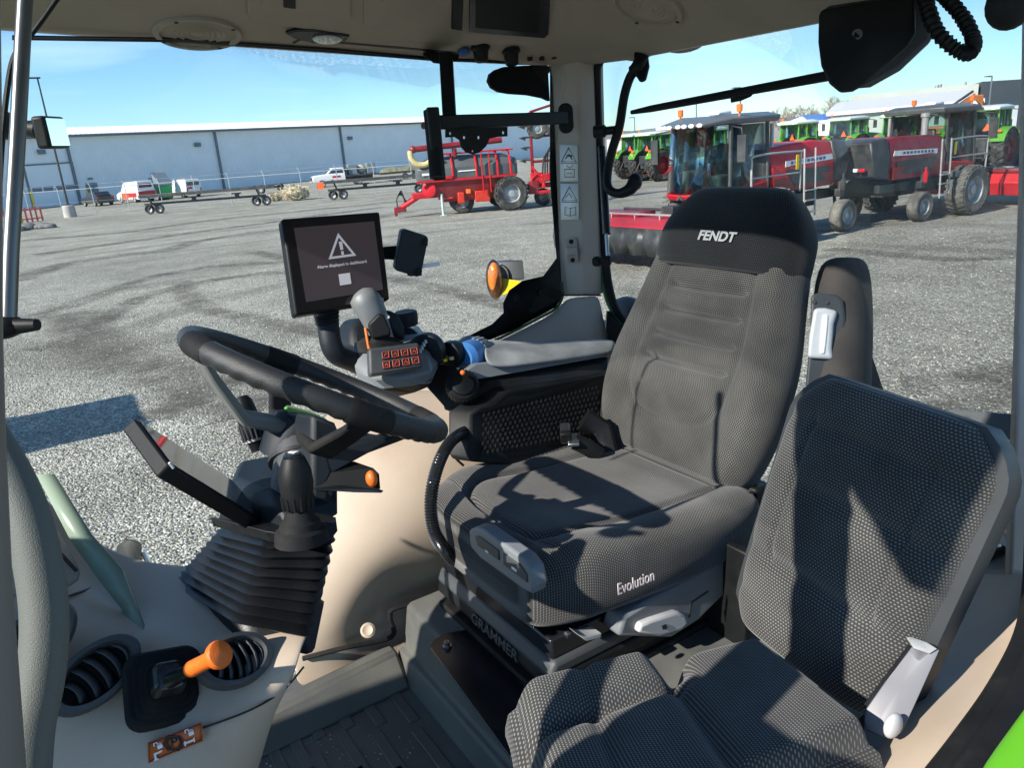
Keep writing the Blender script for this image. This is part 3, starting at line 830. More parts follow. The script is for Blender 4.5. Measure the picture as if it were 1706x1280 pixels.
# --- headrest, slightly proud of the backrest
Mh = frame(Mb @ V((0, .455, .004)), (1, 0, 0), (by + bz * .06).normalized(), (bz - by * .06).normalized())
head = pillow('headrest', Mh, .197, lambda v: .415 - .02 * v - .10 * smooth(.3, 1.06, v) ** 1.4, lambda v: .135 - .045 * smooth(.4, 1, v), lambda u, v: .006 * (1 - u * u) - .003 * gau(v - .08, .03), FABH, seat, ne=4.0, pe=14, pe2=3.6, nv=60)
m = MB(); m.tube(bez([Mb @ V((x, .468 + .004 * (1 - (x / .2) ** 2), .066 - .03 * (x / .2) ** 4)) for x in (-.19, -.12, -.05, .05, .12, .19)], 5), .0028, 6); m.obj('headrest_piping', SUEDE_B, head)
LOGO = mat('silver_logo_print', (.34, .35, .36), .45, var=.08)
hn = (bz - by * .06).normalized(); hu = (by + bz * .06).normalized()
pc = onP(1193, 394, hn, hn.dot(Mh @ V((0, .11, .0775))))
text('FENDT', 'fendt_lettering', LOGO, head, frame(pc, (-1, 0, 0), hu, hn), .030, .0005, shear=.12, bold=.0010, xs=1.15)
# --- lower cushion / backrest hinge strip
m = MB(); m.tube([(SX - .22, -1.165, 2.318), (SX + .2, -1.165, 2.318)], .012, 10); m.obj('rear_piping', SUEDE_B, seat)
m = MB(); m.box((SX, -1.22, 2.24), (.42, .05, .16)); m.obj('back_bracket', BLACK, seat, bevel=.006)
# --- 'Evolution' embroidery on the cushion's left side
e0, e1 = onX(1022, 985, .915), onX(1090, 957, .915)
ex = (e1 - e0).normalized(); ez = V((-1, 0, .22)); ez = (ez - ex * ez.dot(ex)).normalized()
text('Evolution', 'evolution_lettering', mat('pink_white_thread', (.66, .58, .58), .8, var=.1), seat, frame((e0 + e1) / 2 + ez * .004, ex, ez.cross(ex), ez), .029, .0006, shear=.15, bold=.0001, xs=.80)
# --- grey side trim with switch
def slabX(name, px, X, th, mt, parent, bevel=.005, seg=3):
    m = MB(); m.prism([onX(x, y, X) for x, y in px], (th, 0, 0)); return m.obj(name, mt, parent, bevel=bevel, seg=seg)
trim = slabX('side_trim', [(1030, 1062), (1040, 1028), (1085, 1000), (1215, 930), (1245, 915), (1245, 950), (1215, 985), (1165, 1035), (1120, 1064)], .935, .05, GREY, seat, .008)
sw = slabX('adjuster_switch', [(1064, 1056), (1068, 1042), (1085, 1035), (1128, 1021), (1143, 1025), (1147, 1040), (1136, 1051), (1100, 1062)], .922, .02, GREYL, trim, .006)
slabX('switch_mark', [(1103, 1044), (1110, 1041), (1112, 1048), (1105, 1050)], .9205, .003, INK, sw, 0)
slabX('trim_joint', [(1148, 1030), (1152, 1004), (1180, 985), (1181, 987), (1154, 1005), (1150, 1030)], .9335, .004, INK, trim, 0)
slabX('cushion_tray', [(962, 1058), (976, 1062), (1004, 1056), (1000, 1064), (978, 1070)], .95, .03, GREYL, seat, .003)
# --- front lever under the cushion
def slabY(name, px, Y, th, mt, parent, bevel=.005, seg=3):
    m = MB(); m.prism([onY(x, y, Y) for x, y in px], (0, th, 0)); return m.obj(name, mt, parent, bevel=bevel, seg=seg)
lev = slabY('front_lever', [(780, 884), (790, 879), (804, 882), (870, 930), (884, 950), (890, 978), (886, 992), (872, 985), (800, 932), (783, 912)], -.602, -.03, GREY, seat, .006)
for q in ([(791, 894), (797, 894), (830, 918), (831, 935), (795, 910)], [(837, 922), (866, 942), (877, 958), (878, 972), (838, 942)]):
    slabY('lever_slot', q, -.5995, -.006, GREYD, lev, .002)
for q in ([(808, 916), (813, 920), (813, 923), (808, 919)], [(852, 944), (860, 950), (860, 954), (852, 948)]):
    slabY('lever_mark', q, -.5985, -.002, WHITE, lev, 0)
# --- suspension: black frame, grey band, bellows with embossed maker's name
def band(name, z0, z1, y0, xa, xb, mt, bevel=.006, y1=None):
    m = MB(); y1 = y0 if y1 is None else y1
    m.hexa([V((xa, y0, z0)), V((xb, y0, z0)), V((xb, -1.14, z0)), V((xa, -1.14, z0)), V((xa, y1, z1)), V((xb, y1, z1)), V((xb, -1.14, z1)), V((xa, -1.14, z1))])
    return m.obj(name, mt, seat, bevel=bevel, seg=3)
fr_ = band('suspension_frame', 2.148, 2.192, -.655, .985, 1.405, BLACK_S)
band('bellows_band', 2.118, 2.150, -.640, .975, 1.415, GREYD, .010, -.655)
gb = band('maker_band', 2.088, 2.122, -.640, .972, 1.418, BLACK, .010, -.648)
band('bellows_fold', 2.062, 2.090, -.660, .985, 1.405, BLACK_M, .010)
band('bellows_base', 2.050, 2.066, -.640, .975, 1.415, BLACK_M, .006)
text('GRAMMER', 'maker_lettering', GREYD, gb, frame((1.17, -.6425, 2.105), (-1, 0, 0), (0, -.2, 1), (0, 1, .2)), .030, .0025, xs=1.25, bold=.0004)
for x, y in ((786, 938), (818, 966), (838, 985), (884, 1020), (945, 1058)):
    m = MB(); p = onY(x, y, -.652); m.lathe(p, (0, 1, .1), [(.006, -.003), (.006, .003), (.003, .004)], 10); m.obj('frame_rivet', STEEL, fr_)
m = MB(); m.prism([onZ(x, y, 2.052) for x, y in ((716, 1082), (722, 1070), (744, 1058), (790, 1050), (950, 1240), (940, 1400), (896, 1330))], (0, 0, .005)); bp_ = m.obj('base_plate', BLACK_S, seat, bevel=.002)
m = MB(); p = onZ(745, 1078, 2.057); m.lathe(p, (0, 0, 1), [(.010, 0), (.010, .003), (.006, .003), (.006, .012), (.003, .012), (.003, .006)], 12); m.obj('base_bolt', STEEL, bp_)
# --- belt tower behind the seat's left shoulder
tw = MB()
def TW(x, y, d): return W(x, y, d)
lp_ = []
for (y, xl, xm, xr, dl) in ((428, 1392, 1412, 1430, 1.66), (434, 1372, 1415, 1444, 1.655), (450, 1360, 1418, 1452, 1.65), (490, 1351, 1420, 1457, 1.64), (560, 1349, 1421, 1458, 1.62), (640, 1348, 1420, 1455, 1.60), (720, 1345, 1418, 1450, 1.58)):
    lp_.append([TW(xl, y, dl), TW(lerp(xl, xm, .5), y - 1, dl - .035), TW(xm, y, dl - .04), TW(lerp(xm, xr, .7), y, dl), TW(xr, y, dl + .05), TW(xr - 5, y, dl + .13), TW(xl, y, dl + .13)])
tw.loft(lp_); tower = tw.obj('belt_tower', SUEDE_B, seat, smooth=60, sub=1)
def tslab(name, px, d, th, mt, parent, bevel=.004):
    m = MB(); q = [W(x, y, d) for x, y in px]; m.prism(q, ray(1400, 550) * th); return m.obj(name, mt, parent, bevel=bevel, seg=3)
gm = tslab('grip_surround', [(1351, 492), (1362, 488), (1395, 491), (1404, 500), (1409, 530), (1406, 600), (1398, 660), (1350, 660), (1342, 640), (1350, 560)], 1.588, .03, GREYD, tower, .006)
tslab('latch_grip', [(1356, 513), (1375, 513), (1396, 518), (1389, 540), (1386, 580), (1389, 600), (1345, 597), (1348, 560)], 1.575, .02, GREYL, gm, .008)
tslab('grip_groove', [(1371, 524), (1380, 524), (1379, 545), (1376, 575), (1374, 590), (1366, 590), (1367, 560), (1369, 540)], 1.572, .008, WHITE, gm, .003)
for x, y in ((1356, 503), (1377, 504)):
    m = MB(); m.lathe(W(x, y, 1.587), -ray(x, y), [(.004, -.002), (.004, .002), (.002, .002)], 10); m.obj('grip_screw', INK, gm)
m = MB(); m.prism([W(1452, 590, 1.70), W(1472, 650, 1.70), W(1476, 760, 1.66), W(1445, 760, 1.62)], ray(1450, 650) * .02); m.obj('belt_webbing', BLACK_M, seat, bevel=.002)
# --- belt buckle on the right
bk = MB(); c = W(942, 722, 1.80); Rb = Matrix.Rotation(radians(-35), 3, 'Z') @ Matrix.Rotation(radians(-20), 3, 'Y')
bk.box(c, (.045, .024, .03), Rb); b1 = bk.obj('belt_buckle', STEEL, seat, bevel=.004)
m = MB(); m.box(c + Rb @ V((-.018, 0, .006)), (.016, .026, .026), Rb); m.obj('buckle_button', BLACK, b1, bevel=.003)
m = MB(); m.box(W(955, 733, 1.79), (.04, .026, .008), Rb); m.obj('buckle_tongue', SILVER, b1, bevel=.002)
m = MB(); m.tube([W(958, 736, 1.79), W(978, 745, 1.80), W(1000, 760, 1.81)], [(.02, .008)] * 3, 10); m.obj('buckle_stalk', BLACK, b1)
m = MB(); m.tube([W(972, 700, 1.86), W(1000, 715, 1.87), W(1010, 755, 1.86)], [(.03, .014)] * 3, 10); m.obj('recliner_cover', BLACK, seat)

# ------------------------------------------------------------------ instructor seat
ins = thing('instructor_seat', 'low folding passenger seat in grey dotted fabric nearest the open door', 'passenger seat', onZ(1150, 1200, FLOOR + .172))
ia = radians(8)
ilx = V((cos(ia), -sin(ia), 0)); ify = V((sin(ia), cos(ia), 0))
# backrest from four seen corners
bBF, bBN, bTF, bTN = W(1222, 1010, 1.40), W(1448, 1195, 1.12), W(1318, 640, 1.335), W(1668, 742, 1.035)
b0 = (bBF + bBN) / 2; b1_ = (bTF + bTN) / 2
iy = (b1_ - b0); iL = iy.length; iy.normalize()
ix = (bTF - bTN) + (bBF - bBN); ix = (ix - iy * ix.dot(iy)).normalized(); iz = ix.cross(iy).normalized()
if iz.y < 0: iz = -iz
ix = iy.cross(iz)
wB, wT = (bBF - bBN).length, (bTF - bTN).length
ITH = .085
Mi = frame(b0 - iz * (ITH / 2) - iy * .02, ix, iy, iz)
def di_(u, v):
    d = .010 * (1 - u ** 4) + .008 * gau(v - .42, .25)
    d -= .015 * gau(v - .30, .035) * (1 - .4 * abs(u)) * smooth(-.9, -.2, u * (1 if True else 1) + .4)
    d -= .014 * gau(v - .60, .03) * (1 - .5 * abs(u)) * smooth(-.7, .1, u + .3)
    d -= .011 * gau(v - .82, .03) * (1 - .5 * abs(u))
    d -= .007 * gau(abs(u + .0) - .62, .03) * smooth(.2, .35, v) * (1 - smooth(.8, .9, v))
    d -= .004 * gau(v - .14, .03)
    return d
pillow('backrest', Mi, iL + .045, lambda v: lerp(wB, wT, smooth(.05, .95, v)) + .012 - .085 * smooth(.80, 1.02, v) ** 1.6 - .03 * smooth(.12, 0, v), lambda v: ITH, di_, FAB2, ins, ne=6, pe=9, pe2=7, nv=100)
Ms = frame(b0 - iz * (ITH * .5 + .016) + iy * .0, ix, iy, iz)
shell_l = []
for j in range(25):
    v = j / 24; t = abs(2 * v - 1); e = max(.03, 1 - t ** 9) ** (1 / 9)
    a = (lerp(wB, wT, v) / 2 + .024 - .042 * smooth(.80, 1.02, v) ** 1.6) * (.6 + .4 * e)
    shell_l.append([Ms @ V((x * a, v * (iL + .03) - .005, z)) for x, z in ((-1, .030), (-1.02, .005), (-.94, -.022), (0, -.034), (.94, -.022), (1.02, .005), (1, .030))])
m = MB(); m.loft(shell_l); m.obj('back_shell', mat('shell_dark_plastic', (.03, .034, .038), .5, var=.08), ins, smooth=50)
# cushion: four lobes with seams between, plan taken on the seat's top plane
IZ = 2.297
cush = MB()
NU, NV = 90, 90
o_ = onZ(1440, 1205, IZ)          # near rear corner
P00 = onZ(1262, 1062, IZ); P10 = onZ(1455, 1210, IZ)        # rear edge far / near
P01 = onZ(856, 1165, IZ); P11 = onZ(935, 1420, IZ)         # front edge far / near
def plan(u, v): return lerp(lerp(P00, P10, u), lerp(P01, P11, u), v)
rows, uvr = [], []
for j in range(NV + 1):
    v = -.02 + 1.04 * j / NV
    row, ur = [], []
    for i in range(NU + 1):
        u = -.02 + 1.04 * i / NU
        p = plan(min(max(u, 0), 1), min(max(v, 0), 1)).copy()
        eu = min(1, max(0, u) / .085, max(0, 1 - u) / .08); ev = min(1, max(0, v) / .05, max(0, 1 - v) / .10)
        h = .012
        ee = 1 - (1 - eu) ** 2.6; ef = 1 - (1 - ev) ** 2.6
        h += .045 * (ee * ef) - .045
        # notch at the far side towards the back
        nt = gau(u - 0, .16) * gau(v - .40, .055)
        h -= .08 * nt
        gf = u - (.27 + .05 * smooth(.4, 1, v) - .03 * smooth(.5, .1, v))
        h -= .016 * gau(gf, .040) * smooth(.34, .5, v)
        h -= .015 * gau(v - .43 - .04 * u, .030) * smooth(.0, .25, u)
        h -= .009 * gau(v - .74 - .05 * u, .030) * smooth(-.1, .1, u)
        h += .030 * smooth(.34, .06, u) * smooth(.42, .54, v) * ee
        p.z += h
        row.append(p); ur.append(((u) * .40, v * .44))
    rows.append(row); uvr.append(ur)
# skirt
def skirt(row, dz, sh):
    return [p + V((0, 0, -dz)) for p in row]
cush.loft(rows, cap=False, closed=False, uvs=uvr)
base_ = len(cush.v)
ring = [rows[0][i] for i in range(NU + 1)] + [rows[j][NU] for j in range(1, NV + 1)] + [rows[NV][i] for i in range(NU - 1, -1, -1)] + [rows[j][0] for j in range(NV - 1, 0, -1)]
cc = sum(ring, V()) / len(ring)
sk = []
uvs = []
for q, (dz, ins_) in enumerate(((0, 0), (.012, -.012), (.035, -.018), (.06, -.012), (.075, .02), (.08, .06))):
    L = []
    acc = 0; us = [0]
    for k, p in enumerate(ring):
        d = V((cc.x - p.x, cc.y - p.y, 0)).normalized()
        L.append(p + d * ins_ + V((0, 0, -dz)))
    for k in range(len(ring)):
        acc += (ring[(k + 1) % len(ring)] - ring[k]).length; us.append(acc)
    sk.append(L); uvs.append([(x, -dz - .002) for x in us])
cush.loft(sk, cap=False, uvs=uvs)
o = cush.obj('seat_cushion', FAB2, ins, smooth=180)
md = o.modifiers.new('weld', 'WELD'); md.merge_threshold = .0005
m = MB(); m.prism([plan(.1, .05) - V((0, 0, .11)), plan(.9, .05) - V((0, 0, .11)), plan(.9, .9) - V((0, 0, .11)), plan(.1, .9) - V((0, 0, .11))], (0, 0, .03)); m.obj('seat_pan', BLACK, ins, bevel=.006)
m = MB(); m.box(plan(.5, .35) - V((0, 0, .15)), (.2, .25, .09)); m.obj('seat_pedestal', BLACK, ins, bevel=.006)
# hinge bracket at the near side
m = MB()
br = [(1560, 1078, 1.075), (1568, 1084, 1.07), (1552, 1120, 1.062), (1525, 1180, 1.052), (1505, 1222, 1.045), (1490, 1232, 1.045), (1470, 1230, 1.05), (1463, 1212, 1.055), (1468, 1190, 1.06), (1500, 1145, 1.065), (1545, 1085, 1.08)]
m.prism([W(*p) for p in br], (.02, .006, 0)); hb = m.obj('hinge_bracket', mat('silver_grey_paint', (.17, .17, .185), .45, .2, var=.08), ins, bevel=.003)
m = MB(); m.prism([W(*p) for p in ((1536, 1072, 1.08), (1545, 1070, 1.075), (1566, 1082, 1.068), (1550, 1092, 1.07))], (.022, .006, 0)); m.obj('bracket_lug', GREY, hb, bevel=.002)
m = MB(); m.ball(W(1488, 1210, 1.035), .018, 18, 10, (.5, 1, 1)); m.obj('hinge_cap', GREYL, hb)
m = MB(); m.prism([W(*p) for p in ((1535, 1085, 1.09), (1545, 1092, 1.09), (1468, 1192, 1.07), (1458, 1188, 1.075))], (.02, .0, 0)); m.obj('hinge_strap', BLACK_S, ins, bevel=.002)
m = MB(); m.grid([[W(1415, 1212, 1.06), W(1440, 1190, 1.07)], [W(1402, 1250, 1.04), W(1440, 1230, 1.05)], [W(1400, 1275, 1.03), W(1420, 1280, 1.035)]]); tg = m.obj('care_tag', BLACK_M, ins, solid=.001)
m = MB()
for k in range(5): m.tube([W(1410 + 1 * k, 1228 + k * 5, 1.036), W(1428 + 1 * k, 1222 + k * 5, 1.042)], .0007, 4)
m.obj('tag_print', GREYL, tg)
struct(m_ := tg.children[0], 'stuff') if tg.children else None
m = MB(); m.box(W(1215, 985, 1.55), (.10, .02, .22)); m.obj('rear_bracket', BLACK, ins, bevel=.004)
# ================================================================== steering column
def blk(name, px, vec, mt, parent, bevel=.004, seg=3, smooth=35):
    """a block whose near face passes through the given seen points and which runs back by vec"""
    m = MB(); m.prism([W(*p) for p in px], vec); return m.obj(name, mt, parent, bevel=bevel, seg=seg, smooth=smooth)
col = thing('steering_column', 'black steering wheel on a tilting column with ribbed rubber boot', 'steering column', onZ(420, 1030, 2.42))
WC = W(531, 641, 1.20)
tw_ = radians(31)
wn_ = V((-.005, -sin(tw_), cos(tw_))).normalized()
wx = V((1, 0, 0)); wx = (wx - wn_ * wx.dot(wn_)).normalized(); wy = wn_.cross(wx)
RW = .199
# rim: thick, finger bumps on the underside, four smooth grip pads
n1, n2 = 200, 16
loops = []
for i in range(n1):
    a = 2 * pi * i / n1
    c = WC + (wx * cos(a) + wy * sin(a)) * RW
    rad = (wx * cos(a) + wy * sin(a))
    ring = []
    for k in range(n2):
        b = 2 * pi * k / n2
        q = abs(((a - pi / 4) % (pi / 2)) - pi / 4)
        r = .0166
        bump = max(0, -sin(b)) * .0026 * (.5 + .5 * cos(a * 44)) * smooth(.10, .22, abs(((a + pi / 6) % (2 * pi / 3)) - pi / 3) if False else q * 1.2)
        r2 = r - bump
        ring.append(c + rad * (cos(b) * r2) + wn_ * (sin(b) * r2 * 1.06))
    loops.append(ring)
m = MB(); m.loft(loops + [loops[0]], cap=False); rim = m.obj('wheel_rim', WHEELR, col, smooth=180)
md = rim.modifiers.new('weld', 'WELD'); md.merge_threshold = .0001
for a in (radians(100), radians(180), radians(268), radians(0)):
    L = []
    for i in range(15):
        t = a + (i - 7) / 7 * .16
        c = WC + (wx * cos(t) + wy * sin(t)) * RW; rad = wx * cos(t) + wy * sin(t)
        e = .0175 if 0 < i < 14 else .0165
        L.append([c + rad * (cos(b) * e) + wn_ * (sin(b) * e * 1.06) for b in [2 * pi * k / 16 for k in range(16)]])
    m = MB(); m.loft(L); m.obj('grip_pad', BLACK_M, rim, smooth=50)
# hub and spokes
SPK = mat('spoke_grey', (.14, .145, .14), .5, var=.08)
HB = WC - wn_ * .075
m = MB(); m.lathe(HB, wn_, [(.048, -.05), (.052, -.01), (.045, .015), (.03, .022)], 24); hub = m.obj('hub', NAVY, col)
m = MB(); m.lathe(HB + wn_ * .0225, wn_, [(.036, 0), (.034, .004), (.0, .005)], 24); m.obj('hub_cap', GREEN, hub)
for a, mt in ((radians(180), BLACK_M), (radians(100), SPK), (radians(268), NAVY), (radians(0), BLACK_M)):
    rad = wx * cos(a) + wy * sin(a); tan_ = wn_.cross(rad)
    p0, p1, p2, p3 = HB + rad * .03, HB + rad * .10 - wn_ * .005, WC + rad * .165 - wn_ * .035, WC + rad * (RW - .002) - wn_ * .008
    L = []
    for p, hw, ht in ((p0, .024, .010), (p1, .020, .009), (p2, .016, .008), (p3, .015, .008)):
        L.append([p + tan_ * hw + wn_ * ht, p - tan_ * hw + wn_ * ht, p - tan_ * hw - wn_ * ht, p + tan_ * hw - wn_ * ht])
    m = MB(); m.loft(L); m.obj('spoke', mt, col, bevel=.004)
# column tube under the hub
ct = W(505, 790, 1.16)
m = MB(); m.tube([HB - wn_ * .02, lerp(HB, ct, .55), ct, W(498, 860, 1.15)], [.043, .042, .045, .05], 20); m.obj('column_tube', GREYD, col)
m = MB(); q0 = lerp(HB - wn_ * .02, ct, .62); m.lathe(q0, (HB - ct), [(.0475, -.003), (.0475, .003)], 20); m.obj('tube_joint', INK, col)
# big dark shroud to the right of the hub
blk('column_shroud', [(520, 690, 1.12), (560, 705, 1.12), (575, 740, 1.13), (640, 725, 1.15), (655, 735, 1.15), (555, 790, 1.13), (545, 850, 1.12), (520, 845, 1.11)], (.09, .02, -.01), NAVY, col, .010)
# housing
hs = MB()
hs.loft([[W(*p) for p in r] for r in [
    [(360, 872, 1.20), (390, 800, 1.25), (500, 780, 1.27), (566, 800, 1.20), (566, 860, 1.12), (490, 900, 1.06), (440, 892, 1.10)],
    [(372, 850, 1.19), (392, 785, 1.24), (480, 765, 1.26), (545, 795, 1.20), (545, 830, 1.12), (470, 850, 1.07), (430, 850, 1.10)],
    [(388, 800, 1.20), (402, 765, 1.24), (450, 758, 1.25), (505, 780, 1.20), (505, 805, 1.15), (455, 815, 1.12), (420, 812, 1.15)]]])
housing = hs.obj('column_housing', NAVY, col, bevel=.008, seg=3, smooth=30)
blk('housing_base', [(440, 885, 1.065), (490, 893, 1.045), (560, 862, 1.08), (563, 885, 1.075), (548, 905, 1.07), (490, 912, 1.04), (452, 904, 1.06)], (.10, .05, 0), BLACK, col, .006)
# dashboard display slab
dpn = V((-.12, -.80, .59)).normalized(); dpc = dpn.dot(W(282, 774, .96))
dA, dB, dC, dD = [onP(x, y, dpn, dpc) for x, y in ((224, 696), (282, 774), (456, 880), (388, 802))]
dn = (dB - dA).cross(dC - dB).normalized()
if dn.z < 0: dn = -dn
m = MB(); th = dn * -.022
m.hexa([dA + th, dB + th, dC + th, dD + th, dA, dB, dC, dD]); ds = m.obj('dash_display', BLACK, col, bevel=.003)
e = .012
m = MB(); cc_ = (dA + dB + dC + dD) / 4
m.prism([lerp(p, cc_, .06) + dn * .0005 for p in (dA, dB, dC, dD)], dn * .001); m.obj('dash_screen', mat('glossy_screen_glass', (.008, .009, .011), .06, var=.05, spec=.8, coat=1), ds)
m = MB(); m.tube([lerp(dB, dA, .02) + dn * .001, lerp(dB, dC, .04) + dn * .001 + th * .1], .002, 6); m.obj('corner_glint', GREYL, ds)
# bellows boot
bt0 = [W(290, 966, 1.26), W(400, 948, 1.33), W(535, 985, 1.21), W(518, 1064, 1.10), W(508, 1070, 1.085), W(412, 1050, 1.085), W(388, 1045, 1.095), W(296, 985, 1.235)]
bt1 = [W(368, 878, 1.20), W(420, 858, 1.25), W(545, 868, 1.19), W(560, 892, 1.10), W(550, 898, 1.085), W(455, 905, 1.085), W(442, 903, 1.09), W(366, 886, 1.19)]
def resamp(poly, n=64, rr=.12):
    pts = []
    m_ = len(poly)
    for i in range(m_):
        a, b, c = poly[i - 1], poly[i], poly[(i + 1) % m_]
        pts.append(lerp(b, a, rr)); pts.append(lerp(b, b, 0)); pts.append(lerp(b, c, rr))
    Ls = [0]
    for i in range(len(pts)): Ls.append(Ls[-1] + (pts[(i + 1) % len(pts)] - pts[i]).length)
    out = []
    for k in range(n):
        t = Ls[-1] * k / n
        for i in range(len(pts)):
            if Ls[i] <= t <= Ls[i + 1]:
                out.append(lerp(pts[i], pts[(i + 1) % len(pts)], (t - Ls[i]) / max(1e-9, Ls[i + 1] - Ls[i]))); break
    return out
r0_, r1_ = resamp(bt0), resamp(bt1)
NP = 9
c0, c1 = sum(r0_, V()) / 64, sum(r1_, V()) / 64
loops = []
for j in range(NP * 6 + 1):
    t = j / (NP * 6)
    ph = (t * NP) % 1
    w_ = abs(2 * ph - 1) ** 1.3
    sc = 1.02 - .15 * w_
    cen = lerp(c0, c1, t)
    loops.append([cen + (lerp(a, b, t) - cen) * sc for a, b in zip(r0_, r1_)])
loops.insert(0, [c0 + (p - c0) * 1.02 - V((0, 0, .02)) for p in r0_])
m = MB(); m.loft(loops); m.obj('bellows_boot', mat('boot_rubber', (.006, .007, .009), .42, spec=.35, var=.2, vscale=12, bump=.15, bscale=500), col, smooth=70)
# stalks
def stalk(name, pts, prof, parent, mt):
    m = MB(); m.tube(pts, prof, 16); return m.obj(name, mt, parent, smooth=50)
P0, P1 = W(500, 872, 1.02), W(489, 762, 1.005)
def along(a, b, ts): return [lerp(a, b, t) for t in ts]
s1 = stalk('horn_stalk', along(P0, P1, (0, .12, .22, .26, .45, .62, .8, .94, 1)), [.013, .014, .016, .0195, .021, .0225, .021, .0165, .014], col, BLACK)
m = MB(); ax = (P1 - P0).normalized(); m.lathe(P1, ax, [(.013, 0), (.0135, .003), (.011, .006), (.0, .0065)], 20); hb_ = m.obj('horn_button', BLACK_S, s1)
M_ = facing(P1 + ax * .0068, ax, cr); 
plate('horn_symbol', [(-.006, -.003), (-.002, -.003), (.005, -.006), (.005, .006), (-.002, .003), (-.006, .003)], [], M_ @ Matrix.Rotation(radians(70), 4, 'Z'), .0006, WHITE, hb_)
for k in range(14):
    a = 2 * pi * k / 14; M_ = facing(lerp(P0, P1, .30), ax)
    m = MB(); m.tube([M_ @ V((cos(a) * .0195, sin(a) * .0195, -.006)), M_ @ V((cos(a) * .0205, sin(a) * .0205, .012))], .0016, 5); m.obj('knurl_rib', BLACK, s1)
m = MB(); m.lathe(lerp(P0, P1, -.06), ax, [(.036, -.02), (.034, -.004), (.028, .0), (.026, .008), (.021, .012), (.018, .022), (.014, .026)], 22); m.obj('stalk_boot', BLACK_M, s1)
Q0, Q1 = W(430, 752, 1.20), W(402, 661, 1.20)
s2 = stalk('wiper_stalk', along(Q0, Q1, (0, .12, .22, .25, .45, .5, .75, .92, 1)), [.010, .011, .014, .0165, .0175, .0165, .0165, .014, .009], col, BLACK)
ax = (Q1 - Q0).normalized()
for k in range(16):
    a = 2 * pi * k / 16; M_ = facing(lerp(Q0, Q1, .34), ax)
    m = MB(); m.tube([M_ @ V((cos(a) * .017, sin(a) * .017, -.012)), M_ @ V((cos(a) * .0175, sin(a) * .0175, .014))], .0014, 5); m.obj('knurl_rib', GREYD, s2)
m = MB(); m.lathe(lerp(Q0, Q1, .2), ax, [(.0145, -.002), (.0158, .002)], 18); m.obj('stalk_ring', GREYL, s2)
# right lever with orange slider
lv_ = blk('shuttle_lever', [(520, 790, 1.13), (570, 786, 1.13), (600, 782, 1.13), (622, 780, 1.13), (632, 790, 1.13), (634, 815, 1.12), (590, 820, 1.115), (525, 817, 1.11)], (.045, .012, 0), BLACK, col, .006)
m = MB(); m.ball(W(619, 798, 1.115), .0105, 14, 8, (1, .8, 1.2)); m.obj('orange_slider', ORANGE, lv_)
blk('lever_shelf', [(525, 817, 1.105), (585, 815, 1.105), (640, 818, 1.115), (636, 822, 1.115), (590, 821, 1.105)], (.06, .015, 0), BLACK_S, lv_, .001)

# ------------------------------------------------------------------ parking lever on the console
pk = thing('parking_lever', 'orange knobbed parking lever in a square black rubber boot on the console', 'lever', W(275, 1150, 1.03))
kn = V((-.68, -.16, .71)).normalized()
Mk = facing(W(274, 1146, 1.022), kn, cu)
def rl(w_, h_, r_, z, dx=0): return [Mk @ V((x + dx, y, z)) for x, y in rrect(w_, h_, r_, 5)]
def rot(pts, a): return pts
m = MB(); m.loft([rl(.098, .100, .022, -.006), rl(.098, .100, .022, .004), rl(.090, .092, .020, .008), rl(.080, .082, .018, .008), rl(.078, .080, .018, .014), rl(.068, .070, .016, .014), rl(.066, .068, .016, .020), rl(.054, .056, .014, .020), rl(.05, .052, .014, .026)])
pb = m.obj('lever_boot', BLACK_M, pk, smooth=40)
m = MB(); m.loft([[Mk @ V((x, y, .024)) for x, y in rrect(.046, .044, .01)], [Mk @ V((x, y + .003, .044)) for x, y in rrect(.040, .036, .012)], [Mk @ V((x, y + .004, .048)) for x, y in rrect(.03, .026, .01)]]); m.obj('lever_block', BLACK_S, pk, bevel=.002)
k0, k1, k2 = W(300, 1126, .985), W(316, 1117, .972), W(376, 1086, .94)
m = MB(); m.tube([W(282, 1136, .99), k0, k1], [.010, .009, .008], 12); m.obj('lever_rod', BLACK_S, pk)
kx = (k2 - k1).normalized()
m = MB(); m.lathe(k1, kx, [(.0095, 0), (.0105, .004), (.0100, .03), (.0104, .046), (.0125, .051), (.0165, .055), (.0178, .060), (.0165, .065), (.010, .068), (.0, .069)], 22); m.obj('orange_knob', ORANGE, pk, smooth=50)

# ------------------------------------------------------------------ grab handle by the door
m = MB(); m.tube(bez([W(-45, 690, .66), W(-20, 735, .655), (W(18, 800, .65)), W(50, 880, .645), W(70, 980, .64), W(74, 1060, .635), W(66, 1140, .63), W(50, 1220, .625), W(42, 1330, .62)], 5), [(.020, .018)] * 41, 24)
tag(m.obj('grab_handle', mat('grip_grey_plastic', (.105, .115, .107), .6, var=.05, vscale=9, bump=.35, bscale=900), None, smooth=180), 'thick grey-green textured grab handle at the left edge of the picture', 'grab handle')

# ------------------------------------------------------------------ armrest with joystick
arm = thing('control_armrest', 'right-hand armrest console with joystick, lit keypad and suede pad', 'armrest', W(800, 700, 1.85))
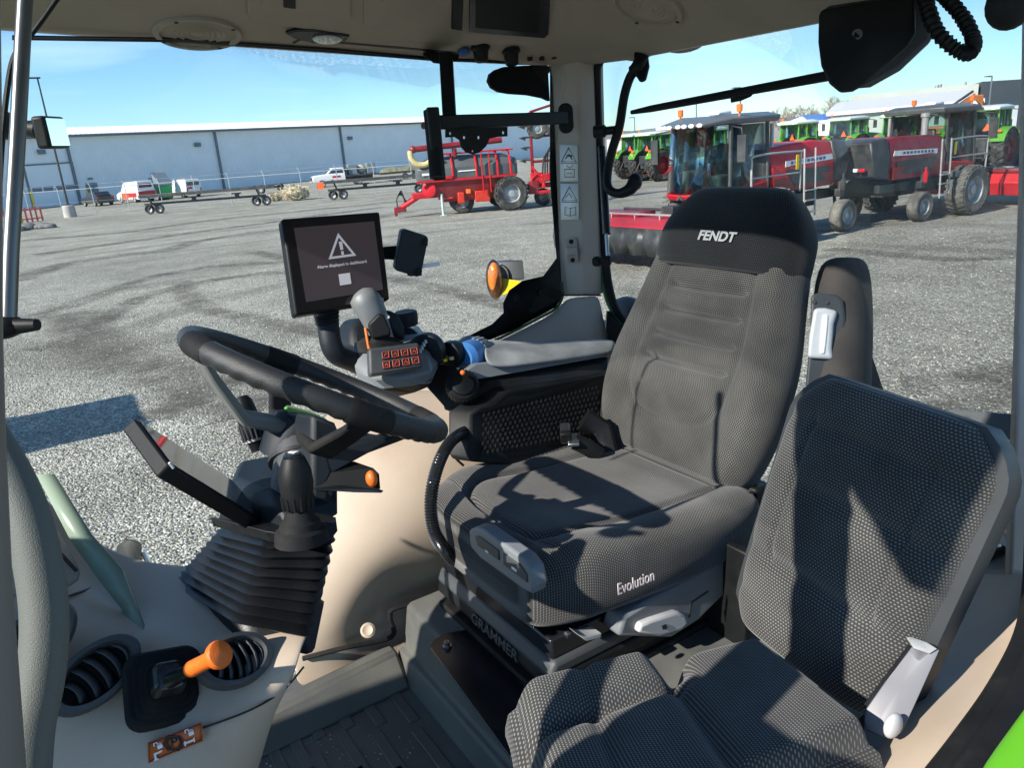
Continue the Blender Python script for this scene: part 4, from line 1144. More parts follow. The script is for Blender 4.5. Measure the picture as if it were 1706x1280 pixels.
# side panel with diamond texture
sp = blk('side_panel', [(783, 690, 1.72), (800, 678, 1.725), (822, 672, 1.74), (845, 655, 1.76), (860, 648, 1.78), (1010, 622, 1.97), (1010, 790, 1.93), (790, 770, 1.69), (784, 760, 1.69)], (.05, .03, 0), BLACK, arm, .006)
a0, a1, b0_, b1x = W(802, 690, 1.72), W(1000, 640, 1.945), W(800, 760, 1.695), W(1000, 720, 1.91)
pn = (a1 - a0).cross(b0_ - a0).normalized()
if pn.x > 0: pn = -pn
m = MB(); nI, nJ = 26, 9
for i in range(nI):
    for j in range(nJ):
        u, v = (i + .5 * (j % 2) + .5) / (nI + .5), (j + .5) / nJ
        c = lerp(lerp(a0, a1, u), lerp(b0_, b1x, u), v) + pn * .0016
        du = (a1 - a0) / nI * .46; dv = (b0_ - a0) / nJ * .62
        m.add([c - du, c + dv, c + du, c - dv, c + pn * .0016], [(0, 1, 4), (1, 2, 4), (2, 3, 4), (3, 0, 4)])
dd = m.obj('diamond_relief', BLACK_M, sp, smooth=0); dd['kind'] = 'stuff'
# beam under the pad and pad
blk('beam', [(770, 640, 1.80), (800, 630, 1.80), (1015, 595, 2.02), (1012, 640, 1.98), (860, 660, 1.80), (790, 690, 1.76)], (.07, .04, 0), BLACK_S, arm, .004)
blk('beam_trim', [(783, 634, 1.775), (778, 616, 1.78), (795, 606, 1.79), (1015, 583, 2.00), (1014, 594, 1.995), (790, 633, 1.772)], (.05, .03, .0), GREY, arm, .004)
pads = []
for (x, yt, yb, d, dp) in ((806, 566, 588, 1.80, .07), (812, 561, 604, 1.79, .09), (830, 562, 610, 1.80, .09), (870, 566, 606, 1.83, .09), (930, 563, 598, 1.89, .09), (985, 562, 590, 1.95, .09), (1015, 564, 586, 1.99, .08), (1024, 571, 580, 2.0, .06)):
    c = W(x, yb, d); t_ = W(x + 3, yt, d + .13)
    pads.append([c, lerp(c, t_, .15) + V((0, 0, .010)), lerp(c, t_, .5) + V((0, 0, .012)), t_ + V((0, 0, .002)), t_ - V((0, 0, .03)), c + (t_ - c) * .3 - V((0, 0, .03)), c - V((0, 0, .008))])
m = MB(); m.loft(pads); m.obj('suede_pad', SUEDE, arm, smooth=80, sub=2)
# blue dial, black rollers
dz = V((.5, -.83, -.1)).normalized()
dcn = W(785, 592, 1.84)
m = MB(); m.lathe(dcn - dz * .03, dz, [(.026, -.012), (.036, .0), (.038, .03), (.037, .055), (.030, .062)], 28); bd = m.obj('blue_dial', BLUE, arm)
for k in range(20):
    a = 2 * pi * k / 20; M_ = facing(dcn + dz * .03, dz)
    m = MB(); m.box(M_ @ V((cos(a) * .0385, sin(a) * .0385, -.004)), (.003, .007, .03), M_.to_3x3() @ Matrix.Rotation(a, 3, 'Z')); m.obj('dial_rib', GREY, bd)
m = MB(); m.lathe(W(752, 590, 1.80), dz, [(.02, -.02), (.030, -.016), (.032, 0), (.030, .02), (.02, .03)], 24); m.obj('scroll_roller', BLACK, arm)
blk('roller_bracket', [(735, 590, 1.785), (748, 578, 1.785), (757, 586, 1.785), (742, 600, 1.78)], (.02, .0, 0), STEEL, arm, .002)
for (x, y) in ((741, 600), (752, 597)):
    m = MB(); m.box(W(x, y, 1.772), (.009, .010, .007)); m.obj('paddle', YELLOW if x < 745 else mat('pale_yellow', (.62, .55, .30), .5), arm, bevel=.001)
blk('pale_cover', [(762, 572, 1.88), (780, 558, 1.90), (800, 562, 1.90), (812, 566, 1.86), (790, 575, 1.86)], (.03, .0, -.01), GREY, arm, .005)
blk('under_bracket', [(735, 605, 1.79), (775, 612, 1.76), (785, 660, 1.75), (790, 690, 1.75), (745, 640, 1.76)], (.05, .04, 0), BLACK, arm, .006)
ow = W(771, 641, 1.725); on_ = V((-.75, .3, .55)).normalized()
m = MB(); m.lathe(ow, on_, [(.034, -.03), (.037, -.022), (.037, -.004), (.033, .0), (.026, .001), (.025, .006), (.020, .008), (.0, .009)], 30); tw2 = m.obj('thumb_wheel', BLACK, arm)
for k in range(26):
    a = 2 * pi * k / 26; M_ = facing(ow, on_)
    m = MB(); m.box(M_ @ V((cos(a) * .0372, sin(a) * .0372, -.012)), (.003, .003, .016), M_.to_3x3() @ Matrix.Rotation(a, 3, 'Z')); m.obj('wheel_tooth', BLACK, tw2)
m = MB(); m.ball(W(771, 621, 1.705), .006, 12, 8, (1.2, 1, 1)); m.obj('orange_mark', ORANGE, tw2)
# joystick base: light grey tray, dark back
tray = MB()
tray.loft([[W(*p) for p in r] for r in [
    [(597, 640, 1.70), (640, 650, 1.66), (720, 640, 1.70), (735, 600, 1.80), (700, 560, 1.90), (600, 590, 1.86)],
    [(590, 615, 1.70), (610, 628, 1.66), (660, 633, 1.65), (722, 622, 1.69), (735, 590, 1.80), (700, 545, 1.92)],
    [(586, 590, 1.72), (612, 612, 1.67), (660, 618, 1.66), (715, 600, 1.70), (718, 575, 1.80), (690, 540, 1.92)],
    [(588, 570, 1.74), (620, 590, 1.70), (660, 596, 1.69), (700, 585, 1.72), (705, 562, 1.80), (680, 535, 1.90)]]])
tr_ = tray.obj('joystick_tray', GREY, arm, bevel=.006, seg=3)
blk('tray_back', [(586, 580, 1.76), (588, 545, 1.78), (600, 528, 1.80), (640, 530, 1.82), (690, 545, 1.84), (716, 565, 1.82), (720, 590, 1.78), (650, 600, 1.74)], (.06, .02, -.01), NAVY, arm, .012)
blk('tray_underside', [(628, 637, 1.672), (700, 640, 1.69), (722, 628, 1.70), (716, 645, 1.71), (690, 655, 1.72), (640, 650, 1.69)], (.06, .03, -.02), BLACK, arm, .004)
kc = W(676, 528, 1.79)
m = MB(); m.lathe(kc, (.0, .05, 1), [(.026, -.02), (.028, -.004), (.028, .010), (.024, .013)], 26); m.obj('round_button', NAVY, arm)
# ribbed wheel right of the tray
rc = W(712, 582, 1.72)
for k in range(6):
    p = lerp(W(697, 590, 1.715), W(712, 563, 1.75), k / 5)
    m = MB(); m.box(p, (.018, .006, .008), Matrix.Rotation(radians(-20), 3, 'Z')); m.obj('roller_rib', GREYL, tr_, bevel=.0015)
m = MB(); m.lathe(W(712, 585, 1.765), V((.6, -.8, 0)), [(.03, -.015), (.042, -.010), (.042, .012), (.034, .016)], 28); m.obj('side_wheel', NAVY, arm)
# keypad
kq = [W(614, 580, 1.615), W(698, 570, 1.655), W(705, 612, 1.645), W(616, 626, 1.605)]
kN = (kq[1] - kq[0]).cross(kq[3] - kq[0]).normalized()
if kN.dot(ray(660, 600)) > 0: kN = -kN
m = MB(); m.hexa([kq[3] - kN * .03, kq[2] - kN * .03, kq[1] - kN * .03, kq[0] - kN * .03, kq[3], kq[2], kq[1], kq[0]]); kp = m.obj('keypad', GREYD, arm, bevel=.006, seg=3)
REDL = emis('red_backlight', (.8, .10, .04), .25); BTN = mat('button_black', (.02, .018, .018), .4)
def kpt(u, v, l=0): return lerp(lerp(kq[0], kq[1], u), lerp(kq[3], kq[2], u), v) + kN * l
for j in range(2):
    for i in range(4):
        u0, v0 = .24 + i * .185, .20 + j * .36
        u1, v1 = u0 + .145, v0 + .28
        m = MB(); m.prism([kpt(u0, v0, .0), kpt(u1, v0, .0), kpt(u1, v1, .0), kpt(u0, v1, .0)], kN * .003); bt = m.obj('key', BTN, kp, bevel=.001)
        m = MB(); e = .012
        m.tube([kpt(u0 + e, v0 + e * 2, .0034), kpt(u1 - e, v0 + e * 2, .0034), kpt(u1 - e, v1 - e * 2, .0034), kpt(u0 + e, v1 - e * 2, .0034)], .0006, 4, closed=True)
        uc, vc = (u0 + u1) / 2, (v0 + v1) / 2
        m.tube([kpt(uc - .03, vc + .05, .0034), kpt(uc + .0, vc - .05, .0034), kpt(uc + .03, vc + (.05 if (i + j) % 2 else -.04), .0034)], .0006, 4)
        m.obj('lit_symbol', REDL, bt)
# joystick grip
js = [(648, 600, 1.70, .030, .028), (640, 575, 1.70, .026, .024), (632, 550, 1.69, .026, .024), (622, 525, 1.68, .031, .027), (611, 505, 1.675, .034, .029), (602, 492, 1.67, .030, .026), (598, 487, 1.67, .016, .014)]
m = MB(); m.tube([W(x, y, d) for x, y, d, a, b in js], [(a, b) for x, y, d, a, b in js], 20, flat=cr); jo = m.obj('joystick', mat('joystick_grey', (.15, .16, .165), .42, var=.1, bump=.2, bscale=900), arm, smooth=60)
blk('thumb_face', [(612, 540, 1.643), (630, 522, 1.64), (640, 524, 1.64), (650, 548, 1.645), (652, 560, 1.65), (620, 566, 1.648)], ray(630, 540) * .02, BLACK, jo, .006)
L = [W(641, 545, 1.70), W(650, 570, 1.69), W(668, 585, 1.685), W(690, 590, 1.69)]
blk('palm_rest', [(622, 570, 1.655), (640, 558, 1.66), (660, 562, 1.67), (694, 582, 1.69), (690, 586, 1.685), (640, 586, 1.66), (625, 590, 1.652)], (.03, .03, 0), BLACK_M, jo, .008)
blk('trigger_guard', [(648, 515, 1.70), (665, 522, 1.71), (676, 545, 1.72), (678, 570, 1.72), (662, 560, 1.71), (652, 540, 1.70)], (.03, .02, 0), NAVY, jo, .008)
m = MB(); m.lathe(W(634, 512, 1.69), W(634, 496, 1.69) - W(634, 512, 1.69), [(.008, 0), (.0095, .003), (.007, .005), (.009, .008), (.007, .010), (.0085, .013), (.0065, .016), (.007, .019), (.004, .022)], 14); m.obj('mini_stick', STEEL, jo)
blk('button_label', [(642, 521, 1.672), (650, 528, 1.672), (646, 535, 1.67), (638, 527, 1.67)], ray(645, 528) * .006, GREYL, jo, .001)
blk('orange_trigger', [(606, 545, 1.66), (611, 546, 1.658), (616, 575, 1.655), (619, 582, 1.655), (612, 583, 1.655)], ray(610, 560) * .012, ORANGE, jo, .003)

# ------------------------------------------------------------------ terminal screen on its post
ter = thing('terminal_display', 'flat black tablet terminal showing a warning triangle above the joystick', 'display', W(570, 600, 1.75))
tq = [W(469, 364, 1.62), W(633, 352, 1.75), W(650, 499, 1.73), W(492, 527, 1.60)]
tN = (tq[1] - tq[0]).cross(tq[3] - tq[0]).normalized()
if tN.dot(ray(560, 440)) > 0: tN = -tN
m = MB(); bv = -tN * .03; m.hexa([tq[3] + bv, tq[2] + bv, tq[1] + bv, tq[0] + bv, tq[3], tq[2], tq[1], tq[0]]); th_ = m.obj('screen_housing', BLACK, ter, bevel=.006, seg=3)
def tp(u, v, l=.0008): return lerp(lerp(tq[0], tq[1], u), lerp(tq[3], tq[2], u), v) + tN * l
m = MB(); m.prism([tp(.02, .025), tp(.98, .025), tp(.98, .975), tp(.02, .975)], tN * .0008); sc_ = m.obj('screen_glass', mat('screen_glass_black', (.010, .010, .012), .10, var=.05, spec=.7), th_)
m = MB(); m.prism([tp(.10, .11, .0018), tp(.92, .11, .0018), tp(.93, .88, .0018), tp(.12, .88, .0018)], tN * .0003); m.obj('lit_panel', emis('screen_black_level', (.028, .022, .024), .6), th_)
ICON = emis('screen_grey_pixels', (.20, .20, .215), .9)
def strip(name, pts, wd, mt, parent, closed=False):
    m = MB(); m.tube(pts, (wd) if False else [(wd, .0004)] * len(pts), 4, closed=closed, flat=None); return m.obj(name, mt, parent)
T = [tp(.525, .205, .003), tp(.685, .47, .003), tp(.395, .475, .003)]
ctr_ = (T[0] + T[1] + T[2]) / 3
m = MB(); n_ = 3
m.add(T + [lerp(p, ctr_, .27) for p in T], [(0, 1, 4, 3), (1, 2, 5, 4), (2, 0, 3, 5)]); m.obj('warning_triangle', ICON, th_, smooth=0)
m = MB(); m.add([tp(.52, .30, .003), tp(.556, .30, .003), tp(.558, .39, .003), tp(.528, .39, .003)], [(0, 1, 2, 3)]); m.obj('exclamation_bar', ICON, th_, smooth=0)
m = MB(); m.add([tp(.531, .405, .003), tp(.558, .405, .003), tp(.559, .445, .003), tp(.533, .445, .003)], [(0, 1, 2, 3)]); m.obj('exclamation_dot', ICON, th_, smooth=0)
m = MB(); m.add([tp(.475, .645, .003), tp(.595, .645, .003), tp(.597, .765, .003), tp(.477, .765, .003)], [(0, 1, 2, 3)]); m.obj('dialog_button', ICON, th_, smooth=0)
tx = (tq[1] - tq[0] + tq[2] - tq[3]).normalized(); ty = (tN.cross(tx))
if ty.z < 0: ty = -ty
text('Alarm displayed in dashboard', 'dialog_text', ICON, th_, frame(tp(.53, .545, .003), tx, ty, tN), .0098, .0002, bold=.0001)
# post
m = MB(); m.tube(bez([W(545, 520, 1.685), W(547, 545, 1.68), W(552, 575, 1.68), W(563, 592, 1.69), W(590, 604, 1.72), W(620, 618, 1.76)], 6), [(.024, .018)] * 31, 16, flat=cr); po = m.obj('post', NAVY, ter, smooth=60)
for k in range(3):
    m = MB(); c = W(544 + k * .6, 524 + k * 6, 1.685); m.lathe(c, (0, .1, 1), [(.027 - k * .001, -.003), (.029 - k * .001, 0), (.027 - k * .001, .003)], 20); m.obj('post_ring', BLACK_M, po)
# side arm and module
m = MB(); m.hexa([W(638, 432, 1.77), W(676, 434, 1.80), W(676, 434, 1.84), W(638, 432, 1.82), W(638, 411, 1.77), W(676, 408, 1.80), W(676, 408, 1.84), W(638, 411, 1.82)]); m.obj('side_arm', BLACK, ter, bevel=.003)
mo = blk('side_module', [(669, 384, 1.74), (676, 382, 1.74), (711, 393, 1.80), (714, 398, 1.80), (702, 456, 1.79), (696, 462, 1.79), (660, 451, 1.73), (658, 446, 1.73)], (.035, -.01, 0), NAVY, ter, .005)
for pts in ([(709, 396, 1.79), (714, 398, 1.79), (713, 410, 1.79), (707, 408, 1.79)], [(699, 446, 1.78), (704, 448, 1.78), (703, 460, 1.78), (697, 459, 1.78)]):
    blk('module_clip', pts, (.02, .02, 0), BLACK, mo, .001)
blk('module_tag', [(702, 440, 1.80), (732, 436, 1.82), (733, 443, 1.82), (703, 447, 1.80)], (.001, .001, 0), WHITE, mo, 0)

# ------------------------------------------------------------------ corrugated hose beside the seat
hp = bez([W(782, 716, 1.74), W(752, 735, 1.66), W(730, 775, 1.60), (W(718, 830, 1.56)), W(722, 880, 1.55), W(738, 912, 1.56), W(756, 935, 1.60)], 22)
m = MB(); m.tube(hp, [.0130 + .0011 * (1 if i % 2 else -1) for i in range(len(hp))], 12)
tag(m.obj('corrugated_hose', BLACK_S, None, smooth=60), 'black corrugated cable hose curving beside the driver seat', 'hose')
hp = bez([W(786, 712, 1.78), W(762, 735, 1.74), W(756, 758, 1.72), W(772, 776, 1.74)], 8)
m = MB(); m.tube(hp, .003, 8); tag(m.obj('thin_cable', BLACK_S, None), 'thin black cable looping behind the corrugated hose', 'cable')

# ------------------------------------------------------------------ monitor bracket from roof to pillar
mbk = thing('monitor_bracket', 'black steel monitor bracket hung from the roof and bolted to the pillar', 'bracket', W(745, 200, 1.85))
def bar(name, a, b, w_, h_, parent, mt=BLACK, bevel=.003):
    a, b = V(a), V(b); t = (b - a).normalized(); s_ = t.cross(V((0, 0, 1)) if abs(t.z) < .9 else cf).normalized(); n_ = s_.cross(t)
    m = MB(); m.hexa([a - s_ * w_ - n_ * h_, a + s_ * w_ - n_ * h_, a + s_ * w_ + n_ * h_, a - s_ * w_ + n_ * h_, b - s_ * w_ - n_ * h_, b + s_ * w_ - n_ * h_, b + s_ * w_ + n_ * h_, b - s_ * w_ + n_ * h_]); return m.obj(name, mt, parent, bevel=bevel)
bar('hanger', W(743, 92, 1.87), W(749, 196, 1.85), .016, .018, mbk)
blk('roof_foot', [(703, 90, 1.90), (710, 86, 1.90), (765, 92, 1.90), (763, 100, 1.89), (742, 107, 1.88), (722, 105, 1.88)], (.05, -.03, .01), BLACK_M, mbk, .003)
bar('cross_bar', W(728, 204, 1.80), W(942, 196, 2.12), .011, .016, mbk)
m = MB(); m.tube([W(717, 185, 1.76), W(728, 296, 1.76)], .0165, 16); gp = m.obj('upright_grip', BLACK_M, mbk, smooth=40)
m = MB(); m.box(lerp(W(717, 185, 1.76), W(728, 296, 1.76), .5) + V((-.012, 0, 0)), (.012, .03, .16)); m.obj('grip_face', BLACK, gp, bevel=.004)
pt = [(742, 214), (845, 211), (845, 227), (829, 228), (815, 231), (810, 243), (799, 254), (788, 257), (776, 254), (768, 245), (765, 233), (757, 228), (742, 229)]
Mp_ = facing(W(793, 225, 1.86), -V((ray(793, 225).x, ray(793, 225).y + .35, 0)), (0, 0, 1)); Mi_ = Mp_.inverted()
pn_ = Mp_.to_3x3() @ V((0, 0, 1)); pcn = pn_.dot(Mp_.translation)
def lp2(x, y): q = Mi_ @ onP(x, y, pn_, pcn); return (q.x, q.y)
holes = []
for (x, y, r_) in ((750, 222, 2.1), (773, 229, 2.1), (797, 229, 2.1), (838, 221, 2.1), (787, 252, 1.6)):
    holes.append([lp2(x + r_ * cos(2 * pi * k / 10), y + r_ * 1.35 * sin(2 * pi * k / 10)) for k in range(10)])
plate('mounting_plate', [lp2(x, y) for x, y in pt], holes, Mp_, .005, BLACK, mbk)
m = MB(); fM = facing(W(942, 197, 2.135), (-.85, .45, 0)); m.prism([fM @ V((x, y, 0)) for x, y in rrect(.042, .080, .020, 6)], fM.to_3x3() @ V((0, 0, .012))); m.obj('pillar_foot', BLACK, mbk, bevel=.004)
m = MB(); m.lathe(W(708, 209, 1.79), W(700, 209, 1.78) - W(708, 209, 1.79), [(.008, -.01), (.008, .006), (.005, .008)], 12); m.obj('clamp_knob', mat('brown_rubber', (.12, .05, .03), .6), mbk)

# ------------------------------------------------------------------ rear wiper motor, hose, wiper
wm = thing('rear_wiper_motor', 'large black wiper motor cover hanging at the top of the rear window', 'wiper motor', W(1440, 60, 1.35))
sh_ = [(1364, 22), (1372, 14), (1505, -8), (1524, -4), (1526, 55), (1512, 78), (1440, 142), (1420, 153), (1400, 155), (1382, 140), (1368, 110), (1363, 70)]
blk('motor_cover', [(x, y, 1.33) for x, y in sh_], ray(1440, 60) * .05, BLACK, wm, .012, 4)
blk('motor_back', [(1372, 10, 1.39), (1520, -12, 1.39), (1550, 10, 1.39), (1555, 66, 1.39), (1500, 118, 1.39), (1450, 146, 1.39), (1400, 150, 1.39)], ray(1440, 60) * .04, GREYD, wm, .010, 3)
m = MB(); m.lathe(W(1428, 57, 1.328), -ray(1428, 57), [(.009, -.004), (.009, .001), (.005, .001), (.005, -.003)], 14); m.obj('cover_screw', BLACK_S, wm)
hp = bez([W(1535, -30, 1.34), W(1545, 10, 1.32), W(1560, 50, 1.30), W(1590, 80, 1.29), W(1615, 88, 1.29), W(1622, 68, 1.30), W(1608, 35, 1.32), W(1585, 5, 1.34), W(1565, -15, 1.36)], 14)
m = MB(); m.tube(hp, [.0115 + .0022 * sin(i * 2 * pi / 3.2) for i in range(len(hp))], 12); m.obj('coiled_hose', BLACK, wm, smooth=60)
m = MB(); m.tube([W(1580, -60, 1.34), W(1560, -25, 1.35), W(1540, -20, 1.35)], .012, 10); m.obj('hose_end', BLACK, wm)
wp = thing('rear_wiper', 'thin black rear wiper slanting across the upper rear window', 'wiper', W(1215, 158, 1.66))
bl = [W(1052, 187, 1.86), W(1380, 126, 1.50)]
m = MB(); m.tube([bl[0], lerp(*bl, .12), lerp(*bl, .5), bl[1]], [.005, .008, .009, .010], 8); m.obj('wiper_blade', BLACK_M, wp)
for (xa, ya, xb, yb) in ((1145, 170, 1160, 167), (1168, 165, 1186, 162)):
    bar('blade_window', W(xa, ya - 1.5, 1.755), W(xb, yb - 1.5, 1.735), .002, .0014, wp, SILVER, 0)
m = MB(); m.tube([W(1222, 157, 1.67), W(1221, 166, 1.67), W(1234, 164, 1.66), W(1250, 158, 1.645), W(1256, 151, 1.64)], [.007, .007, .005, .004, .003], 8); m.obj('wiper_clip', BLACK, wp)

# ------------------------------------------------------------------ rear window handle with gas strut, lamps seen at the roof edge
wh = thing('window_handle', 'curved black rear window handle with hooked lower end beside pillar', 'window handle', W(1030, 320, 2.05))
hp = bez([W(1070, 95, 2.0), W(1062, 112, 2.0), W(1050, 128, 2.02), W(1040, 160, 2.03), W(1032, 210, 2.04), W(1020, 250, 2.05), W(1012, 290, 2.05), W(1014, 314, 2.04), W(1030, 322, 2.03), W(1048, 316, 2.02), W(1058, 303, 2.02)], 6)
nn_ = len(hp)
m = MB(); m.tube(hp, [(.018 if i < 10 else (.012 if i < 46 else .011 + (i - 46) * .0006)) for i in range(nn_)], 14); hd = m.obj('handle_bar', BLACK, wh, smooth=60)
m = MB(); m.ball(W(1058, 303, 2.02), .019, 14, 8, (1, 1, 1.2)); m.obj('handle_end', BLACK, wh)
m = MB(); m.lathe(W(1008, 218, 2.06), W(1028, 216, 2.05) - W(1008, 218, 2.06), [(.016, -.03), (.016, 0), (.011, .004), (.011, .03)], 14); m.obj('handle_pivot', BLACK, wh)
blk('handle_root', [(1056, 86, 1.99), (1078, 80, 1.99), (1082, 110, 1.99), (1076, 134, 1.99), (1066, 137, 1.99), (1056, 120, 1.99)], (.02, -.02, 0), BLACK, wh, .006)
gs = thing('gas_strut', 'slim black gas strut standing along the rear window edge', 'gas strut', W(1010, 430, 2.08))
m = MB(); m.tube([W(1002, 245, 2.10), W(1011, 390, 2.08)], .011, 12); m.obj('strut_cylinder', BLACK_S, gs)
m = MB(); m.tube([W(1010, 388, 2.08), W(1013, 438, 2.08)], .005, 10); m.obj('strut_rod', STEEL, gs)
m = MB(); m.lathe(W(988, 436, 2.09), W(1020, 434, 2.07) - W(988, 436, 2.09), [(.010, 0), (.014, .006), (.014, .018), (.010, .020), (.010, .026), (.014, .03), (.014, .045), (.010, .05)], 16); m.obj('strut_mount', BLACK_M, gs)
wl_ = thing('roof_work_lamp', 'dark work lamp under the roof edge outside the rear window', 'work lamp', W(1110, 75, 2.3))
for (x, y, rx) in ((1062, 92, .05), (1140, 76, .065)):
    m = MB(); m.ball(W(x, y, 2.3), rx, 16, 8, (1, .7, .30)); m.obj('lamp_body', GREYD if rx > .06 else BLACK, wl_)
m = MB(); m.ball(W(1140, 72, 2.27), .05, 16, 8, (1, .7, .25)); m.obj('lamp_glass', BLACK_S, wl_)
m = MB(); m.ball(W(1682, 8, 1.0), .028, 18, 10, (1, 1.1, 1.1)); m.ball(W(1700, -8, 1.0), .03, 12, 8)
tag(m.obj('coat_knob', BLACK_M, None), 'rounded black knob at the top right corner by the post', 'knob')

# ------------------------------------------------------------------ wiper rod, small mirror at the left
rd = thing('mirror_rod', 'upright dark metal rod at the left edge with black lower clamp', 'rod', W(14, 545, .78))
m = MB(); m.tube([W(44, -40, .80), W(38, 60, .80), W(28, 250, .79), W(18, 420, .785), (W(14, 545, .78))], .0078, 14); m.obj('rod', mat('brushed_dark_metal', (.16, .165, .165), .35, .9, var=.1), rd)
m = MB(); m.ball(W(6, 545, .78), .02, 16, 10, (1, 1, .6)); m.tube([W(6, 545, .78), W(62, 541, .775)], [.010, .006], 12); m.obj('rod_clamp', BLACK, rd)
m = MB(); m.tube([W(100, -10, 1.0), W(72, 30, 1.0), W(48, 62, 1.0)], .0035, 8); m.obj('cable_upper', BLACK, rd)
m = MB(); m.tube(bez([W(40, 70, 1.0), W(22, 98, 1.0), W(12, 150, 1.0), W(4, 230, 1.0), W(-2, 330, 1.0)], 5), .0035, 8); m.obj('cable_lower', BLACK, rd)
mi_ = thing('outside_mirror', 'small rounded outside mirror on a short black arm at the left', 'mirror', W(80, 218, 1.7))
m = MB(); m.ball(W(8, 208, 1.7), .030, 14, 8); m.tube([W(8, 208, 1.7), W(48, 214, 1.7), W(64, 216, 1.7)], [.020, .017, .022], 12); m.ball(W(64, 216, 1.7), .014, 12, 8); m.obj('mirror_arm', BLACK, mi_)
mc_ = W(96, 220, 1.7); me_ = V((.83, -.55, 0)) * .042; mu_ = V((0, 0, .034))
mq = [mc_ - me_ + mu_, mc_ + me_ + mu_, mc_ + me_ - mu_, mc_ - me_ - mu_]
mN = (mq[1] - mq[0]).cross(mq[3] - mq[0]).normalized()
if mN.dot(ray(90, 220)) > 0: mN = -mN
m = MB(); m.hexa([mq[3] - mN * .03, mq[2] - mN * .03, mq[1] - mN * .03, mq[0] - mN * .03, mq[3], mq[2], mq[1], mq[0]]); mh_ = m.obj('mirror_housing', BLACK, mi_, bevel=.007, seg=3)
cm = sum(mq, V()) / 4
m = MB(); m.prism([lerp(p, cm, .16) + mN * .0008 for p in mq], mN * .001); m.obj('mirror_glass', mat('mirror_silver', (.85, .86, .88), .02, 1.0, var=.01), mh_)

# ------------------------------------------------------------------ outside the glass: indicator lamp, marker, rear lamp
il = thing('indicator_lamp', 'amber side indicator lamp on a yellow plate outside the right window', 'indicator lamp', W(850, 480, 2.5))
m = MB(); m.ball(W(825, 468, 2.5), .060, 18, 10, (.45, .40, 1.0)); m.obj('amber_lens', AMBER, il)
m = MB(); m.ball(W(824, 466, 2.49), .066, 18, 10, (.45, .42, 1.0)); m.obj('clear_cover', LENS, il)
blk('lamp_body', [(836, 436, 2.5), (872, 433, 2.5), (875, 466, 2.5), (838, 466, 2.5)], (.05, .02, 0), GREYD, il, .004)
blk('yellow_plate', [(836, 463, 2.49), (880, 470, 2.49), (882, 480, 2.49), (838, 492, 2.49)], (.02, .02, 0), YELLOW, il, .002)
mk = thing('marker_light', 'small black marker lamp outside below the windscreen', 'marker lamp', W(225, 940, 2.0))
blk('lamp_body', [(210, 912, 2.0), (226, 900, 2.0), (238, 905, 2.0), (238, 940, 2.0), (220, 948, 2.0), (206, 943, 2.0)], (.03, .02, 0), BLACK, mk, .008)
m = MB(); m.tube([W(238, 920, 2.02), W(246, 935, 2.02), W(247, 950, 2.02)], .008, 8); m.obj('lamp_bracket', SILVER, mk)
rl_ = thing('rear_fender_lamp', 'dark rounded fender lamp outside the lower rear window corner', 'fender lamp', W(1040, 530, 2.6))
m = MB(); m.ball(W(1045, 520, 2.6), .07, 16, 10, (1, .8, .75)); m.obj('lamp_dome', GREYD, rl_)
m = MB(); m.box(W(1035, 560, 2.6), (.14, .14, .1)); m.obj('lamp_base', BLACK, rl_, bevel=.01)
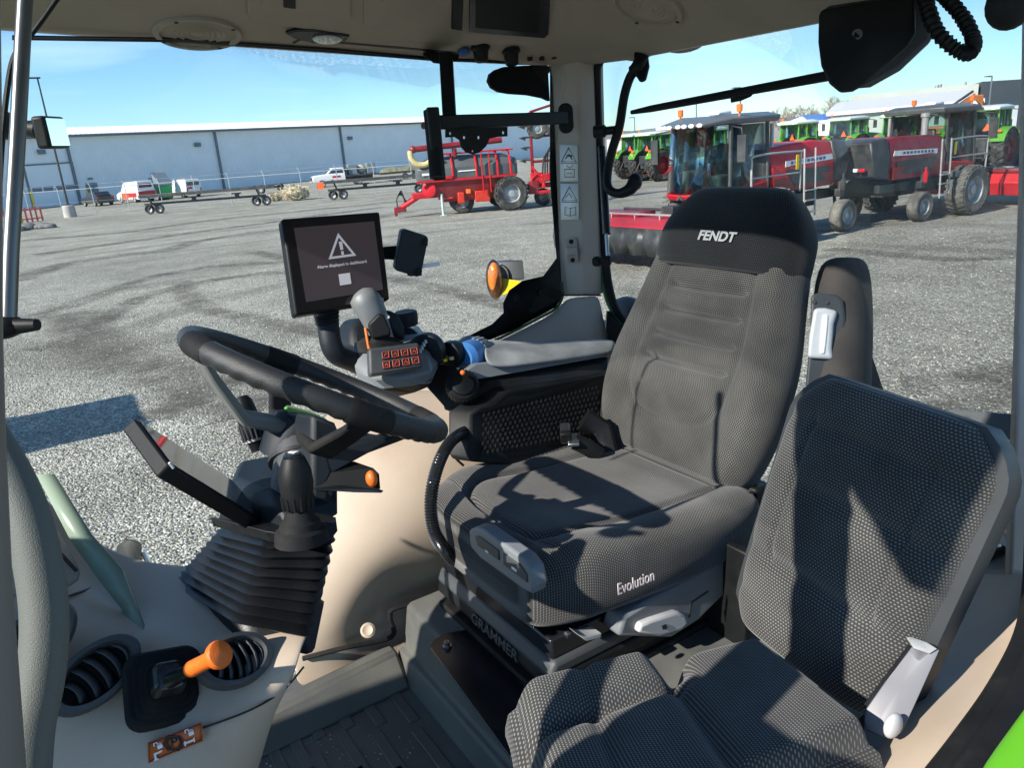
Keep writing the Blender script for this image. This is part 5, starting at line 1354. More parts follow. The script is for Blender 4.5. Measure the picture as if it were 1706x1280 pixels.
# ================================================================== the yard
def gravel():
    m = bpy.data.materials.new('gravel_ground'); m.use_nodes = True
    n, l = m.node_tree.nodes, m.node_tree.links
    b = n['Principled BSDF']; b.inputs['Roughness'].default_value = .95; b.inputs['Specular IOR Level'].default_value = .2
    t = n.new('ShaderNodeTexCoord')
    def noi(s, d=6, r=.6, vec=None, dist=0):
        k = n.new('ShaderNodeTexNoise'); k.inputs['Scale'].default_value = s; k.inputs['Detail'].default_value = d; k.inputs['Roughness'].default_value = r; k.inputs['Distortion'].default_value = dist
        l.new(vec or t.outputs['Object'], k.inputs['Vector']); return k.outputs[0]
    def mr(x, a, b_, c, d_):
        k = n.new('ShaderNodeMapRange'); l.new(x, k.inputs[0])
        for i, q in enumerate((a, b_, c, d_)): k.inputs[i + 1].default_value = q
        return k.outputs[0]
    vo = n.new('ShaderNodeTexVoronoi'); vo.inputs['Scale'].default_value = 36; l.new(t.outputs['Object'], vo.inputs['Vector'])
    vo2 = n.new('ShaderNodeTexVoronoi'); vo2.inputs['Scale'].default_value = 9; l.new(t.outputs['Object'], vo2.inputs['Vector'])
    ramp = n.new('ShaderNodeValToRGB')
    e = ramp.color_ramp.elements
    e[0].position = 0; e[0].color = (.15, .143, .12, 1); e[1].position = 1; e[1].color = (.62, .605, .52, 1)
    for p, c in ((.35, (.28, .272, .228, 1)), (.6, (.385, .375, .318, 1)), (.85, (.49, .48, .41, 1))):
        q = e.new(p); q.color = c
    sep = n.new('ShaderNodeSeparateColor'); l.new(vo.outputs['Color'], sep.inputs[0])
    l.new(sep.outputs[0], ramp.inputs[0])
    # patches of darker, damper soil and long curved tyre tracks
    mp_ = n.new('ShaderNodeMapping'); mp_.inputs['Scale'].default_value = (.9, .22, 1); mp_.inputs['Rotation'].default_value = (0, 0, radians(28)); l.new(t.outputs['Object'], mp_.inputs[0])
    trk = mr(noi(.55, 9, .72, mp_.outputs[0], 1.2), .50, .68, 0, .75)
    pat = mr(noi(.10, 7, .65, None, .6), .50, .70, 0, .55)
    wv = n.new('ShaderNodeTexWave'); wv.wave_type = 'RINGS'; wv.rings_direction = 'Z'; wv.inputs['Scale'].default_value = .075; wv.inputs['Distortion'].default_value = 7; wv.inputs['Detail'].default_value = 5; wv.inputs['Detail Scale'].default_value = .35
    m3 = n.new('ShaderNodeMapping'); m3.inputs['Location'].default_value = (-9, 9, 0); l.new(t.outputs['Object'], m3.inputs[0]); l.new(m3.outputs[0], wv.inputs[0])
    wr = mr(wv.outputs[1], .80, .97, 0, .55)
    far = n.new('ShaderNodeVectorMath'); far.operation = 'LENGTH'; l.new(t.outputs['Object'], far.inputs[0])
    add = n.new('ShaderNodeMath'); add.operation = 'MAXIMUM'; l.new(trk, add.inputs[0]); l.new(wr, add.inputs[1])
    mul = n.new('ShaderNodeMath'); mul.operation = 'MULTIPLY'; l.new(add.outputs[0], mul.inputs[0]); l.new(mr(noi(.35, 5, .6), .38, .6, .1, 1), mul.inputs[1])
    add2 = n.new('ShaderNodeMath'); add2.operation = 'MAXIMUM'; l.new(mul.outputs[0], add2.inputs[0]); l.new(pat, add2.inputs[1])
    mx_ = n.new('ShaderNodeMixRGB'); mx_.blend_type = 'MIX'; mx_.inputs[2].default_value = (.12, .112, .09, 1)
    k2 = n.new('ShaderNodeMath'); k2.operation = 'MULTIPLY'; k2.inputs[1].default_value = .95; l.new(add2.outputs[0], k2.inputs[0])
    l.new(k2.outputs[0], mx_.inputs[0]); l.new(ramp.outputs[0], mx_.inputs[1])
    # broad tone
    sc = n.new('ShaderNodeVectorMath'); sc.operation = 'SCALE'; l.new(mx_.outputs[0], sc.inputs[0]); l.new(mr(noi(.6, 8, .6), .3, .7, .82, 1.15), sc.inputs['Scale'])
    l.new(sc.outputs[0], b.inputs['Base Color'])
    bp = n.new('ShaderNodeBump'); bp.inputs['Strength'].default_value = .9; bp.inputs['Distance'].default_value = .03
    l.new(vo.outputs['Distance'], bp.inputs['Height'])
    bp.invert = True
    b2 = n.new('ShaderNodeBump'); b2.inputs['Strength'].default_value = .6; b2.inputs['Distance'].default_value = .12
    l.new(noi(1.6, 8, .65, None, .3), b2.inputs['Height']); l.new(bp.outputs[0], b2.inputs['Normal'])
    l.new(b2.outputs[0], b.inputs['Normal'])
    return m
m = MB(); m.grid([[(x, y, 0) for x in (-400, -20, 0, 60, 200, 1500)] for y in (1500, 200, 20, -40, -200, -1500)])
struct(m.obj('ground', gravel(), None, smooth=0))

def stone_mat():
    m = bpy.data.materials.new('loose_stone'); m.use_nodes = True
    n, l = m.node_tree.nodes, m.node_tree.links
    b = n['Principled BSDF']; b.inputs['Roughness'].default_value = .9
    g = n.new('ShaderNodeNewGeometry'); r = n.new('ShaderNodeValToRGB')
    r.color_ramp.elements[0].color = (.15, .145, .12, 1); r.color_ramp.elements[1].color = (.58, .57, .50, 1)
    q = r.color_ramp.elements.new(.55); q.color = (.39, .38, .32, 1)
    l.new(g.outputs['Random Per Island'], r.inputs[0]); l.new(r.outputs[0], b.inputs['Base Color'])
    return m
rs = random.Random(3)
vs, fs = [], []
for i in range(52000):
    r_ = 5.2 * (24 / 5.2) ** rs.random()
    a = radians(rs.uniform(-80, 6))
    x, y = r_ * cos(a), r_ * sin(a)
    if x < 2.6: continue
    cl = noise.noise(V((x * .6, y * .6, 0)))
    if cl < -.25 and rs.random() < .7: continue
    s_ = rs.uniform(.008, .020) * (1.5 if rs.random() < .06 else 1)
    b = len(vs); ph = rs.uniform(0, 6.28)
    k1, k2_, k3 = rs.uniform(.7, 1.3), rs.uniform(.6, 1.1), rs.uniform(.5, .9)
    for q in range(4):
        vs.append((x + s_ * k1 * cos(ph + q * pi / 2) * rs.uniform(.8, 1.2), y + s_ * k2_ * sin(ph + q * pi / 2) * rs.uniform(.8, 1.2), s_ * k3 * .45))
    vs.append((x + s_ * .2, y, s_ * k3 * 1.25)); vs.append((x, y, -s_ * .2))
    fs += [(b, b + 1, b + 4), (b + 1, b + 2, b + 4), (b + 2, b + 3, b + 4), (b + 3, b, b + 4), (b + 1, b, b + 5), (b + 2, b + 1, b + 5), (b + 3, b + 2, b + 5), (b, b + 3, b + 5)]
me = bpy.data.meshes.new('loose_gravel'); me.from_pydata(vs, [], fs); me.materials.append(stone_mat())
o = bpy.data.objects.new('loose_gravel', me); COL.objects.link(o); o['kind'] = 'stuff'; o['label'] = 'loose grey gravel stones scattered over the yard'

# tyre tracks: strips of darker, pressed soil on the gravel
def track_mat(name, seed):
    m = bpy.data.materials.new(name); m.use_nodes = True
    n, l = m.node_tree.nodes, m.node_tree.links
    b = n['Principled BSDF']; b.inputs['Roughness'].default_value = .95; b.inputs['Base Color'].default_value = (.095, .085, .068, 1)
    uv = n.new('ShaderNodeUVMap'); uv.uv_map = 'UVMap'; sx = n.new('ShaderNodeSeparateXYZ'); l.new(uv.outputs[0], sx.inputs[0])
    t = n.new('ShaderNodeTexCoord')
    a = n.new('ShaderNodeMath'); a.operation = 'ABSOLUTE'; l.new(sx.outputs[0], a.inputs[0])
    f = n.new('ShaderNodeMapRange'); f.interpolation_type = 'SMOOTHSTEP'; f.inputs[1].default_value = .25; f.inputs[2].default_value = 1; f.inputs[3].default_value = 1; f.inputs[4].default_value = 0; l.new(a.outputs[0], f.inputs[0])
    nz_ = n.new('ShaderNodeTexNoise'); nz_.inputs['Scale'].default_value = 1.1; nz_.inputs['Detail'].default_value = 9; nz_.inputs['Roughness'].default_value = .7; l.new(t.outputs['Object'], nz_.inputs['Vector'])
    g = n.new('ShaderNodeMapRange'); g.inputs[1].default_value = .40; g.inputs[2].default_value = .62; g.inputs[3].default_value = .15; g.inputs[4].default_value = .85; l.new(nz_.outputs[0], g.inputs[0])
    n5 = n.new('ShaderNodeTexNoise'); n5.inputs['Scale'].default_value = 26; n5.inputs['Detail'].default_value = 3; l.new(t.outputs['Object'], n5.inputs['Vector'])
    g5 = n.new('ShaderNodeMapRange'); g5.inputs[1].default_value = .38; g5.inputs[2].default_value = .58; g5.inputs[3].default_value = .55; g5.inputs[4].default_value = 1; l.new(n5.outputs[0], g5.inputs[0])
    # tread bars across the track
    wv_ = n.new('ShaderNodeMath'); wv_.operation = 'SINE'; sc_ = n.new('ShaderNodeMath'); sc_.operation = 'MULTIPLY'; sc_.inputs[1].default_value = 26; l.new(sx.outputs[1], sc_.inputs[0]); l.new(sc_.outputs[0], wv_.inputs[0])
    g6 = n.new('ShaderNodeMapRange'); g6.inputs[1].default_value = -.6; g6.inputs[2].default_value = .4; g6.inputs[3].default_value = .72; g6.inputs[4].default_value = 1; l.new(wv_.outputs[0], g6.inputs[0])
    p = f.outputs[0]
    for q in (g, g5, g6):
        k = n.new('ShaderNodeMath'); k.operation = 'MULTIPLY'; l.new(p, k.inputs[0]); l.new(q.outputs[0], k.inputs[1]); p = k.outputs[0]
    l.new(p, b.inputs['Alpha'])
    bpm = n.new('ShaderNodeBump'); bpm.inputs['Strength'].default_value = .7; bpm.inputs['Distance'].default_value = .04; l.new(g6.outputs[0], bpm.inputs['Height']); l.new(bpm.outputs[0], b.inputs['Normal'])
    return m
TRK = track_mat('pressed_soil', 0)
ground_o = bpy.data.objects['ground']
for kk, (px, wd) in enumerate([
    ([(20, 545), (60, 528), (150, 498), (200, 480), (254, 462), (342, 446), (454, 438), (600, 436)], .55),
    ([(60, 585), (135, 560), (190, 520), (250, 492), (340, 470), (450, 455), (600, 452)], .5),
    ([(20, 470), (110, 440), (200, 426), (272, 418), (330, 402), (420, 388), (560, 372), (690, 352)], .8),
    ([(60, 425), (200, 405), (340, 385), (470, 368), (640, 345)], .9),
    ([(40, 400), (200, 388), (360, 366), (520, 350), (680, 334)], 1.0),
    ([(300, 470), (312, 492), (340, 515), (401, 528), (489, 546), (600, 566), (720, 600)], .45),
    ([(420, 420), (520, 440), (651, 464), (740, 484), (837, 508), (900, 530)], .45),
    ([(130, 520), (137, 548), (172, 590), (243, 616), (330, 640), (420, 690)], .9),
    ([(250, 700), (330, 660), (420, 630), (480, 640)], .5),
    ([(1380, 415), (1480, 424), (1590, 432), (1720, 424)], .5),
    ([(1500, 640), (1560, 640), (1640, 628), (1720, 610)], .45), ([(1540, 700), (1620, 672), (1720, 650)], .4)]):
    pts = bez([onZ(x, y, 0) for x, y in px], 10); m = MB(); rows, uvr = [], []; acc = 0
    for i, p in enumerate(pts):
        t_ = (pts[min(i + 1, len(pts) - 1)] - pts[max(i - 1, 0)]).normalized(); nn = V((-t_.y, t_.x, 0))
        if i: acc += (p - pts[i - 1]).length
        z_ = V((0, 0, .004 + .0012 * kk))
        rows.append([p + nn * (wd * s_) + z_ for s_ in (-1, -.33, .33, 1)]); uvr.append([(s_, acc) for s_ in (-1, -.33, .33, 1)])
    m.loft(rows, cap=False, closed=False, uvs=uvr)
    m.obj('tyre_track', TRK, ground_o, smooth=0)

RED = mat('red_machine_paint', (.52, .012, .02), .42, var=.08, vscale=3, spec=.3, dirt=(.25, .10, .08), dscale=2, damt=.25)
REDD = mat('dark_red_machine_paint', (.22, .010, .016), .35, var=.12, vscale=3, dirt=(.2, .13, .11), dscale=2, damt=.3)
GRN = mat('tractor_green_paint', (.10, .33, .03), .3, var=.08, vscale=3, coat=.4)
CHAR = mat('charcoal_paint', (.035, .037, .038), .45, var=.15, vscale=4, dirt=(.16, .15, .13), dscale=2, damt=.4)
CHARL = mat('grey_roof_plastic', (.10, .11, .115), .35, var=.1, vscale=3)
TYRE = mat('tyre_rubber', (.028, .027, .026), .85, var=.2, vscale=3, dirt=(.20, .19, .165), dscale=2.5, damt=.75)
TYREG = mat('dusty_tyre_rubber', (.085, .083, .075), .9, var=.2, vscale=3, dirt=(.26, .25, .22), dscale=3, damt=.8)
RIMG = mat('grey_rim_paint', (.38, .40, .41), .4, .3, var=.1)
RIMR = mat('dark_red_rim_paint', (.20, .012, .02), .4, var=.1)
CABG = glassmat('machine_cab_glass', (.66, .80, .79), .9)
BEI2 = mat('pale_interior', (.55, .57, .50), .6)
RAIL = mat('grey_handrail_paint', (.40, .40, .38), .45, .4, var=.1)
AMB2 = emis('amber_beacon', (.75, .16, .03), .15)
SMV = mat('orange_reflector', (.85, .13, .03), .4, var=.05)
LAMPW = mat('lamp_white', (.8, .82, .82), .2)
def wheel(parent, c, R, w_, mt=None, rim=None, lugs=22, rr=.62, ax=V((0, 1, 0)), side=1, chev=.5, lugh=.045, name='wheel'):
    c = V(c); mt = mt or TYRE; rim = rim or RIMG
    h = w_ / 2
    m = MB(); m.lathe(c, ax, [(R * rr, -h * .86), (R * .86, -h), (R * .955, -h * .86), (R * .985, -h * .5), (R * .985, h * .5), (R * .955, h * .86), (R * .86, h), (R * rr, h * .86)], 32, cap=False)
    M_ = facing(c, ax)
    if lugs:
        R3_ = M_.to_3x3()
        for k in range(lugs):
            for s_ in (-1, 1):
                a = 2 * pi * (k + (.5 if s_ > 0 else 0)) / lugs
                er = V((cos(a), sin(a), 0)); et = V((-sin(a), cos(a), 0)); ez = V((0, 0, 1))
                p0 = er * (R * .975) + ez * (s_ * h * .05); p1 = er * (R * .94) + ez * (s_ * h * .97) + et * (chev * h * .9)
                tw_ = R * pi * 2 / lugs * .22
                P = []
                for q in (p0, p1):
                    P += [q - et * tw_, q + et * tw_]
                up = er * lugh
                m.hexa([M_ @ x for x in (P[0], P[1], P[3], P[2])] + [M_ @ (x + up) for x in (P[0], P[1], P[3], P[2])])
    wo_ = m.obj(name, mt, parent, smooth=30)
    m = MB(); m.lathe(c, ax, [(R * rr * 1.02, -h * .8), (R * rr * .95, -h * .6), (R * rr * .9, h * .30 * side), (R * rr * .5, h * .42 * side), (R * .2, h * .5 * side), (R * .19, h * .66 * side), (0.001, h * .68 * side)], 28, cap=False)
    m.lathe(c, ax, [(R * rr * .95, h * .6 * side), (R * rr * 1.03, h * .88 * side), (R * rr * 1.0, h * .84 * side), (R * rr * .9, h * .30 * side)], 28, cap=False)
    m.obj('rim', rim, wo_, smooth=40)
    return wo_
def P_(name, mt, parent, f, bevel=0, **k):
    m = MB(); f(m); return m.obj(name, mt, parent, bevel=bevel, **k)
def bx(name, mt, parent, c, s, bevel=.02, R=None): return P_(name, mt, parent, lambda m: m.box(c, s, R), bevel)
def tb(name, mt, parent, pts, r, n=8): return P_(name, mt, parent, lambda m: m.tube(pts, r, n))
def place(o, x, y, ang, label=None):
    o.location = (x, y, 0); o.rotation_euler = (0, 0, ang)
    if label: o['label'] = label
    return o

# ------------------------------------------------------------------ windrowers (x forward, y left)
def windrower(label, wb, front=True):
    t = thing('windrower', label, 'windrower', (0, 0, 0), 'two red self-propelled windrowers')
    for s_ in (1, -1):
        wheel(t, (0, s_ * 1.42, .75), .72, .58, TYREG, RIMG, 26, .55, side=s_, chev=.3, lugh=.03, name='drive_wheel')
        cw = wheel(t, (-wb, s_ * 1.15, .44), .44, .34, TYREG, RIMG, 0, .52, side=s_, name='caster_wheel')
        P_('caster_fork', CHAR, t, lambda m: (m.tube([(-wb, s_ * .93, .44), (-wb + .1, s_ * .93, .95), (-wb + .12, s_ * 1.1, 1.12)], .045, 8), m.tube([(-wb + .12, s_ * 1.1, .95), (-wb + .12, s_ * 1.1, 1.35)], .06, 10)))
        P_('caster_cylinder', RED if not front else CHAR, t, lambda m: m.lathe((-wb + .12, s_ * 1.18, 1.1), (0, 0, 1), [(.05, 0), (.07, .05), (.07, .3), (.03, .32), (.03, .45)], 10))
    P_('frame', CHAR, t, lambda m: (m.box((-1.2, .75, 1.05), (4.4, .16, .24)), m.box((-1.2, -.75, 1.05), (4.4, .16, .24)), m.box((0, 0, 1.0), (.3, 2.5, .3)), m.box((-wb + .1, 0, 1.05), (.2, 2.3, .2))), .01)
    bx('belly', CHAR, t, (-1.6, 0, 1.0), (2.6, 1.2, .5), .05)
    # platform
    P_('platform', CHARL, t, lambda m: (m.box((.1, 1.15, 1.30), (1.5, .55, .06)), m.box((.1, -1.15, 1.30), (1.5, .55, .06))), .01)
    # cab
    cab_ = P_('cab_nose', RED, t, lambda m: m.loft([[(1.0, .95, 1.32), (1.55, .55, 1.30), (1.65, 0, 1.28), (1.55, -.55, 1.30), (1.0, -.95, 1.32), (-.4, -.95, 1.32), (-.4, .95, 1.32)], [(1.05, .97, 1.50), (1.62, .58, 1.46), (1.74, 0, 1.42), (1.62, -.58, 1.46), (1.05, -.97, 1.50), (-.4, -.95, 1.62), (-.4, .95, 1.62)]]), .03)
    P_('nose_emblem', CHAR, cab_, lambda m: m.prism([(1.755, -.12, 1.32), (1.755, -.03, 1.42), (1.755, .03, 1.42), (1.755, .12, 1.32), (1.755, .05, 1.32), (1.755, 0, 1.37), (1.755, -.05, 1.32)], (-.05, 0, 0)))
    gl_ = [(-.38, .93), (1.05, .95), (1.58, .56), (1.68, 0), (1.58, -.56), (1.05, -.95), (-.38, -.93)]
    top_ = [(-.42, .86), (.95, .88), (1.42, .55), (1.50, 0), (1.42, -.55), (.95, -.88), (-.42, -.86)]
    for k in range(6):
        a, b = gl_[k], gl_[k + 1]; c, d = top_[k], top_[k + 1]
        P_('cab_window', CABG, t, lambda m: m.grid([[(a[0], a[1], 1.48), (b[0], b[1], 1.48)], [(c[0], c[1], 2.98), (d[0], d[1], 2.98)]]), solid=.01)
    for k in (0, 1, 5, 6):
        tb('cab_post', CHAR, t, [(gl_[k][0], gl_[k][1], 1.46), (top_[k][0], top_[k][1], 3.0)], .05)
    P_('cab_rear_wall', CHAR, t, lambda m: m.box((-.42, 0, 1.8), (.08, 1.8, .9)), .02)
    P_('operator_seat', CHAR, t, lambda m: (m.box((.35, 0, 1.75), (.5, .5, .14)), m.box((.08, 0, 2.15), (.14, .5, .8)), m.box((.35, 0, 1.55), (.3, .3, .3))), .05)
    P_('cab_console', BEI2, t, lambda m: (m.box((.9, .55, 1.65), (.5, .3, .4)), m.box((.5, -.62, 1.70), (.9, .3, .5)), m.tube([(1.15, 0, 1.4), (1.0, 0, 2.1)], .09, 10)), .05)
    P_('wheel_and_dash', CHAR, t, lambda m: m.lathe((.95, 0, 2.12), (-.3, 0, 1), [(.2, -.02), (.22, 0), (.2, .02)], 16))
    rf = P_('cab_roof', CHARL, t, lambda m: m.loft([[(-.75, .95, 3.0), (1.0, 1.0, 3.0), (1.75, .72, 2.98), (1.92, 0, 2.98), (1.75, -.72, 2.98), (1.0, -1.0, 3.0), (-.75, -.95, 3.0)], [(-.8, .98, 3.14), (1.0, 1.03, 3.14), (1.72, .74, 3.06), (1.90, 0, 3.06), (1.72, -.74, 3.06), (1.0, -1.03, 3.14), (-.8, -.98, 3.14)], [(-.6, .7, 3.24), (.9, .7, 3.24), (1.2, .45, 3.2), (1.28, 0, 3.2), (1.2, -.45, 3.2), (.9, -.7, 3.24), (-.6, -.7, 3.24)]]), .03)
    for s_ in (1, -1):
        for q in range(4):
            c = V((1.93 - .018 * q * q, s_ * (.14 + .17 * q), 3.02)); 
            P_('roof_lamp', LAMPW, rf, lambda m: m.ball(c, .085, 10, 6, (.4, 1, .6)))
        P_('beacon', AMB2, rf, lambda m: m.lathe((.7, s_ * .92, 3.14), (0, 0, 1), [(.02, 0), (.02, .12), (.07, .13), (.075, .28), (.05, .30)], 12))
        P_('side_mirror', CHAR, t, lambda m: (m.tube([(1.0, s_ * .98, 2.95), (1.15, s_ * 1.35, 2.9), (1.15, s_ * 1.38, 2.75)], .02, 6), m.box((1.15, s_ * 1.38, 2.45), (.08, .24, .6))), .03)
    P_('gps_dome', LAMPW, rf, lambda m: m.box((.3, 0, 3.28), (.5, .35, .1)), .04)
    # hood
    hd_ = P_('engine_hood', REDD if not front else RED, t, lambda m: m.loft([[(x, w_, 1.28), (x, w_ + .02, 1.9), (x, w_ * .85, h_), (x, -w_ * .85, h_), (x, -w_ - .02, 1.9), (x, -w_, 1.28)] for x, w_, h_ in ((-.5, .95, 2.35), (-1.2, .98, 2.42), (-2.4, .96, 2.46), (-3.15, .92, 2.40))]), .04)
    P_('lower_skirt', REDD, hd_, lambda m: (m.box((-1.8, .985, 1.45), (2.5, .03, .34)), m.box((-1.8, -.985, 1.45), (2.5, .03, .34))))
    cap = P_('rear_cowl', CHAR, t, lambda m: m.loft([[(-3.16, .95, 1.30), (-3.16, .97, 1.9), (-3.16, .84, 2.44), (-3.16, -.84, 2.44), (-3.16, -.97, 1.9), (-3.16, -.95, 1.30)], [(-3.75, .90, 1.38), (-3.95, .92, 1.9), (-3.85, .80, 2.38), (-3.85, -.80, 2.38), (-3.95, -.92, 1.9), (-3.75, -.90, 1.38)]]), .06)
    for s_ in (1, -1):
        P_('stripe_decal', LAMPW, hd_, lambda m: m.prism([(-1.0, s_ * .985, 2.02), (-3.0, s_ * .955, 2.08), (-3.05, s_ * .955, 1.94), (-1.0, s_ * .99, 1.88)], (0, s_ * .012, 0)))
        P_('decal_print', mat('decal_blue', (.08, .10, .25), .5), hd_, lambda m: [m.box((-1.25 - q * .17, s_ * 1.005, 1.965 + q * .004), (.10, .006, .07)) for q in range(9)])['kind'] = 'stuff'
        P_('air_grille', CHAR, hd_, lambda m: m.prism([(-1.0, s_ * .99, 1.82), (-2.9, s_ * .975, 1.78), (-2.75, s_ * .98, 1.42), (-1.4, s_ * 1.0, 1.40)], (0, s_ * .02, 0)))
        P_('tail_lamp', RED, cap, lambda m: m.box((-3.93, s_ * .62, 1.62), (.08, .2, .1)), .02)
        P_('tail_lamp_clear', LAMPW, cap, lambda m: m.box((-3.93, s_ * .42, 1.62), (.08, .14, .1)), .02)
    P_('reflector_triangle', SMV, cap, lambda m: m.prism([(-4.0, .25, 1.22), (-4.0, -.2, 1.22), (-4.0, .03, 1.64)], (-.02, 0, 0)))
    P_('maker_emblem', RED, cap, lambda m: m.prism([(-3.95, -.25, 2.18), (-3.95, .25, 2.22), (-3.95, .1, 2.12), (-3.95, -.1, 2.1)], (-.02, 0, 0)))
    P_('exhaust', RAIL, t, lambda m: m.lathe((-1.0, -.55, 2.4), (0, 0, 1), [(.09, 0), (.1, .5), (.13, .52), (.13, .62), (.05, .64)], 12))
    P_('air_intake', RAIL, t, lambda m: m.lathe((-.75, .75, 2.4), (0, 0, 1), [(.05, 0), (.05, .55)], 10))
    # handrails and ladder on the left
    for s_ in ((1,) if front else (-1,)):
        P_('handrail', RAIL, t, lambda m: (m.tube(bez([(.85, s_ * 1.42, 1.3), (.85, s_ * 1.42, 2.05), (.7, s_ * 1.42, 2.25), (-.9, s_ * 1.42, 2.25), (-1.0, s_ * 1.42, 2.15), (-1.0, s_ * 1.42, 1.3)], 5), .025, 8), m.tube([(.85, s_ * 1.42, 1.75), (-1.0, s_ * 1.42, 1.75)], .02, 8)))
        P_('ladder', RAIL, t, lambda m: (m.tube([(-1.1, s_ * 1.45, 2.3), (-1.1, s_ * 1.5, .65)], .025, 8), m.tube([(-1.55, s_ * 1.45, 2.3), (-1.55, s_ * 1.5, .65)], .025, 8), [m.box((-1.33, s_ * 1.49, z), (.45, .10, .03)) for z in (.75, 1.05, 1.3)]))
        P_('warning_tag', YELLOW, t, lambda m: m.box((-.85, s_ * 1.44, 2.0), (.12, .02, .35)), .01)
        P_('step_box', CHARL, t, lambda m: m.box((-.1, s_ * 1.35, 1.25), (1.3, .25, .16)), .02)
    # header
    hw = 2.15
    hdx = 2.35
    hb2 = P_('cutting_header', RED, t, lambda m: m.loft([[(hdx, y, .35), (hdx - .15, y, .75), (hdx + .0, y, 1.02), (hdx + .75, y, 1.08), (hdx + 1.6, y, .98), (hdx + 1.6, y, .88), (hdx + .5, y, .80), (hdx + .4, y, .35)] for y in (-hw, 0, hw)]), .02)
    P_('header_curtain', CHAR, hb2, lambda m: m.loft([[(hdx + 1.62 + .02 * sin(k * 1.7), y, .96), (hdx + 1.68 + .05 * sin(k * 2.3), y, .66), (hdx + 1.65 + .06 * sin(k * 1.1), y, .36)] for k, y in enumerate([-hw + i * hw * 2 / 44 for i in range(45)])], closed=False), solid=.02)
    for s_ in (-1, 1):
        P_('header_end', RED, hb2, lambda m: m.box((hdx + .65, s_ * (hw + .05), .72), (1.8, .12, .72)), .05)
        P_('header_reflector', YELLOW, hb2, lambda m: (m.box((hdx + 1.02, s_ * (hw - .35), 1.02), (.16, .2, .08)), m.box((hdx + .4, s_ * (hw + .12), .8), (.25, .02, .16))))
        P_('lift_arm', CHAR, t, lambda m: (m.tube([(.5, s_ * .8, 1.0), (1.6, s_ * .8, .75), (hdx, s_ * .8, .6)], .09, 8)))
    P_('header_rail', RAIL, hb2, lambda m: (m.tube([(hdx + .9, -hw + .2, 1.16), (hdx + .9, hw - .2, 1.16)], .025, 6), [m.tube([(hdx + .9, y_, 1.02), (hdx + .9, y_, 1.17)], .02, 6) for y_ in (-1.6, -.8, 0, .8, 1.6)]))
    P_('header_deck_panel', REDD, hb2, lambda m: m.box((hdx + .35, -.9, 1.10), (.6, 1.5, .12)), .03)
    P_('header_top_bar', CHAR, hb2, lambda m: (m.tube([(hdx + .1, -1.2, 1.18), (hdx + .1, 1.2, 1.18)], .04, 8), m.box((hdx + .1, .4, 1.15), (.3, .35, .25))), .02)
    return t
place(windrower('red windrower facing left with lit cab glass, nearer the pillar', 3.35, True), 14.5, -16.25, radians(92)).scale = (1.04,) * 3
place(windrower('red windrower facing away with black tail, at the right', 1.9, False), 13.85, -24.4, radians(-92))

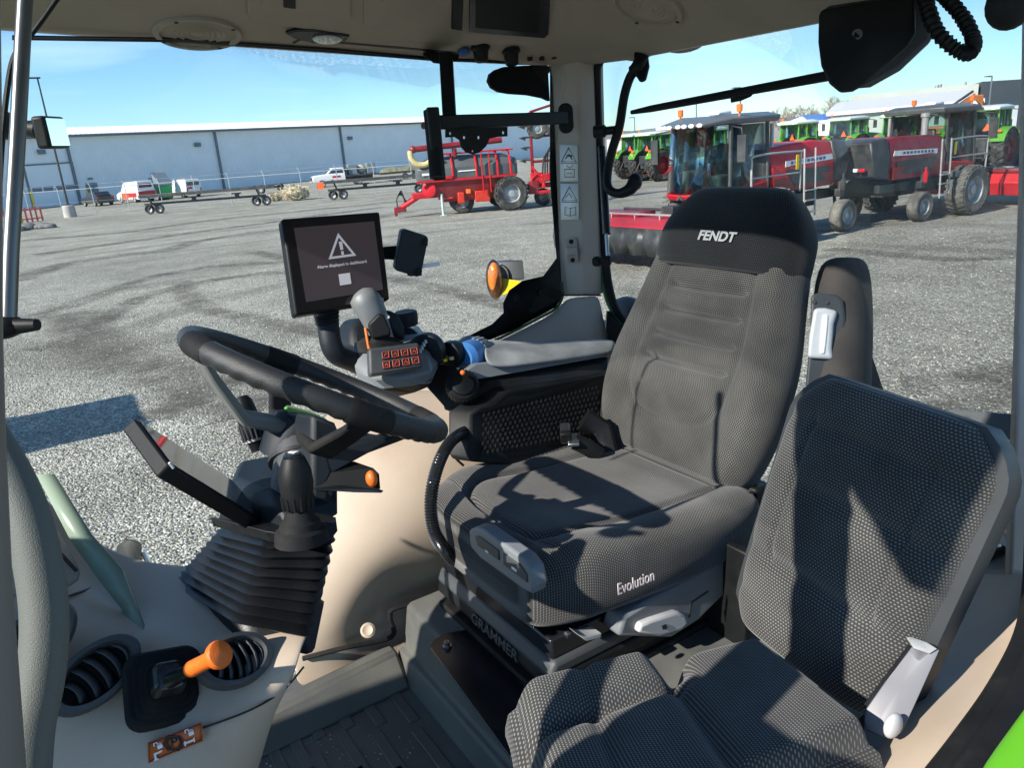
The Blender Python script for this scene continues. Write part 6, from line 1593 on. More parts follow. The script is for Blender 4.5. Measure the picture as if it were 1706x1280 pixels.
# ------------------------------------------------------------------ green tractors
def tractor():
    t = thing('green_tractor', 'x', 'tractor', (0, 0, 0), 'green tractors parked in a row')
    for s_ in (1, -1):
        wheel(t, (0, s_ * 1.0, 1.0), 1.0, .62, TYRE, RIMR, 20, .58, side=s_, chev=.6, lugh=.07, name='rear_wheel')
        wheel(t, (2.85, s_ * .95, .75), .75, .52, TYRE, RIMR, 18, .58, side=s_, chev=.6, lugh=.06, name='front_wheel')
        P_('rear_fender', GRN, t, lambda m: m.loft([[(1.12 * cos(a), s_ * .62, 1.0 + 1.12 * sin(a)), (1.16 * cos(a), s_ * .66, 1.0 + 1.16 * sin(a)), (1.12 * cos(a), s_ * 1.28, 1.0 + 1.13 * sin(a)), (1.08 * cos(a), s_ * 1.28, 1.0 + 1.09 * sin(a))] for a in [radians(25 + 13 * k) for k in range(11)]]))
        P_('front_fender', CHAR, t, lambda m: m.loft([[(2.85 + .86 * cos(a), s_ * .7, .75 + .86 * sin(a)), (2.85 + .9 * cos(a), s_ * .95, .75 + .9 * sin(a)), (2.85 + .86 * cos(a), s_ * 1.2, .75 + .86 * sin(a)), (2.85 + .83 * cos(a), s_ * .95, .75 + .83 * sin(a))] for a in [radians(40 + 14 * k) for k in range(8)]]))
        P_('tail_lamp', SMV, t, lambda m: m.box((-.85, s_ * .95, 1.95), (.06, .28, .12)), .02)
        P_('fender_marker', YELLOW, t, lambda m: m.box((-.95, s_ * .9, 1.72), (.04, .12, .12)), .01)
        P_('mirror', CHAR, t, lambda m: (m.tube([(.95, s_ * .85, 2.9), (1.0, s_ * 1.3, 2.85)], .02, 6), m.box((1.0, s_ * 1.3, 2.6), (.07, .22, .45))), .02)
    P_('hood', GRN, t, lambda m: m.loft([[(x, w_, z0), (x, w_, z1 - .18), (x, w_ * .7, z1), (x, -w_ * .7, z1), (x, -w_, z1 - .18), (x, -w_, z0)] for x, w_, z0, z1 in ((.85, .48, 1.15, 2.15), (2.0, .47, 1.1, 2.10), (3.2, .44, 1.05, 1.98), (3.75, .36, 1.0, 1.72))]), .05)
    P_('chassis', CHAR, t, lambda m: (m.box((1.6, 0, .95), (4.2, .55, .55)), m.box((0, 0, 1.0), (.8, 1.4, .4)), m.box((2.85, 0, .75), (.3, 1.5, .2)), m.box((.8, .6, .8), (.9, .3, .5)), m.box((.8, -.6, .8), (.9, .3, .5))), .04)
    P_('hitch', CHAR, t, lambda m: (m.tube([(-.3, .45, .75), (-1.15, .5, .65)], .05, 8), m.tube([(-.3, -.45, .75), (-1.15, -.5, .65)], .05, 8), m.tube([(-.3, 0, 1.35), (-.9, 0, 1.1)], .05, 8), m.box((-.55, 0, 1.15), (.25, .8, .6)), m.tube([(-.5, .45, 1.5), (-.95, .5, .7)], .04, 8), m.tube([(-.5, -.45, 1.5), (-.95, -.5, .7)], .04, 8)), .02)
    for s_ in (1, -1):
        for k, (xa, xb) in enumerate(((-.55, .15), (.15, .95))):
            P_('side_window', CABG, t, lambda m: m.grid([[(xa, s_ * .80, 1.75), (xb, s_ * .82, 1.55)], [(xa + .05, s_ * .76, 2.92), (xb - .05, s_ * .78, 2.92)]]), solid=.01)
        for (xa, xb) in ((-.57, -.5), (.15, .15), (.98, .90)):
            tb('cab_post', GRN, t, [(xa, s_ * .80, 1.6), (xb, s_ * .77, 2.95)], .045)
    P_('rear_window', CABG, t, lambda m: m.grid([[(-.58, -.78, 1.75), (-.58, .78, 1.75)], [(-.5, -.74, 2.92), (-.5, .74, 2.92)]]), solid=.01)
    P_('windscreen', CABG, t, lambda m: m.grid([[(.99, -.80, 1.55), (.99, .80, 1.55)], [(.9, -.76, 2.92), (.9, .76, 2.92)]]), solid=.01)
    P_('cab_lower', CHAR, t, lambda m: m.box((.2, 0, 1.45), (1.5, 1.55, .45)), .05)
    P_('seat', CHAR, t, lambda m: (m.box((-.05, 0, 1.8), (.5, .5, .25)), m.box((-.28, 0, 2.2), (.14, .48, .7))), .05)
    rf = P_('cab_roof', LAMPW, t, lambda m: m.loft([[(-.75, .86, 2.94), (1.05, .86, 2.94), (1.2, .5, 2.94), (1.2, -.5, 2.94), (1.05, -.86, 2.94), (-.75, -.86, 2.94)], [(-.75, .88, 3.06), (1.05, .88, 3.06), (1.2, .5, 3.04), (1.2, -.5, 3.04), (1.05, -.88, 3.06), (-.75, -.88, 3.06)], [(-.5, .6, 3.16), (.8, .6, 3.16), (.9, .4, 3.15), (.9, -.4, 3.15), (.8, -.6, 3.16), (-.5, -.6, 3.16)]]), .03)
    P_('roof_rim', GRN, rf, lambda m: m.box((.15, 0, 2.925), (1.9, 1.74, .04)), .01)
    for s_ in (1, -1):
        P_('work_lamp', LAMPW, rf, lambda m: m.box((-.78, s_ * .6, 2.98), (.08, .2, .1)), .02)
    P_('beacon', AMB2, rf, lambda m: m.lathe((-.4, .78, 3.06), (0, 0, 1), [(.02, 0), (.02, .1), (.06, .11), (.06, .24), (.04, .26)], 10))
    P_('reflector_triangle', SMV, t, lambda m: m.prism([(-.62, -.55, 1.98), (-.62, -.15, 1.98), (-.62, -.35, 2.33)], (-.02, 0, 0)))
    P_('exhaust', CHAR, t, lambda m: m.lathe((1.05, -.72, 1.5), (0, 0, 1), [(.09, 0), (.11, .1), (.11, .9), (.06, .95), (.06, 1.55)], 12))
    return t
tr0 = tractor()
spots = [(39.4, -36.9, -98, 'leftmost green tractor in the far row, beside the window handle'),
         (35.4, -37.6, -100, 'second green tractor of the far row, seen behind the windrower cab glass'),
         (31.0, -45.5, -95, 'green tractor behind the hood of the left-facing windrower'),
         (25.5, -42.5, -92, 'green tractor whose cab shows above the gap between the windrowers'),
         (20.5, -41.2, -84, 'green tractor with dark red wheel behind the right windrower ladder'),
         (19.6, -46.5, -98, 'rightmost green tractor, cut by the cab post'),
         (43.2, -38.8, -97, 'green tractor farthest away, left of the leftmost row, by the handle hook'),
         (33.2, -43.5, -99, 'green tractor half hidden behind the left-facing windrower rear cab window'),
         (22.8, -43.8, -90, 'green tractor seen through the right windrower cab'),
         (10.9, 4.35, 88, 'green tractor parked out of view ahead, throwing its shadow on the gravel')]
for i, (x, y, a, lab) in enumerate(spots):
    o = tr0 if i == 0 else dup(tr0)
    place(o, x, y, radians(a), lab)

# ------------------------------------------------------------------ red air seeder with folded drill
sd_ = thing('air_seeder', 'red air seeder cart with grey tank, auger and folded drill behind', 'air seeder', (0, 0, 0))
for s_ in (1, -1):
    wheel(sd_, (0, s_ * 1.3, .78), .78, .7, TYRE, RIMG, 20, .5, side=s_, chev=.5, lugh=.04, name='cart_wheel')
    wheel(sd_, (2.2, s_ * .5, .55), .55, .5, TYRE, RIMG, 0, .5, side=s_, name='inner_wheel')
wheel(sd_, (-2.3, 1.5, .5), .5, .5, TYRE, RIMG, 18, .5, side=1, lugh=.04, name='drill_wheel')
wheel(sd_, (-3.1, 1.2, .5), .5, .5, TYRE, RIMG, 18, .5, side=1, lugh=.04, name='drill_wheel')
wheel(sd_, (-1.75, .2, .42), .42, .3, TYRE, RIMG, 0, .5, side=1, name='packer_wheel')
P_('cart_frame', RED, sd_, lambda m: (m.box((1.7, .5, .95), (5.6, .18, .25)), m.box((1.7, -.5, .95), (5.6, .18, .25)), m.tube([(4.2, .5, .95), (5.1, 0, .45)], .12, 8), m.tube([(4.2, -.5, .95), (5.1, 0, .45)], .12, 8), m.box((0, 0, .8), (.25, 2.5, .25))), .02)
P_('hopper_base', REDD, sd_, lambda m: m.loft([[(4.0, 1.15, 1.62), (-.4, 1.15, 1.62), (-.4, -1.15, 1.62), (4.0, -1.15, 1.62)], [(3.6, 1.05, 1.15), (0, 1.05, 1.15), (0, -1.05, 1.15), (3.6, -1.05, 1.15)], [(3.1, .8, .6), (.5, .8, .6), (.5, -.8, .6), (3.1, -.8, .6)]]), .02)
P_('tank', mat('grey_seed_tank', (.09, .10, .10), .4, var=.15, vscale=2), sd_, lambda m: m.loft([[(x, w_, 1.63), (x, w_, 2.15), (x, w_ * .62, h_), (x, -w_ * .62, h_), (x, -w_, 2.15), (x, -w_, 1.63)] for x, w_, h_ in ((4.2, .95, 2.3), (3.7, 1.12, 2.58), (2.1, 1.15, 2.66), (.2, 1.12, 2.6), (-.45, 1.0, 2.35))]), .03)
for x in (2.6, 1.5, .5, -.1):
    P_('tank_strap', RED, sd_, lambda m: m.tube([(x, 1.19, 1.6), (x, 1.19, 2.16), (x, .76, 2.70), (x, -.76, 2.70)], .05, 6))
P_('tank_rail', RED, sd_, lambda m: (m.tube([(3.0, 1.0, 2.75), (-.3, 1.0, 2.75)], .035, 6), m.box((2.0, 1.2, 1.60), (4.6, .1, .1)), m.box((2.9, 1.25, 1.72), (.5, .12, .12))))
P_('tank_label', LAMPW, sd_, lambda m: (m.box((1.9, 1.17, 1.95), (.9, .02, .05))))
P_('tank_label', LAMPW, sd_, lambda m: (m.box((3.85, 1.10, 1.92), (.32, .06, .1))))
P_('auger_tube', REDD, sd_, lambda m: (m.tube([(.2, 1.0, 3.18), (4.25, 1.1, 3.05)], .13, 12), m.tube([(2.4, 1.1, 2.95), (2.4, 1.0, 2.6)], .08, 8), m.ball((4.3, 1.1, 3.05), .17, 12, 8)))
P_('auger_spout', mat('cream_plastic', (.62, .50, .24), .6, var=.08), sd_, lambda m: m.tube(bez([(4.42, 1.1, 3.0), (4.42, 1.1, 2.7), (4.2, 1.1, 2.42), (3.85, 1.1, 2.35), (3.55, 1.1, 2.5), (3.35, 1.1, 2.78)], 5), .13, 10))
P_('blower', RED, sd_, lambda m: m.lathe((3.7, .9, 1.25), (.5, 1, 0), [(.1, -.2), (.34, -.18), (.34, .15), (.2, .2)], 18))
P_('hydraulic_block', mat('red_orange_cast', (.6, .04, .02), .4), sd_, lambda m: (m.box((2.3, .9, .75), (.3, .3, .5)), m.box((3.0, .8, .85), (.7, .2, .25)), m.box((1.3, 1.0, .75), (.7, .25, .5))), .03)
P_('amber_reflector', AMB2, sd_, lambda m: m.box((1.95, 1.08, 1.02), (.22, .06, .2)), .02)
P_('jack_stand', mat('pale_jack_paint', (.5, .62, .58), .5), sd_, lambda m: (m.tube([(3.2, 1.0, 1.0), (3.2, 1.0, .03)], .06, 8), m.box((3.2, 1.0, .02), (.25, .25, .03))))
P_('hitch_hoses', CHAR, sd_, lambda m: [m.tube(bez([(4.7 + .04 * k, .06 * (k - 2), .5), (5.0, .07 * (k - 2), 1.05 + .05 * k), (5.25, .05 * (k - 2), .85), (5.2, .05 * (k - 2), .25)], 5), .03, 6) for k in range(5)])['kind'] = 'stuff'
P_('hitch_head', REDD, sd_, lambda m: (m.box((5.1, 0, .4), (.5, .3, .25)), m.box((5.35, 0, .3), (.15, .12, .4))), .02)
# drill frame folded upright behind
P_('drill_frame', REDD, sd_, lambda m: (m.tube([(-1.15, 1.0, .9), (-1.2, 1.0, 4.3)], .08, 6), m.tube([(-2.35, 1.0, .9), (-2.4, 1.0, 4.7)], .08, 6), m.tube([(-1.2, 1.0, 2.1), (-2.9, 1.0, 2.1)], .06, 6), m.tube([(-1.2, 1.0, 3.2), (-2.9, 1.0, 3.25)], .06, 6), m.tube([(-1.2, 1.0, 4.3), (-2.9, 1.0, 4.7)], .06, 6), m.tube([(-2.95, .8, .8), (-3.0, .8, 4.9)], .1, 6), m.tube([(-.4, .8, 4.15), (-1.2, .9, 4.2)], .05, 6)))
P_('drill_beam', RED, sd_, lambda m: (m.box((-1.9, .9, 1.0), (2.6, .3, .22)), m.box((-1.3, 1.1, 1.35), (.5, .4, .5)), m.box((-2.5, 1.1, 1.4), (.8, .4, .4)), m.tube([(-2.0, 1.2, 1.3), (-2.6, 1.2, 2.2)], .07, 8), m.tube([(-1.6, 1.2, 1.2), (-1.1, 1.2, 1.9)], .06, 8)), .02)
for k, (x, z, sx_, sz_) in enumerate(((-1.1, .95, .5, .6), (-1.7, 1.35, .45, .35), (-2.3, 1.0, .5, .4), (-2.9, 1.25, .55, .7), (-3.2, .9, .4, .4), (-2.0, .7, 1.6, .16))):
    P_('drill_bracket', RED if k % 2 else REDD, sd_, lambda m: m.box((x, 1.25, z), (sx_, .2, sz_)), .04)
for k, x in enumerate((-1.3, -1.9, -2.5, -3.0)):
    P_('feed_arch', RED, sd_, lambda m: m.tube([(x - .35, 1.3, .9), (x - .25, 1.3, 1.35), (x, 1.3, 1.55), (x + .25, 1.3, 1.35), (x + .35, 1.3, .9)], .06, 8))
P_('ladder', RED, sd_, lambda m: (m.tube([(.9, 1.25, .9), (.9, 1.25, 2.7)], .03, 6), m.tube([(1.25, 1.25, .9), (1.25, 1.25, 2.7)], .03, 6)))
P_('hydraulic_ram', RED, sd_, lambda m: (m.tube([(-2.6, 1.2, 3.0), (-2.75, 1.2, 4.6)], .06, 8)))
for (x, z) in ((-1.45, 3.55), (-2.1, 3.75)):
    wheel(sd_, (x, 1.15, z), .44, .3, TYRE, RIMG, 14, .5, side=1, lugh=.03, name='folded_wheel')
for k, (x, z) in enumerate(((-.75, 3.2), (-.7, 2.2), (-.8, 2.75), (-.75, 3.7))):
    P_('tine', CHAR, sd_, lambda m: (m.tube([(-1.2, 1.0, z), (x, 1.05, z)], .04, 6), m.prism([(x - .2, 1.0, z + .05), (x + .18, 1.0, z), (x - .15, 1.0, z - .14)], (0, .06, 0))))
P_('seed_hoses', CHAR, sd_, lambda m: [m.tube(bez([(-1.6 - .12 * k, 1.1, 1.4), (-1.7 - .1 * k, 1.25, 2.3 + .12 * (k % 3)), (-2.1 - .06 * k, 1.25, 2.55 + .06 * k), (-2.5 - .05 * k, 1.2, 2.2), (-2.6 - .08 * k, 1.1, 1.5)], 5), .04, 6) for k in range(6)])['kind'] = 'stuff'
place(sd_, 33.1, -21.2, radians(67)).scale = (1.03,) * 3

# ------------------------------------------------------------------ header carts (long dark rails on small wheels)
def cart(label, xs, x0, x1):
    t = thing('header_cart', label, 'header cart', (0, 0, 0), 'header carts standing along the fence')
    P_('main_rail', CHAR, t, lambda m: m.box(((x0 + x1) / 2, .5, 1.35), (x1 - x0, .14, .22)), .02)
    P_('lower_rail', CHAR, t, lambda m: m.box(((x0 + x1) / 2 + .4, 0, .75), (x1 - x0 - 1, .12, .16)), .02)
    for k, x in enumerate(xs):
        wheel(t, (x + .3, -.25, .36), .36, .22, TYRE, LAMPW, 0, .6, side=-1, name='cart_wheel')
        wheel(t, (x - .5, -.1, .36), .36, .22, TYRE, LAMPW, 0, .6, side=-1, name='cart_wheel')
        P_('axle_arm', CHAR, t, lambda m: (m.tube([(x + .3, -.1, .36), (x - .1, .1, .8), (x + .1, .3, 1.5)], .07, 8), m.tube([(x - .5, 0, .36), (x - .1, .1, .8)], .07, 8)))
    for x in (lerp(x0, x1, .3), lerp(x0, x1, .62)):
        P_('rest_cradle', CHAR, t, lambda m: (m.box((x, 0, .9), (.3, .2, .25)), m.box((x, .1, 1.05), (.7, .15, .1))), .02)
    return t
place(cart('long dark header cart on white-rimmed wheels before the parked van', (0, -8.05), -9.5, .6), 64.2, -9.6, radians(58))
place(cart('second header cart behind the terminal screen, near the red seeder', (0, -6.5), -7.0, .7), 57.0, -21.4, radians(58))
# ------------------------------------------------------------------ white warehouse
BW = mat('white_metal_wall', (.76, .80, .82), .45, var=.05, vscale=.4)
BWD = mat('roof_white_metal', (.80, .80, .78), .5, var=.04)
DRK = mat('downpipe_grey', (.14, .17, .19), .5)
DOORM = mat('door_grey_paint', (.16, .20, .23), .5)
bl_ = thing('warehouse', 'long white metal warehouse with overhead door behind the fence', 'warehouse', onZ(180, 335, 0))
bd = V((97.9 - 111.3, -38.6 + 3.8, 0)).normalized(); bo = onZ(180, 335, 0); bd = (onZ(580, 294, 0) - bo).normalized(); bnm = V((-bd.y, bd.x, 0)) 
if bnm.x > 0: bnm = -bnm
def BP(s_, h, o_=0): return bo + bd * s_ + V((0, 0, h)) + bnm * o_
def bbox(name, s0, s1, z0, z1, o0, o1, mt, parent=bl_, bevel=0):
    m = MB(); m.hexa([BP(s0, z0, o0), BP(s1, z0, o0), BP(s1, z0, o1), BP(s0, z0, o1), BP(s0, z1, o0), BP(s1, z1, o0), BP(s1, z1, o1), BP(s0, z1, o1)]); return m.obj(name, mt, parent, bevel=bevel, smooth=0)
q_ = ray(962, 240); SEND = ((CAM + q_ * ((bo - CAM).dot(bnm) / q_.dot(bnm))) - bo).dot(bd)
bbox('wall', -24, SEND, 0, 7.7, 0, -40, BW)
m = MB()
for k in range(0, 400):
    s0 = -24 + k * .4
    if s0 > SEND - .3: break
    m.hexa([BP(s0, .05, -.005), BP(s0 + .16, .05, -.005), BP(s0 + .12, .05, .02), BP(s0 + .04, .05, .02), BP(s0, 7.68, -.005), BP(s0 + .16, 7.68, -.005), BP(s0 + .12, 7.68, .02), BP(s0 + .04, 7.68, .02)])
m.obj('wall_rib', BW, bl_, smooth=0)['kind'] = 'stuff'
rf_ = P_('roof', BWD, bl_, lambda m: m.hexa([BP(-24.6, 7.62, .5), BP(SEND + .5, 7.62, .5), BP(SEND + .5, 7.72, -40), BP(-24.6, 7.72, -40), BP(-24.6, 7.9, .5), BP(SEND + .5, 7.9, .5), BP(SEND + .5, 9.0, -6), BP(-24.6, 9.0, -6)]))
bbox('gutter', -24.6, SEND + .5, 7.58, 7.85, .52, .72, DRK, rf_)
m = MB()
for k in range(int((SEND + 24) / .6)): s0 = -24 + k * .6; m.hexa([BP(s0, 7.905, .5), BP(s0 + .2, 7.905, .5), BP(s0 + .2, 9.005, -6), BP(s0, 9.005, -6), BP(s0, 7.95, .5), BP(s0 + .2, 7.95, .5), BP(s0 + .2, 9.06, -6), BP(s0, 9.06, -6)])
m.obj('roof_rib', BWD, rf_, smooth=0)['kind'] = 'stuff'
for x, y in ((124, 300), (365, 270), (570, 250), (752, 230)):
    q = ray(x, y); t_ = (bo - CAM).dot(bnm) / q.dot(bnm); p = CAM + q * t_; s0 = (p - bo).dot(bd)
    bbox('downpipe', s0 - .14, s0 + .14, 0, 7.6, .06, .28, DRK)
def wall_s(x, y):
    q = ray(x, y); t_ = (bo - CAM).dot(bnm) / q.dot(bnm); p = CAM + q * t_; return (p - bo).dot(bd), p.z
s0, z0 = wall_s(36, 262); s1, _ = wall_s(116, 260); 
od = bbox('overhead_door', s0, s1, .05, 4.7, .06, .12, BW)
bbox('door_frame', s0 - .15, s1 + .15, 4.7, 4.86, .06, .18, DRK, od)
bbox('door_frame', s0 - .18, s0, .05, 4.7, .06, .16, DRK, od); bbox('door_frame', s1, s1 + .14, .05, 4.7, .06, .16, DRK, od)
for k in range(4):
    a = lerp(s0, s1, .04 + k * .235)
    bbox('door_pane', a, a + (s1 - s0) * .2, 1.75, 2.3, .12, .14, DOORM, od)
for x0, x1, yt in ((144, 163, 300), (250, 269, 295)):
    a, _ = wall_s(x0, 315); b, _ = wall_s(x1, 315)
    dr = bbox('side_door', a, b, .05, 2.3, .06, .12, DOORM)
    bbox('wall_lamp', (a + b) / 2 - .25, (a + b) / 2 + .25, 2.7, 2.9, .06, .3, DRK)
for x, y in ((68, 253), (328, 241), (582, 230)):
    a, z = wall_s(x, y); bbox('wall_light', a - .4, a + .4, z - .25, z + .25, .06, .35, DRK)
for x in (38, 130):
    a, _ = wall_s(x, 330); p = BP(a, 0, 2.5)
    tb('bollard', YELLOW, bl_, [p, p + V((0, 0, 1.6 if x > 100 else 2.0))], .12, 10)

# ------------------------------------------------------------------ chain fence with posts
fe = thing('chain_fence', 'thin grey chain-link fence running in front of the white warehouse', 'fence', (75.8, -3.9, 0))
f0, f1 = V((79.3, 0.2, 0)), V((56.0, -27.5, 0)); GALV = mat('galvanised_steel', (.42, .44, .45), .4, .5, var=.1)
fd = (f1 - f0); fl = fd.length; fd.normalize()
k = 0.0
while k < fl:
    p = f0 + fd * k
    tb('fence_post', GALV, fe, [p, p + V((0, 0, 2.15)), p + V((.12, .1, 2.55))], .035, 6); k += 3.0
for h in (2.12,): tb('top_rail', GALV, fe, [f0 + V((0, 0, h)), f1 + V((0, 0, h))], .03, 6)
for h in (.25, 1.1, 2.45): tb('wire', GALV, fe, [f0 + V((.05, .05, h)), f1 + V((.05, .05, h))], .008, 4)
lpz = thing('yard_light_pole', 'tall dark light pole on a round concrete base at the left', 'light pole', onZ(118, 362, 0))
pb_ = onZ(118, 362, 0)
tb('pole', CHAR, lpz, [pb_, pb_ + V((0, 0, 10.6))], [.10, .06], 10)
P_('concrete_base', mat('concrete', (.42, .40, .36), .9, var=.12, vscale=2, bump=.4, bscale=30), lpz, lambda m: m.lathe(pb_, (0, 0, 1), [(.48, 0), (.46, .9), (.42, .95), (.1, .96)], 20))
P_('lamp_head', CHAR, lpz, lambda m: m.box(pb_ + V((-.05, .25, 10.6)), (.35, .9, .1)), .02)
P_('base_bolt_flange', CHAR, lpz, lambda m: m.lathe(pb_ + V((0, 0, .95)), (0, 0, 1), [(.2, 0), (.2, .06), (.1, .15)], 12))

# ------------------------------------------------------------------ road vehicles by the warehouse
CARP = mat('black_car_paint', (.03, .034, .04), .2, coat=.8); WP = mat('white_car_paint', (.78, .78, .77), .25, coat=.6, dirt=(.5, .48, .44), dscale=1.5, damt=.2)
REDP = mat('red_livery', (.45, .03, .03), .3); CG = mat('vehicle_glass', (.03, .04, .05), .08, spec=.8)
def carbody(name, label, cat, L, Wd, prof_low, prof_up, paint, low=None):
    t = thing(name, label, cat, (0, 0, 0))
    P_('body', paint, t, lambda m: m.loft([[(x, Wd / 2 * .9, .3), (x, Wd / 2, .55), (x, Wd / 2 * .97, z), (x, -Wd / 2 * .97, z), (x, -Wd / 2, .55), (x, -Wd / 2 * .9, .3)] for x, z in prof_low]), .05)
    P_('greenhouse', paint, t, lambda m: m.loft([[(x, Wd / 2 * .93, z0), (x + dx, Wd / 2 * .80, z1), (x + dx, -Wd / 2 * .80, z1), (x, -Wd / 2 * .93, z0)] for x, dx, z0, z1 in prof_up]), .04)
    for x in (L * .31, -L * .30):
        for s_ in (1, -1): wheel(t, (x, s_ * (Wd / 2 - .10), .34), .34, .22, TYRE, RIMG, 0, .62, side=s_)
    for s_ in (1, -1):
        P_('tail_lamp', REDP, t, lambda m: m.box((-L / 2 + .02, s_ * Wd * .40, .85), (.06, .18, .35)), .02)
        P_('headlamp', LAMPW, t, lambda m: m.box((L / 2 - .03, s_ * Wd * .36, .72), (.08, .3, .14)), .03)
    return t
c1 = carbody('parked_car', 'small black car parked by the warehouse side door', 'car', 4.4, 1.8, ((2.2, .75), (1.9, .9), (.9, 1.0), (-1.6, 1.05), (-2.2, .95)), ((1.0, -.7, .98, 1.02), (.9, -.6, .98, 1.45), (-1.6, .3, 1.02, 1.45), (-1.9, .2, 1.02, 1.1)), CARP)
P_('rear_glass', CG, c1, lambda m: m.hexa([V((-1.78, .62, 1.06)), V((-1.78, -.62, 1.06)), V((-1.4, -.6, 1.42)), V((-1.4, .6, 1.42)), V((-1.83, .62, 1.08)), V((-1.83, -.62, 1.08)), V((-1.45, -.6, 1.44)), V((-1.45, .6, 1.44))]))
place(c1, 94.5, -9.0, radians(15))
v1 = carbody('delivery_van', 'white and red van parked with its back to the yard', 'van', 5.4, 2.0, ((2.7, .9), (2.3, 1.05), (1.5, 1.2), (-2.6, 1.25), (-2.7, 1.2)), ((1.7, -.5, 1.18, 1.22), (1.5, -.7, 1.2, 2.15), (-2.55, .05, 1.22, 2.2), (-2.62, .05, 1.22, 2.15)), WP)
P_('red_panel', REDP, v1, lambda m: m.box((-2.71, 0, .85), (.04, 1.86, .62)), .01)
P_('side_livery', REDP, v1, lambda m: (m.box((-.5, 1.0, .8), (3.6, .02, .45))))
P_('rear_glass', CG, v1, lambda m: m.box((-2.62, 0, 1.72), (.05, 1.35, .42)), .01)
P_('rear_livery', REDP, v1, lambda m: (m.box((-2.655, .1, 1.62), (.02, .9, .14))))
place(v1, 95.0, -12.9, radians(16))
v2 = carbody('service_van', 'smaller white van half hidden behind the header cart', 'van', 4.8, 1.95, ((2.4, .85), (2.0, 1.0), (1.3, 1.1), (-2.3, 1.15), (-2.4, 1.1)), ((1.5, -.5, 1.08, 1.12), (1.3, -.7, 1.1, 1.95), (-2.25, .05, 1.12, 1.98), (-2.32, .05, 1.12, 1.9)), WP)
P_('rear_glass', CG, v2, lambda m: m.box((-2.30, 0, 1.5), (.05, 1.4, .4)), .01); P_('red_panel', REDP, v2, lambda m: m.box((-2.36, .5, 1.05), (.1, .6, .2)), .01)
place(v2, 94.6, -17.8, radians(16))
P_('ladder_rack', GALV, v2, lambda m: m.box((-.5, 0, 2.05), (3.0, 1.4, .06)))
bn = thing('green_bin', 'green wheeled bin with tilted dark lid beside the small van', 'bin', (0, 0, 0))
P_('bin_body', mat('green_plastic', (.02, .35, .10), .5), bn, lambda m: m.loft([[(.5, .55, .2), (-.5, .55, .2), (-.5, -.55, .2), (.5, -.55, .2)], [(.65, .7, 1.5), (-.65, .7, 1.5), (-.65, -.7, 1.5), (.65, -.7, 1.5)]]), .05)
P_('bin_lid', DOORM, bn, lambda m: m.hexa([V((-.7, .75, 1.52)), V((.7, .75, 1.9)), V((.7, -.75, 1.9)), V((-.7, -.75, 1.52)), V((-.7, .75, 1.62)), V((.7, .75, 2.9)), V((.7, -.75, 2.9)), V((-.7, -.75, 1.62))]), .02)
P_('bin_wheel', TYRE, bn, lambda m: m.lathe((.45, -.6, .12), (0, 1, 0), [(.12, 0), (.12, 1.2)], 12))
place(bn, 93.6, -15.6, radians(16))
# flatbed pickup
pkp = thing('flatbed_truck', 'white flatbed pickup truck with dark boxes behind its cab', 'truck', (0, 0, 0))
P_('hood_and_cab', WP, pkp, lambda m: m.loft([[(x, .95, .55), (x, 1.0, .9), (x, .95, z), (x, -.95, z), (x, -1.0, .9), (x, -.95, .55)] for x, z in ((2.9, 1.15), (2.7, 1.28), (1.5, 1.38), (-.7, 1.4))]), .06)
P_('cab_top', WP, pkp, lambda m: m.loft([[(1.45, .92, 1.36), (-.7, .92, 1.36), (-.7, -.92, 1.36), (1.45, -.92, 1.36)], [(.75, .78, 1.98), (-.6, .78, 1.98), (-.6, -.78, 1.98), (.75, -.78, 1.98)]]), .05)
P_('side_glass', CG, pkp, lambda m: m.hexa([V((1.1, .93, 1.42)), V((-.5, .93, 1.42)), V((-.5, -.93, 1.42)), V((1.1, -.93, 1.42)), V((.62, .85, 1.85)), V((-.45, .85, 1.85)), V((-.45, -.85, 1.85)), V((.62, -.85, 1.85))]))
P_('windscreen', CG, pkp, lambda m: m.hexa([V((1.42, .8, 1.42)), V((1.42, -.8, 1.42)), V((.85, -.72, 1.92)), V((.85, .72, 1.92)), V((1.5, .8, 1.42)), V((1.5, -.8, 1.42)), V((.92, -.72, 1.92)), V((.92, .72, 1.92))]))
P_('door_livery', REDP, pkp, lambda m: m.box((.3, .995, 1.05), (.9, .03, .2)))
P_('grille', CHAR, pkp, lambda m: m.box((2.92, 0, .95), (.08, 1.3, .35)), .02)
P_('bumper', RIMG, pkp, lambda m: m.box((2.98, 0, .65), (.2, 1.9, .2)), .04)
P_('flatbed', CHAR, pkp, lambda m: (m.box((-2.6, 0, 1.0), (3.6, 2.2, .16)), m.box((-.85, 0, 1.5), (.1, 2.0, 1.0)), m.box((-2.2, 0, .75), (3.2, .9, .3))), .02)
for x, mt_, h in ((-1.6, DOORM, 1.1), (-3.7, DOORM, 1.15)): P_('cargo_box', mt_, pkp, lambda m: m.box((x, 0, 1.1 + h / 2), (.95, 1.6, h)), .03)
P_('bale', mat('straw_grey', (.42, .38, .28), .95, var=.3, vscale=4), pkp, lambda m: m.ball((-2.65, 0, 1.6), .6, 12, 8, (1, 1, .85)))
for x in (1.9, -2.1):
    for s_ in (1, -1): wheel(pkp, (x, s_ * .85, .42), .42, .28, TYRE, RIMG, 0, .6, side=s_)
place(pkp, 84.8, -32.3, radians(77))
